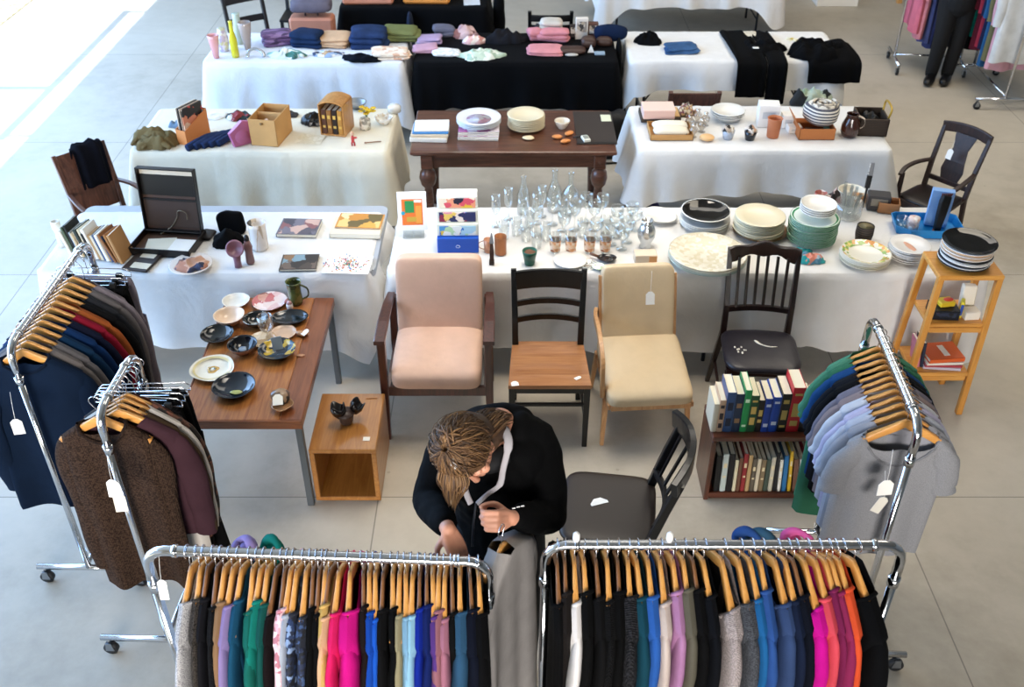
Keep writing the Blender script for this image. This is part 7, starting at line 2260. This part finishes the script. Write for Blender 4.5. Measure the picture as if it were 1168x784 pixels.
# white crate and wooden leg at the top right edge
t = thing('display_board', 'white low platform box at the top edge of the floor', 'platform', (3.95, 12.35, 0))
mb = MB(); mb.box((0, 0, .05), (.5, .3, .1), mat('#ecebe8', .6), .006); mb.build('body', t)
t = thing('wooden_trestle', 'pale wooden trestle leg at the top edge near the pink coats', 'trestle', (4.75, 12.35, 0))
for sx in (0, 1):
    mb = MB(); mb.sweep([(sx * .9, 0, 0), (sx * .9 - .02, .05, .7)], .06, .06, wood('#b98446', '#d6a86c', 'z', .5), (0, 1, 0)); mb.build('leg', t)
mb = MB(); mb.box((.44, .05, .72), (1.1, .4, .04), wood('#8a5a34', '#a87444', 'x', .5)); mb.build('top', t)
# cloth over the left armchair
mb = ribbon([(0, -.05, -.30), (0, -.035, -.05), (0, -.02, .012), (.0, .01, .03), (0, .04, .01), (0, .055, -.2)], .24, .022, cloth('#15192a', .25), 4, .012, 7, 1.05)
o = mb.build('jacket', None, (-2.944, 6.366, .848), (0, 0, R(46))); o.scale = (.9, .9, .9)
tag(o, 'dark navy jacket draped over the back of the brown left armchair', 'clothing')
# floor bits
mb = MB(); mb.box((0, 0, .002), (.10, .04, .003), mat('#e4e2dc', .6), .001); put(mb, 'paper_slip', 'white paper slip on the floor beneath the right-hand rack', 'paper', 940, 602, 0, R(-14))
# tags on the racks
price_tag((-2.0, 3.06, 1.16), (R(86), 0, R(10)), 'white tag hanging on the navy sweater of the long left rack', (-2.01, 3.11, 1.30), .045, .075)
price_tag((-1.485, 2.685, 1.18), (R(82), 0, R(-6)), 'upper white tag hanging on the chunky brown sweater', (-1.50, 2.74, 1.30), .05, .08)
price_tag((-1.475, 2.68, 1.11), (R(82), 0, R(8)), 'lower cream tag hanging on the chunky brown sweater', (-1.49, 2.74, 1.26), .045, .08, '#e6ddcc')
price_tag((1.41, 2.72, 1.15), (R(84), 0, R(6)), 'large white tag hanging in the neckline of the heather grey T-shirt', (1.42, 2.77, 1.30), .06, .07)
price_tag((1.405, 2.715, 1.065), (R(84), R(20), R(-12)), 'small cream paper twist below the large tag on the grey T-shirt', (1.41, 2.76, 1.2), .035, .08, '#dcd6c8')
price_tag((-1.125, 2.13, 1.27), (R(80), 0, R(0)), 'white tag hanging near the left end of the front left rack', (-1.12, 2.16, 1.40), .03, .08)
# ================================================================== people
def baked(mb, name, parent, voxel, it=6, fac=.5):
    """One continuous skin from overlapping closed shapes."""
    o = mb.build(name, parent)
    m = o.modifiers.new('remesh', 'REMESH')
    m.mode, m.voxel_size = 'VOXEL', voxel
    m.use_smooth_shade = True
    s = o.modifiers.new('smooth', 'SMOOTH')
    s.factor, s.iterations = fac, it
    dg = bpy.context.evaluated_depsgraph_get()
    me = bpy.data.meshes.new_from_object(o.evaluated_get(dg))
    o.modifiers.clear()
    me.materials.clear()
    for k in mb.mats:
        me.materials.append(k)
    me.polygons.foreach_set('use_smooth', [True] * len(me.polygons))
    o.data = me
    return o


def limb(mb, pts, rr, m, n=14, flat=1.0, up=None):
    mb.tube(smooth_path(pts, 4), [rr[min(int(i / 4), len(rr) - 1)] + (rr[min(int(i / 4) + 1, len(rr) - 1)] - rr[min(int(i / 4), len(rr) - 1)]) * ((i % 4) / 4) for i in range((len(pts) - 1) * 4 + 1)], m, n, True, flat, up)
    for p, r in ((pts[0], rr[0]), (pts[-1], rr[-1])):
        mb.ell(p, (r, r, r), m, n, 8)


def frame(u, f):
    """Rotation whose z axis is u and -y axis is as near f as possible."""
    z = Vector(u).normalized()
    y = -Vector(f).normalized()
    y = (y - z * y.dot(z)).normalized()
    x = y.cross(z)
    return Matrix((x, y, z)).transposed().to_4x4()


def head_shapes(mb, c, Q, m):
    mb.M = Matrix.Translation(c) @ Q
    mb.ell((0, .012, .03), (.074, .092, .088), m, 24, 16)
    mb.ell((0, -.012, -.035), (.06, .07, .075), m, 20, 14)
    mb.ell((0, -.04, -.088), (.034, .035, .03), m, 16, 10)
    mb.tube([(0, -.083, .01), (0, -.096, -.025), (0, -.10, -.034)], [.008, .012, .014], m, 8)
    mb.ell((0, -.098, -.034), (.015, .012, .01), m, 10, 8)
    mb.ell((0, -.082, -.066), (.024, .01, .007), m, 12, 8)
    mb.ell((0, -.08, -.075), (.02, .01, .007), m, 12, 8)
    for sx in (-1, 1):
        mb.ell((sx * .032, -.07, .018), (.022, .016, .01), m, 12, 8)
        mb.ell((sx * .04, -.062, -.025), (.022, .02, .02), m, 12, 8)
        mb.ell((sx * .076, .012, -.012), (.01, .022, .033), m, 12, 8, rot=(R(-10), 0, sx * R(20)))
    mb.M = Matrix()


def hand(mb, wrist, d, n, s, m, curl, sc=1.0, spread=.0):
    """Palm, four unequal fingers and thumb. d forward, n palm-facing, s towards the little finger; curl = bend per joint (radians)."""
    d, n, s = (Vector(v).normalized() for v in (d, n, s))
    s = (s - d * s.dot(d)).normalized()
    n = (n - d * n.dot(d) - s * n.dot(s)).normalized()
    W = Vector(wrist)
    for k in range(4):
        a = (k - 1.5) * .019 * sc
        limb(mb, [W + d * .004 + s * a * .55, W + d * .045 * sc + s * a * .9, W + d * .082 * sc + s * a], [.013 * sc, .0125 * sc, .0105 * sc], m, 10)
    lens = ((.040, .025, .021), (.044, .029, .022), (.041, .027, .021), (.032, .021, .019))
    for k in range(4):
        p = W + d * .082 * sc + s * ((k - 1.5) * .0195 * sc)
        ang = 0.0
        pts, rr = [p], [.0098 * sc]
        for j, L in enumerate(lens[k]):
            ang += curl[j] * (1 + .06 * k)
            v = d * math.cos(ang) + n * math.sin(ang) + s * spread * (k - 1.5)
            p = p + v * L * sc
            pts.append(p)
            rr.append((.009, .0082, .0072)[j] * sc)
        limb(mb, pts, rr, m, 10)
    t0 = W + d * .022 * sc - s * .022 * sc + n * .006
    t1 = t0 + (d * .55 - s * .6 + n * .55).normalized() * .042 * sc
    t2 = t1 + (d * .8 - s * .05 + n * .55).normalized() * .032 * sc
    t3 = t2 + (d * .75 + s * .25 + n * .5).normalized() * .024 * sc
    limb(mb, [t0, t1, t2, t3], [.014 * sc, .0115 * sc, .0098 * sc, .0078 * sc], m, 10)


skin = mat('#c98f74', .5, var=.06, vscale=18)
t = thing('person', 'person in black jacket, brown tousled hair, bending over the front left rack', 'person', (-.06, 2.66, 0))
OFF = Vector((-.06, 2.66, 0))


def W_(*p):
    return Vector(p) - OFF


nb, hc = W_(-.045, 2.72, 1.465), W_(-.150, 2.545, 1.492)
shR, shL = W_(-.215, 2.72, 1.40), W_(.085, 2.72, 1.40)
elR, elL = W_(-.300, 2.58, 1.225), W_(.135, 2.53, 1.19)
wrR, wrL = W_(-.215, 2.335, 1.335), W_(-.005, 2.385, 1.335)
HQ = frame((-.42, -.66, .52), (.18, -.55, -.78))
b = MB()
head_shapes(b, hc, HQ, skin)
limb(b, [nb + Vector((.0, .03, -.04)), nb, hc + Vector((.04, .06, -.015))], [.062, .055, .055], skin)
limb(b, [W_(-.06, 2.72, .95), W_(-.06, 2.74, 1.15), W_(-.06, 2.72, 1.36), nb], [.12, .115, .12, .06], skin, 16)
limb(b, [shR, W_(-.06, 2.73, 1.40), shL], [.05, .08, .05], skin)
for sh, el, wr in ((shR, elR, wrR), (shL, elL, wrL)):
    limb(b, [sh, (sh + el) / 2, el], [.05, .044, .038], skin)
    limb(b, [el, el.lerp(wr, .35), wr], [.038, .037, .026], skin)
for sx, fx in ((-1, -.15), (1, .04)):
    limb(b, [W_(-.06 + sx * .08, 2.72, .93), W_(fx, 2.70, .50), W_(fx, 2.74, .09)], [.085, .055, .038], skin)
    limb(b, [W_(fx, 2.72, .05), W_(fx + sx * .01, 2.62, .04)], [.032, .024], skin)
hand(b, wrL, (-.45, -.55, .42), (-.75, .5, -.1), (.25, -.15, -.9), skin, (.85, 1.25, .9), 1.0)
hand(b, wrR, (.40, -.62, -.68), (.5, -.35, -.6), (.75, .6, -.1), skin, (.35, .5, .45), 1.0)
body = baked(b, 'body', t, .0042, 4)

jm = mat('#0c0d11', .85, bump=.12, bscale=160, var=.15, spec=.12)
j = MB()
limb(j, [W_(-.06, 2.73, .86), W_(-.06, 2.75, 1.05), W_(-.06, 2.73, 1.25), W_(-.06, 2.735, 1.40)], [.175, .165, .175, .10], jm, 20)
j.ell(W_(-.06, 2.63, 1.29), (.165, .12, .15), jm, 20, 14)
j.ell(W_(-.14, 2.66, 1.36), (.11, .10, .09), jm, 16, 12)
j.ell(W_(.03, 2.66, 1.36), (.11, .10, .09), jm, 16, 12)
j.ell(W_(-.06, 2.78, 1.38), (.17, .09, .11), jm, 18, 12)
limb(j, [shR + Vector((.06, 0, .01)), shR, shR.lerp(elR, .5) + Vector((-.01, .0, .0)), elR], [.07, .073, .068, .062], jm)
limb(j, [elR, elR.lerp(wrR, .45), elR.lerp(wrR, .82)], [.062, .058, .045], jm)
limb(j, [shL - Vector((.06, 0, -.01)), shL, shL.lerp(elL, .5) + Vector((.015, .0, .0)), elL], [.07, .075, .072, .064], jm)
limb(j, [elL, elL.lerp(wrL, .4), elL.lerp(wrL, .8)], [.064, .06, .046], jm)
j.ell(W_(-.03, 2.775, 1.455), (.11, .05, .05), jm, 18, 12)
j.ell(W_(.03, 2.72, 1.455), (.05, .07, .05), jm, 16, 12)
j.ell(W_(-.12, 2.75, 1.44), (.07, .06, .05), jm, 16, 12)
jk = baked(j, 'jacket', t, .007, 5)
for v in jk.data.vertices:
    k = noise.noise(v.co * 22) * .004 + noise.noise(Vector((v.co.x * 9, v.co.y * 9, v.co.z * 26))) * .004
    v.co += v.normal * k
mb = MB()
gl_ = mat('#b5b1b6', .85)
path = [W_(*P(562, 486, 1.50), 1.50), W_(*P(574, 489, 1.50), 1.50), W_(*P(580, 506, 1.485), 1.485), W_(*P(574, 535, 1.435), 1.435), W_(*P(570, 553, 1.405), 1.405), W_(*P(556, 564, 1.385), 1.385), W_(*P(544, 575, 1.355), 1.355)]
mb.tube(smooth_path(path, 5), [.016] + [.02] * 6 + [.016] * 5 + [.011] * 9 + [.008] * 10, gl_, 8, flat=.3)
mb.tube(smooth_path([W_(*P(530, 556, 1.41), 1.41), W_(*P(533, 566, 1.385), 1.385), W_(*P(537, 575, 1.36), 1.36)], 5), .011, gl_, 8, flat=.5)
mb.build('hood_lining', t)
mb = MB()
mb.ell(W_(-.085, 2.60, 1.405), (.085, .065, .055), mat('#12141c', .8), 18, 12, rot=(R(-20), 0, 0))
mb.build('shirt', t)
mb = MB()
mb.tube(smooth_path([W_(*P(543, 576, 1.36), 1.365), W_(*P(540, 600, 1.28), 1.285), W_(*P(539, 625, 1.2), 1.205)], 4), .004, mat('#3a3d44', .4, .6), 6)
mb.build('zipper', t)
mb = MB()
for k, (px, py) in enumerate(((586, 580), (591, 578.5), (596, 577.5))):
    p = W_(*P(px, py, 1.36), 1.36)
    mb.box(p, (.012, .004, .004), mat('#d8d8d8', .6), .001, (0, 0, .2))
mb.build('chest_mark', t)
tr = MB()
for sx, fx in ((-1, -.15), (1, .04)):
    limb(tr, [W_(-.06 + sx * .07, 2.73, .95), W_(-.06 + sx * .085, 2.72, .8), W_(fx, 2.70, .50), W_(fx, 2.74, .08)], [.12, .11, .08, .07], mat('#14161c', .85))
limb(tr, [W_(-.06, 2.73, .99), W_(-.06, 2.73, .88)], [.15, .14], mat('#14161c', .85), 18)
baked(tr, 'trousers', t, .01, 4)
for sx, fx in ((-1, -.15), (1, .04)):
    mb = MB(); mb.ell(W_(fx + sx * .008, 2.66, .045), (.046, .135, .045), mat('#1c1c20', .5), 18, 10, 2.6); mb.build('shoe', t)
# hair: cap plus many strands, loose bun
h1, h2, h3 = mat('#5e432b', .6, var=.2), mat('#7c5c3a', .55, var=.15), mat('#4a3423', .6)
rg = random.Random(77)
hm = MB()
hm.M = Matrix.Translation(hc) @ HQ
hm.ell((0, .022, .036), (.094, .104, .099), h1, 28, 18, disp=.06, freq=30)
hm.ell((0, .066, -.03), (.082, .07, .10), h3, 20, 14, disp=.1, freq=30)
hm.M = Matrix()
hm.ell((hc + nb) / 2 + Vector((.005, .02, .012)), (.07, .085, .06), h3, 20, 14, disp=.15, freq=30)
for k in range(110):
    a_, b_ = rg.uniform(-1, 1), rg.uniform(-.6, 1)
    st = hc + Vector((.03 + .05 * a_, .04 + .03 * b_, .06 - .03 * abs(a_)))
    en = nb + Vector((.05 * a_, -.01 + .03 * b_, .05 - .02 * abs(a_) + rg.uniform(-.01, .01)))
    hm.tube(smooth_path([st, st.lerp(en, .5) + Vector((.012 * a_, 0, .03 + .01 * b_)), en], 5), rg.uniform(.0012, .0026), rg.choice((h1, h1, h2, h3)), 4)
hm.M = Matrix.Translation(hc) @ HQ
hm.ell((.015, .062, .118), (.034, .034, .028), h1, 16, 12, disp=.25, freq=60)
rg = random.Random(77)


def on_head(th, ph, r=1.02):
    return Vector((.096 * r * math.sin(ph) * math.cos(th), .02 + .106 * r * math.sin(ph) * math.sin(th), .036 + .102 * r * math.cos(ph)))


for k in range(1100):
    th = rg.uniform(0, 2 * PI)
    sw = rg.uniform(-.9, .9)
    e = rg.uniform(1.0, 1.9) if math.sin(th) > -.3 else rg.uniform(.75, 1.25)
    pts = []
    lift = rg.uniform(1.0, 1.09) + (.10 if rg.random() < .12 else 0)
    for q in range(6):
        f = q / 5
        pts.append(on_head(th + sw * f * .8 + .12 * math.sin(f * 5 + k), .1 + e * f, lift + .03 * math.sin(f * 7 + k * 1.7)))
    r = rg.uniform(.0007, .0018)
    hm.tube(smooth_path(pts, 3), [r * (.6 + .6 * math.sin(PI * (i + 2) / 20)) for i in range(16)], rg.choice((h1, h1, h2, h2, h3)), 4)
for k in range(26):   # bun loops
    a, rr_ = rg.uniform(0, 6.28), rg.uniform(.016, .04)
    c = Vector((.015 + rg.uniform(-.012, .012), .062 + rg.uniform(-.012, .012), .125 + rg.uniform(-.01, .014)))
    ax = Vector((math.cos(a), math.sin(a), rg.uniform(-.6, .6)))
    bx_ = ax.orthogonal().normalized() * rr_
    by_ = ax.cross(bx_).normalized() * rr_
    hm.tube([c + bx_ * math.cos(q / 8 * 5.2) + by_ * math.sin(q / 8 * 5.2) for q in range(9)], .003, rg.choice((h1, h2, h3)), 5)
dn = (HQ.to_3x3().inverted() @ Vector((0, 0, -1))).normalized()
for k in range(120):   # loose locks falling straight down past the brow
    x_ = rg.gauss(-.32, .3)
    p0 = on_head(R(270) + x_, rg.uniform(.9, 1.2), 1.04)
    ln = rg.uniform(.05, .13) * (1.15 - .5 * abs(x_ + .2))
    out_ = Vector((math.sin(x_) * .02, -.022, 0))
    hm.tube(smooth_path([on_head(R(270) + x_, .5, 1.05), p0, p0 + out_ + dn * ln * .45, p0 + out_ * (.8 + .4 * math.sin(k)) + dn * ln + Vector((-.05 * (x_ + .32), 0, 0))], 4), [.0022] * 7 + [.0018] * 4 + [.0008] * 2, rg.choice((h1, h2, h2, h3)), 5)
hair = hm.build('hair', t)
mb = MB(); mb.M = Matrix.Translation(hc) @ HQ
mb.box((.012, -.035, .128), (.022, .03, .008), mat('#e6e6ea', .25), .002, (R(20), 0, R(35))); mb.box((.018, -.03, .134), (.008, .034, .008), mat('#f2f2f4', .25), .002, (R(20), 0, R(10)))
mb.build('hair_clip', t)
# the grey coat in the hand
hang_top('coat', 'grey soft coat', cloth('#a39e9b', .1), (-.035, 2.275, 1.32), (0, 0, R(66)), 'held by the person at the right end of the front left rack', 'person\'s left hand', L=.95, W=.2, nw=.028, dip=.02, t=.042, sleeve='long', seed=900, amp=.016)

# standing person at the back right, cut by the top edge
t = thing('person', 'person in black trousers and shoes standing between the back right racks', 'person', (4.34, 9.74, 0))
b = MB()
limb(b, [(0, .05, .95), (0, .05, 1.2), (0, .04, 1.4)], [.12, .12, .11], skin, 16)
limb(b, [(0, .04, 1.42), (0, .03, 1.52), (0, .01, 1.6)], [.07, .052, .05], skin)
head_shapes(b, Vector((0, 0, 1.66)), frame((0, -.15, 1), (-.4, -1, 0)), skin)
for sx in (-1, 1):
    limb(b, [(sx * .17, .05, 1.42), (sx * .24, .06, 1.15)], [.05, .04], skin)
    limb(b, [(sx * .24, .06, 1.15), (sx * .16, -.14, 1.10)], [.04, .028], skin)
    hand(b, Vector((sx * .16, -.14, 1.10)), (-sx * .8, -.4, .1), (0, .3, -1), (0, -.9, -.3), skin, (.3, .4, .3))
    limb(b, [(sx * .08, .05, .92), (sx * .08, .02, .5), (sx * .08, .06, .09)], [.085, .055, .038], skin)
    limb(b, [(sx * .08, .05, .05), (sx * .08 - .03, -.04, .04)], [.034, .022], skin)
baked(b, 'body', t, .007, 4)
bm_ = mat('#121318', .85)
b = MB()
for sx in (-1, 1):
    limb(b, [(sx * .075, .05, .95), (sx * .085, .04, .75), (sx * .085, .02, .48), (sx * .08, .06, .08)], [.115, .10, .078, .062], bm_)
limb(b, [(0, .05, 1.0), (0, .05, .9)], [.15, .14], bm_, 18)
baked(b, 'trousers', t, .01, 4)
b = MB()
limb(b, [(0, .05, .82), (0, .05, 1.1), (0, .05, 1.36)], [.17, .165, .14], bm_, 18)
for sx in (-1, 1):
    limb(b, [(sx * .14, .05, 1.4), (sx * .22, .06, 1.18), (sx * .24, .05, 1.12)], [.08, .065, .06], bm_)
    limb(b, [(sx * .24, .05, 1.13), (sx * .17, -.12, 1.105)], [.06, .045], bm_)
baked(b, 'coat', t, .01, 4)
for sx in (-1, 1):
    mb = MB(); mb.ell((sx * .08 - .035, -.02, .045), (.05, .145, .045), mat('#17171b', .4), 18, 10, 2.6, rot=(0, 0, R(-30))); mb.build('shoe', t)
mb = MB(); mb.M = Matrix.Translation((0, 0, 1.66)) @ frame((0, -.15, 1), (-.4, -1, 0))
mb.ell((0, .025, .04), (.086, .095, .09), h3, 24, 16, disp=.08, freq=30); mb.build('hair', t)
price_tag((4.56, 9.50, .80), (R(80), 0, R(-10)), 'white tag hanging low in front of the back right person', (4.56, 9.53, .95), .05, .09)
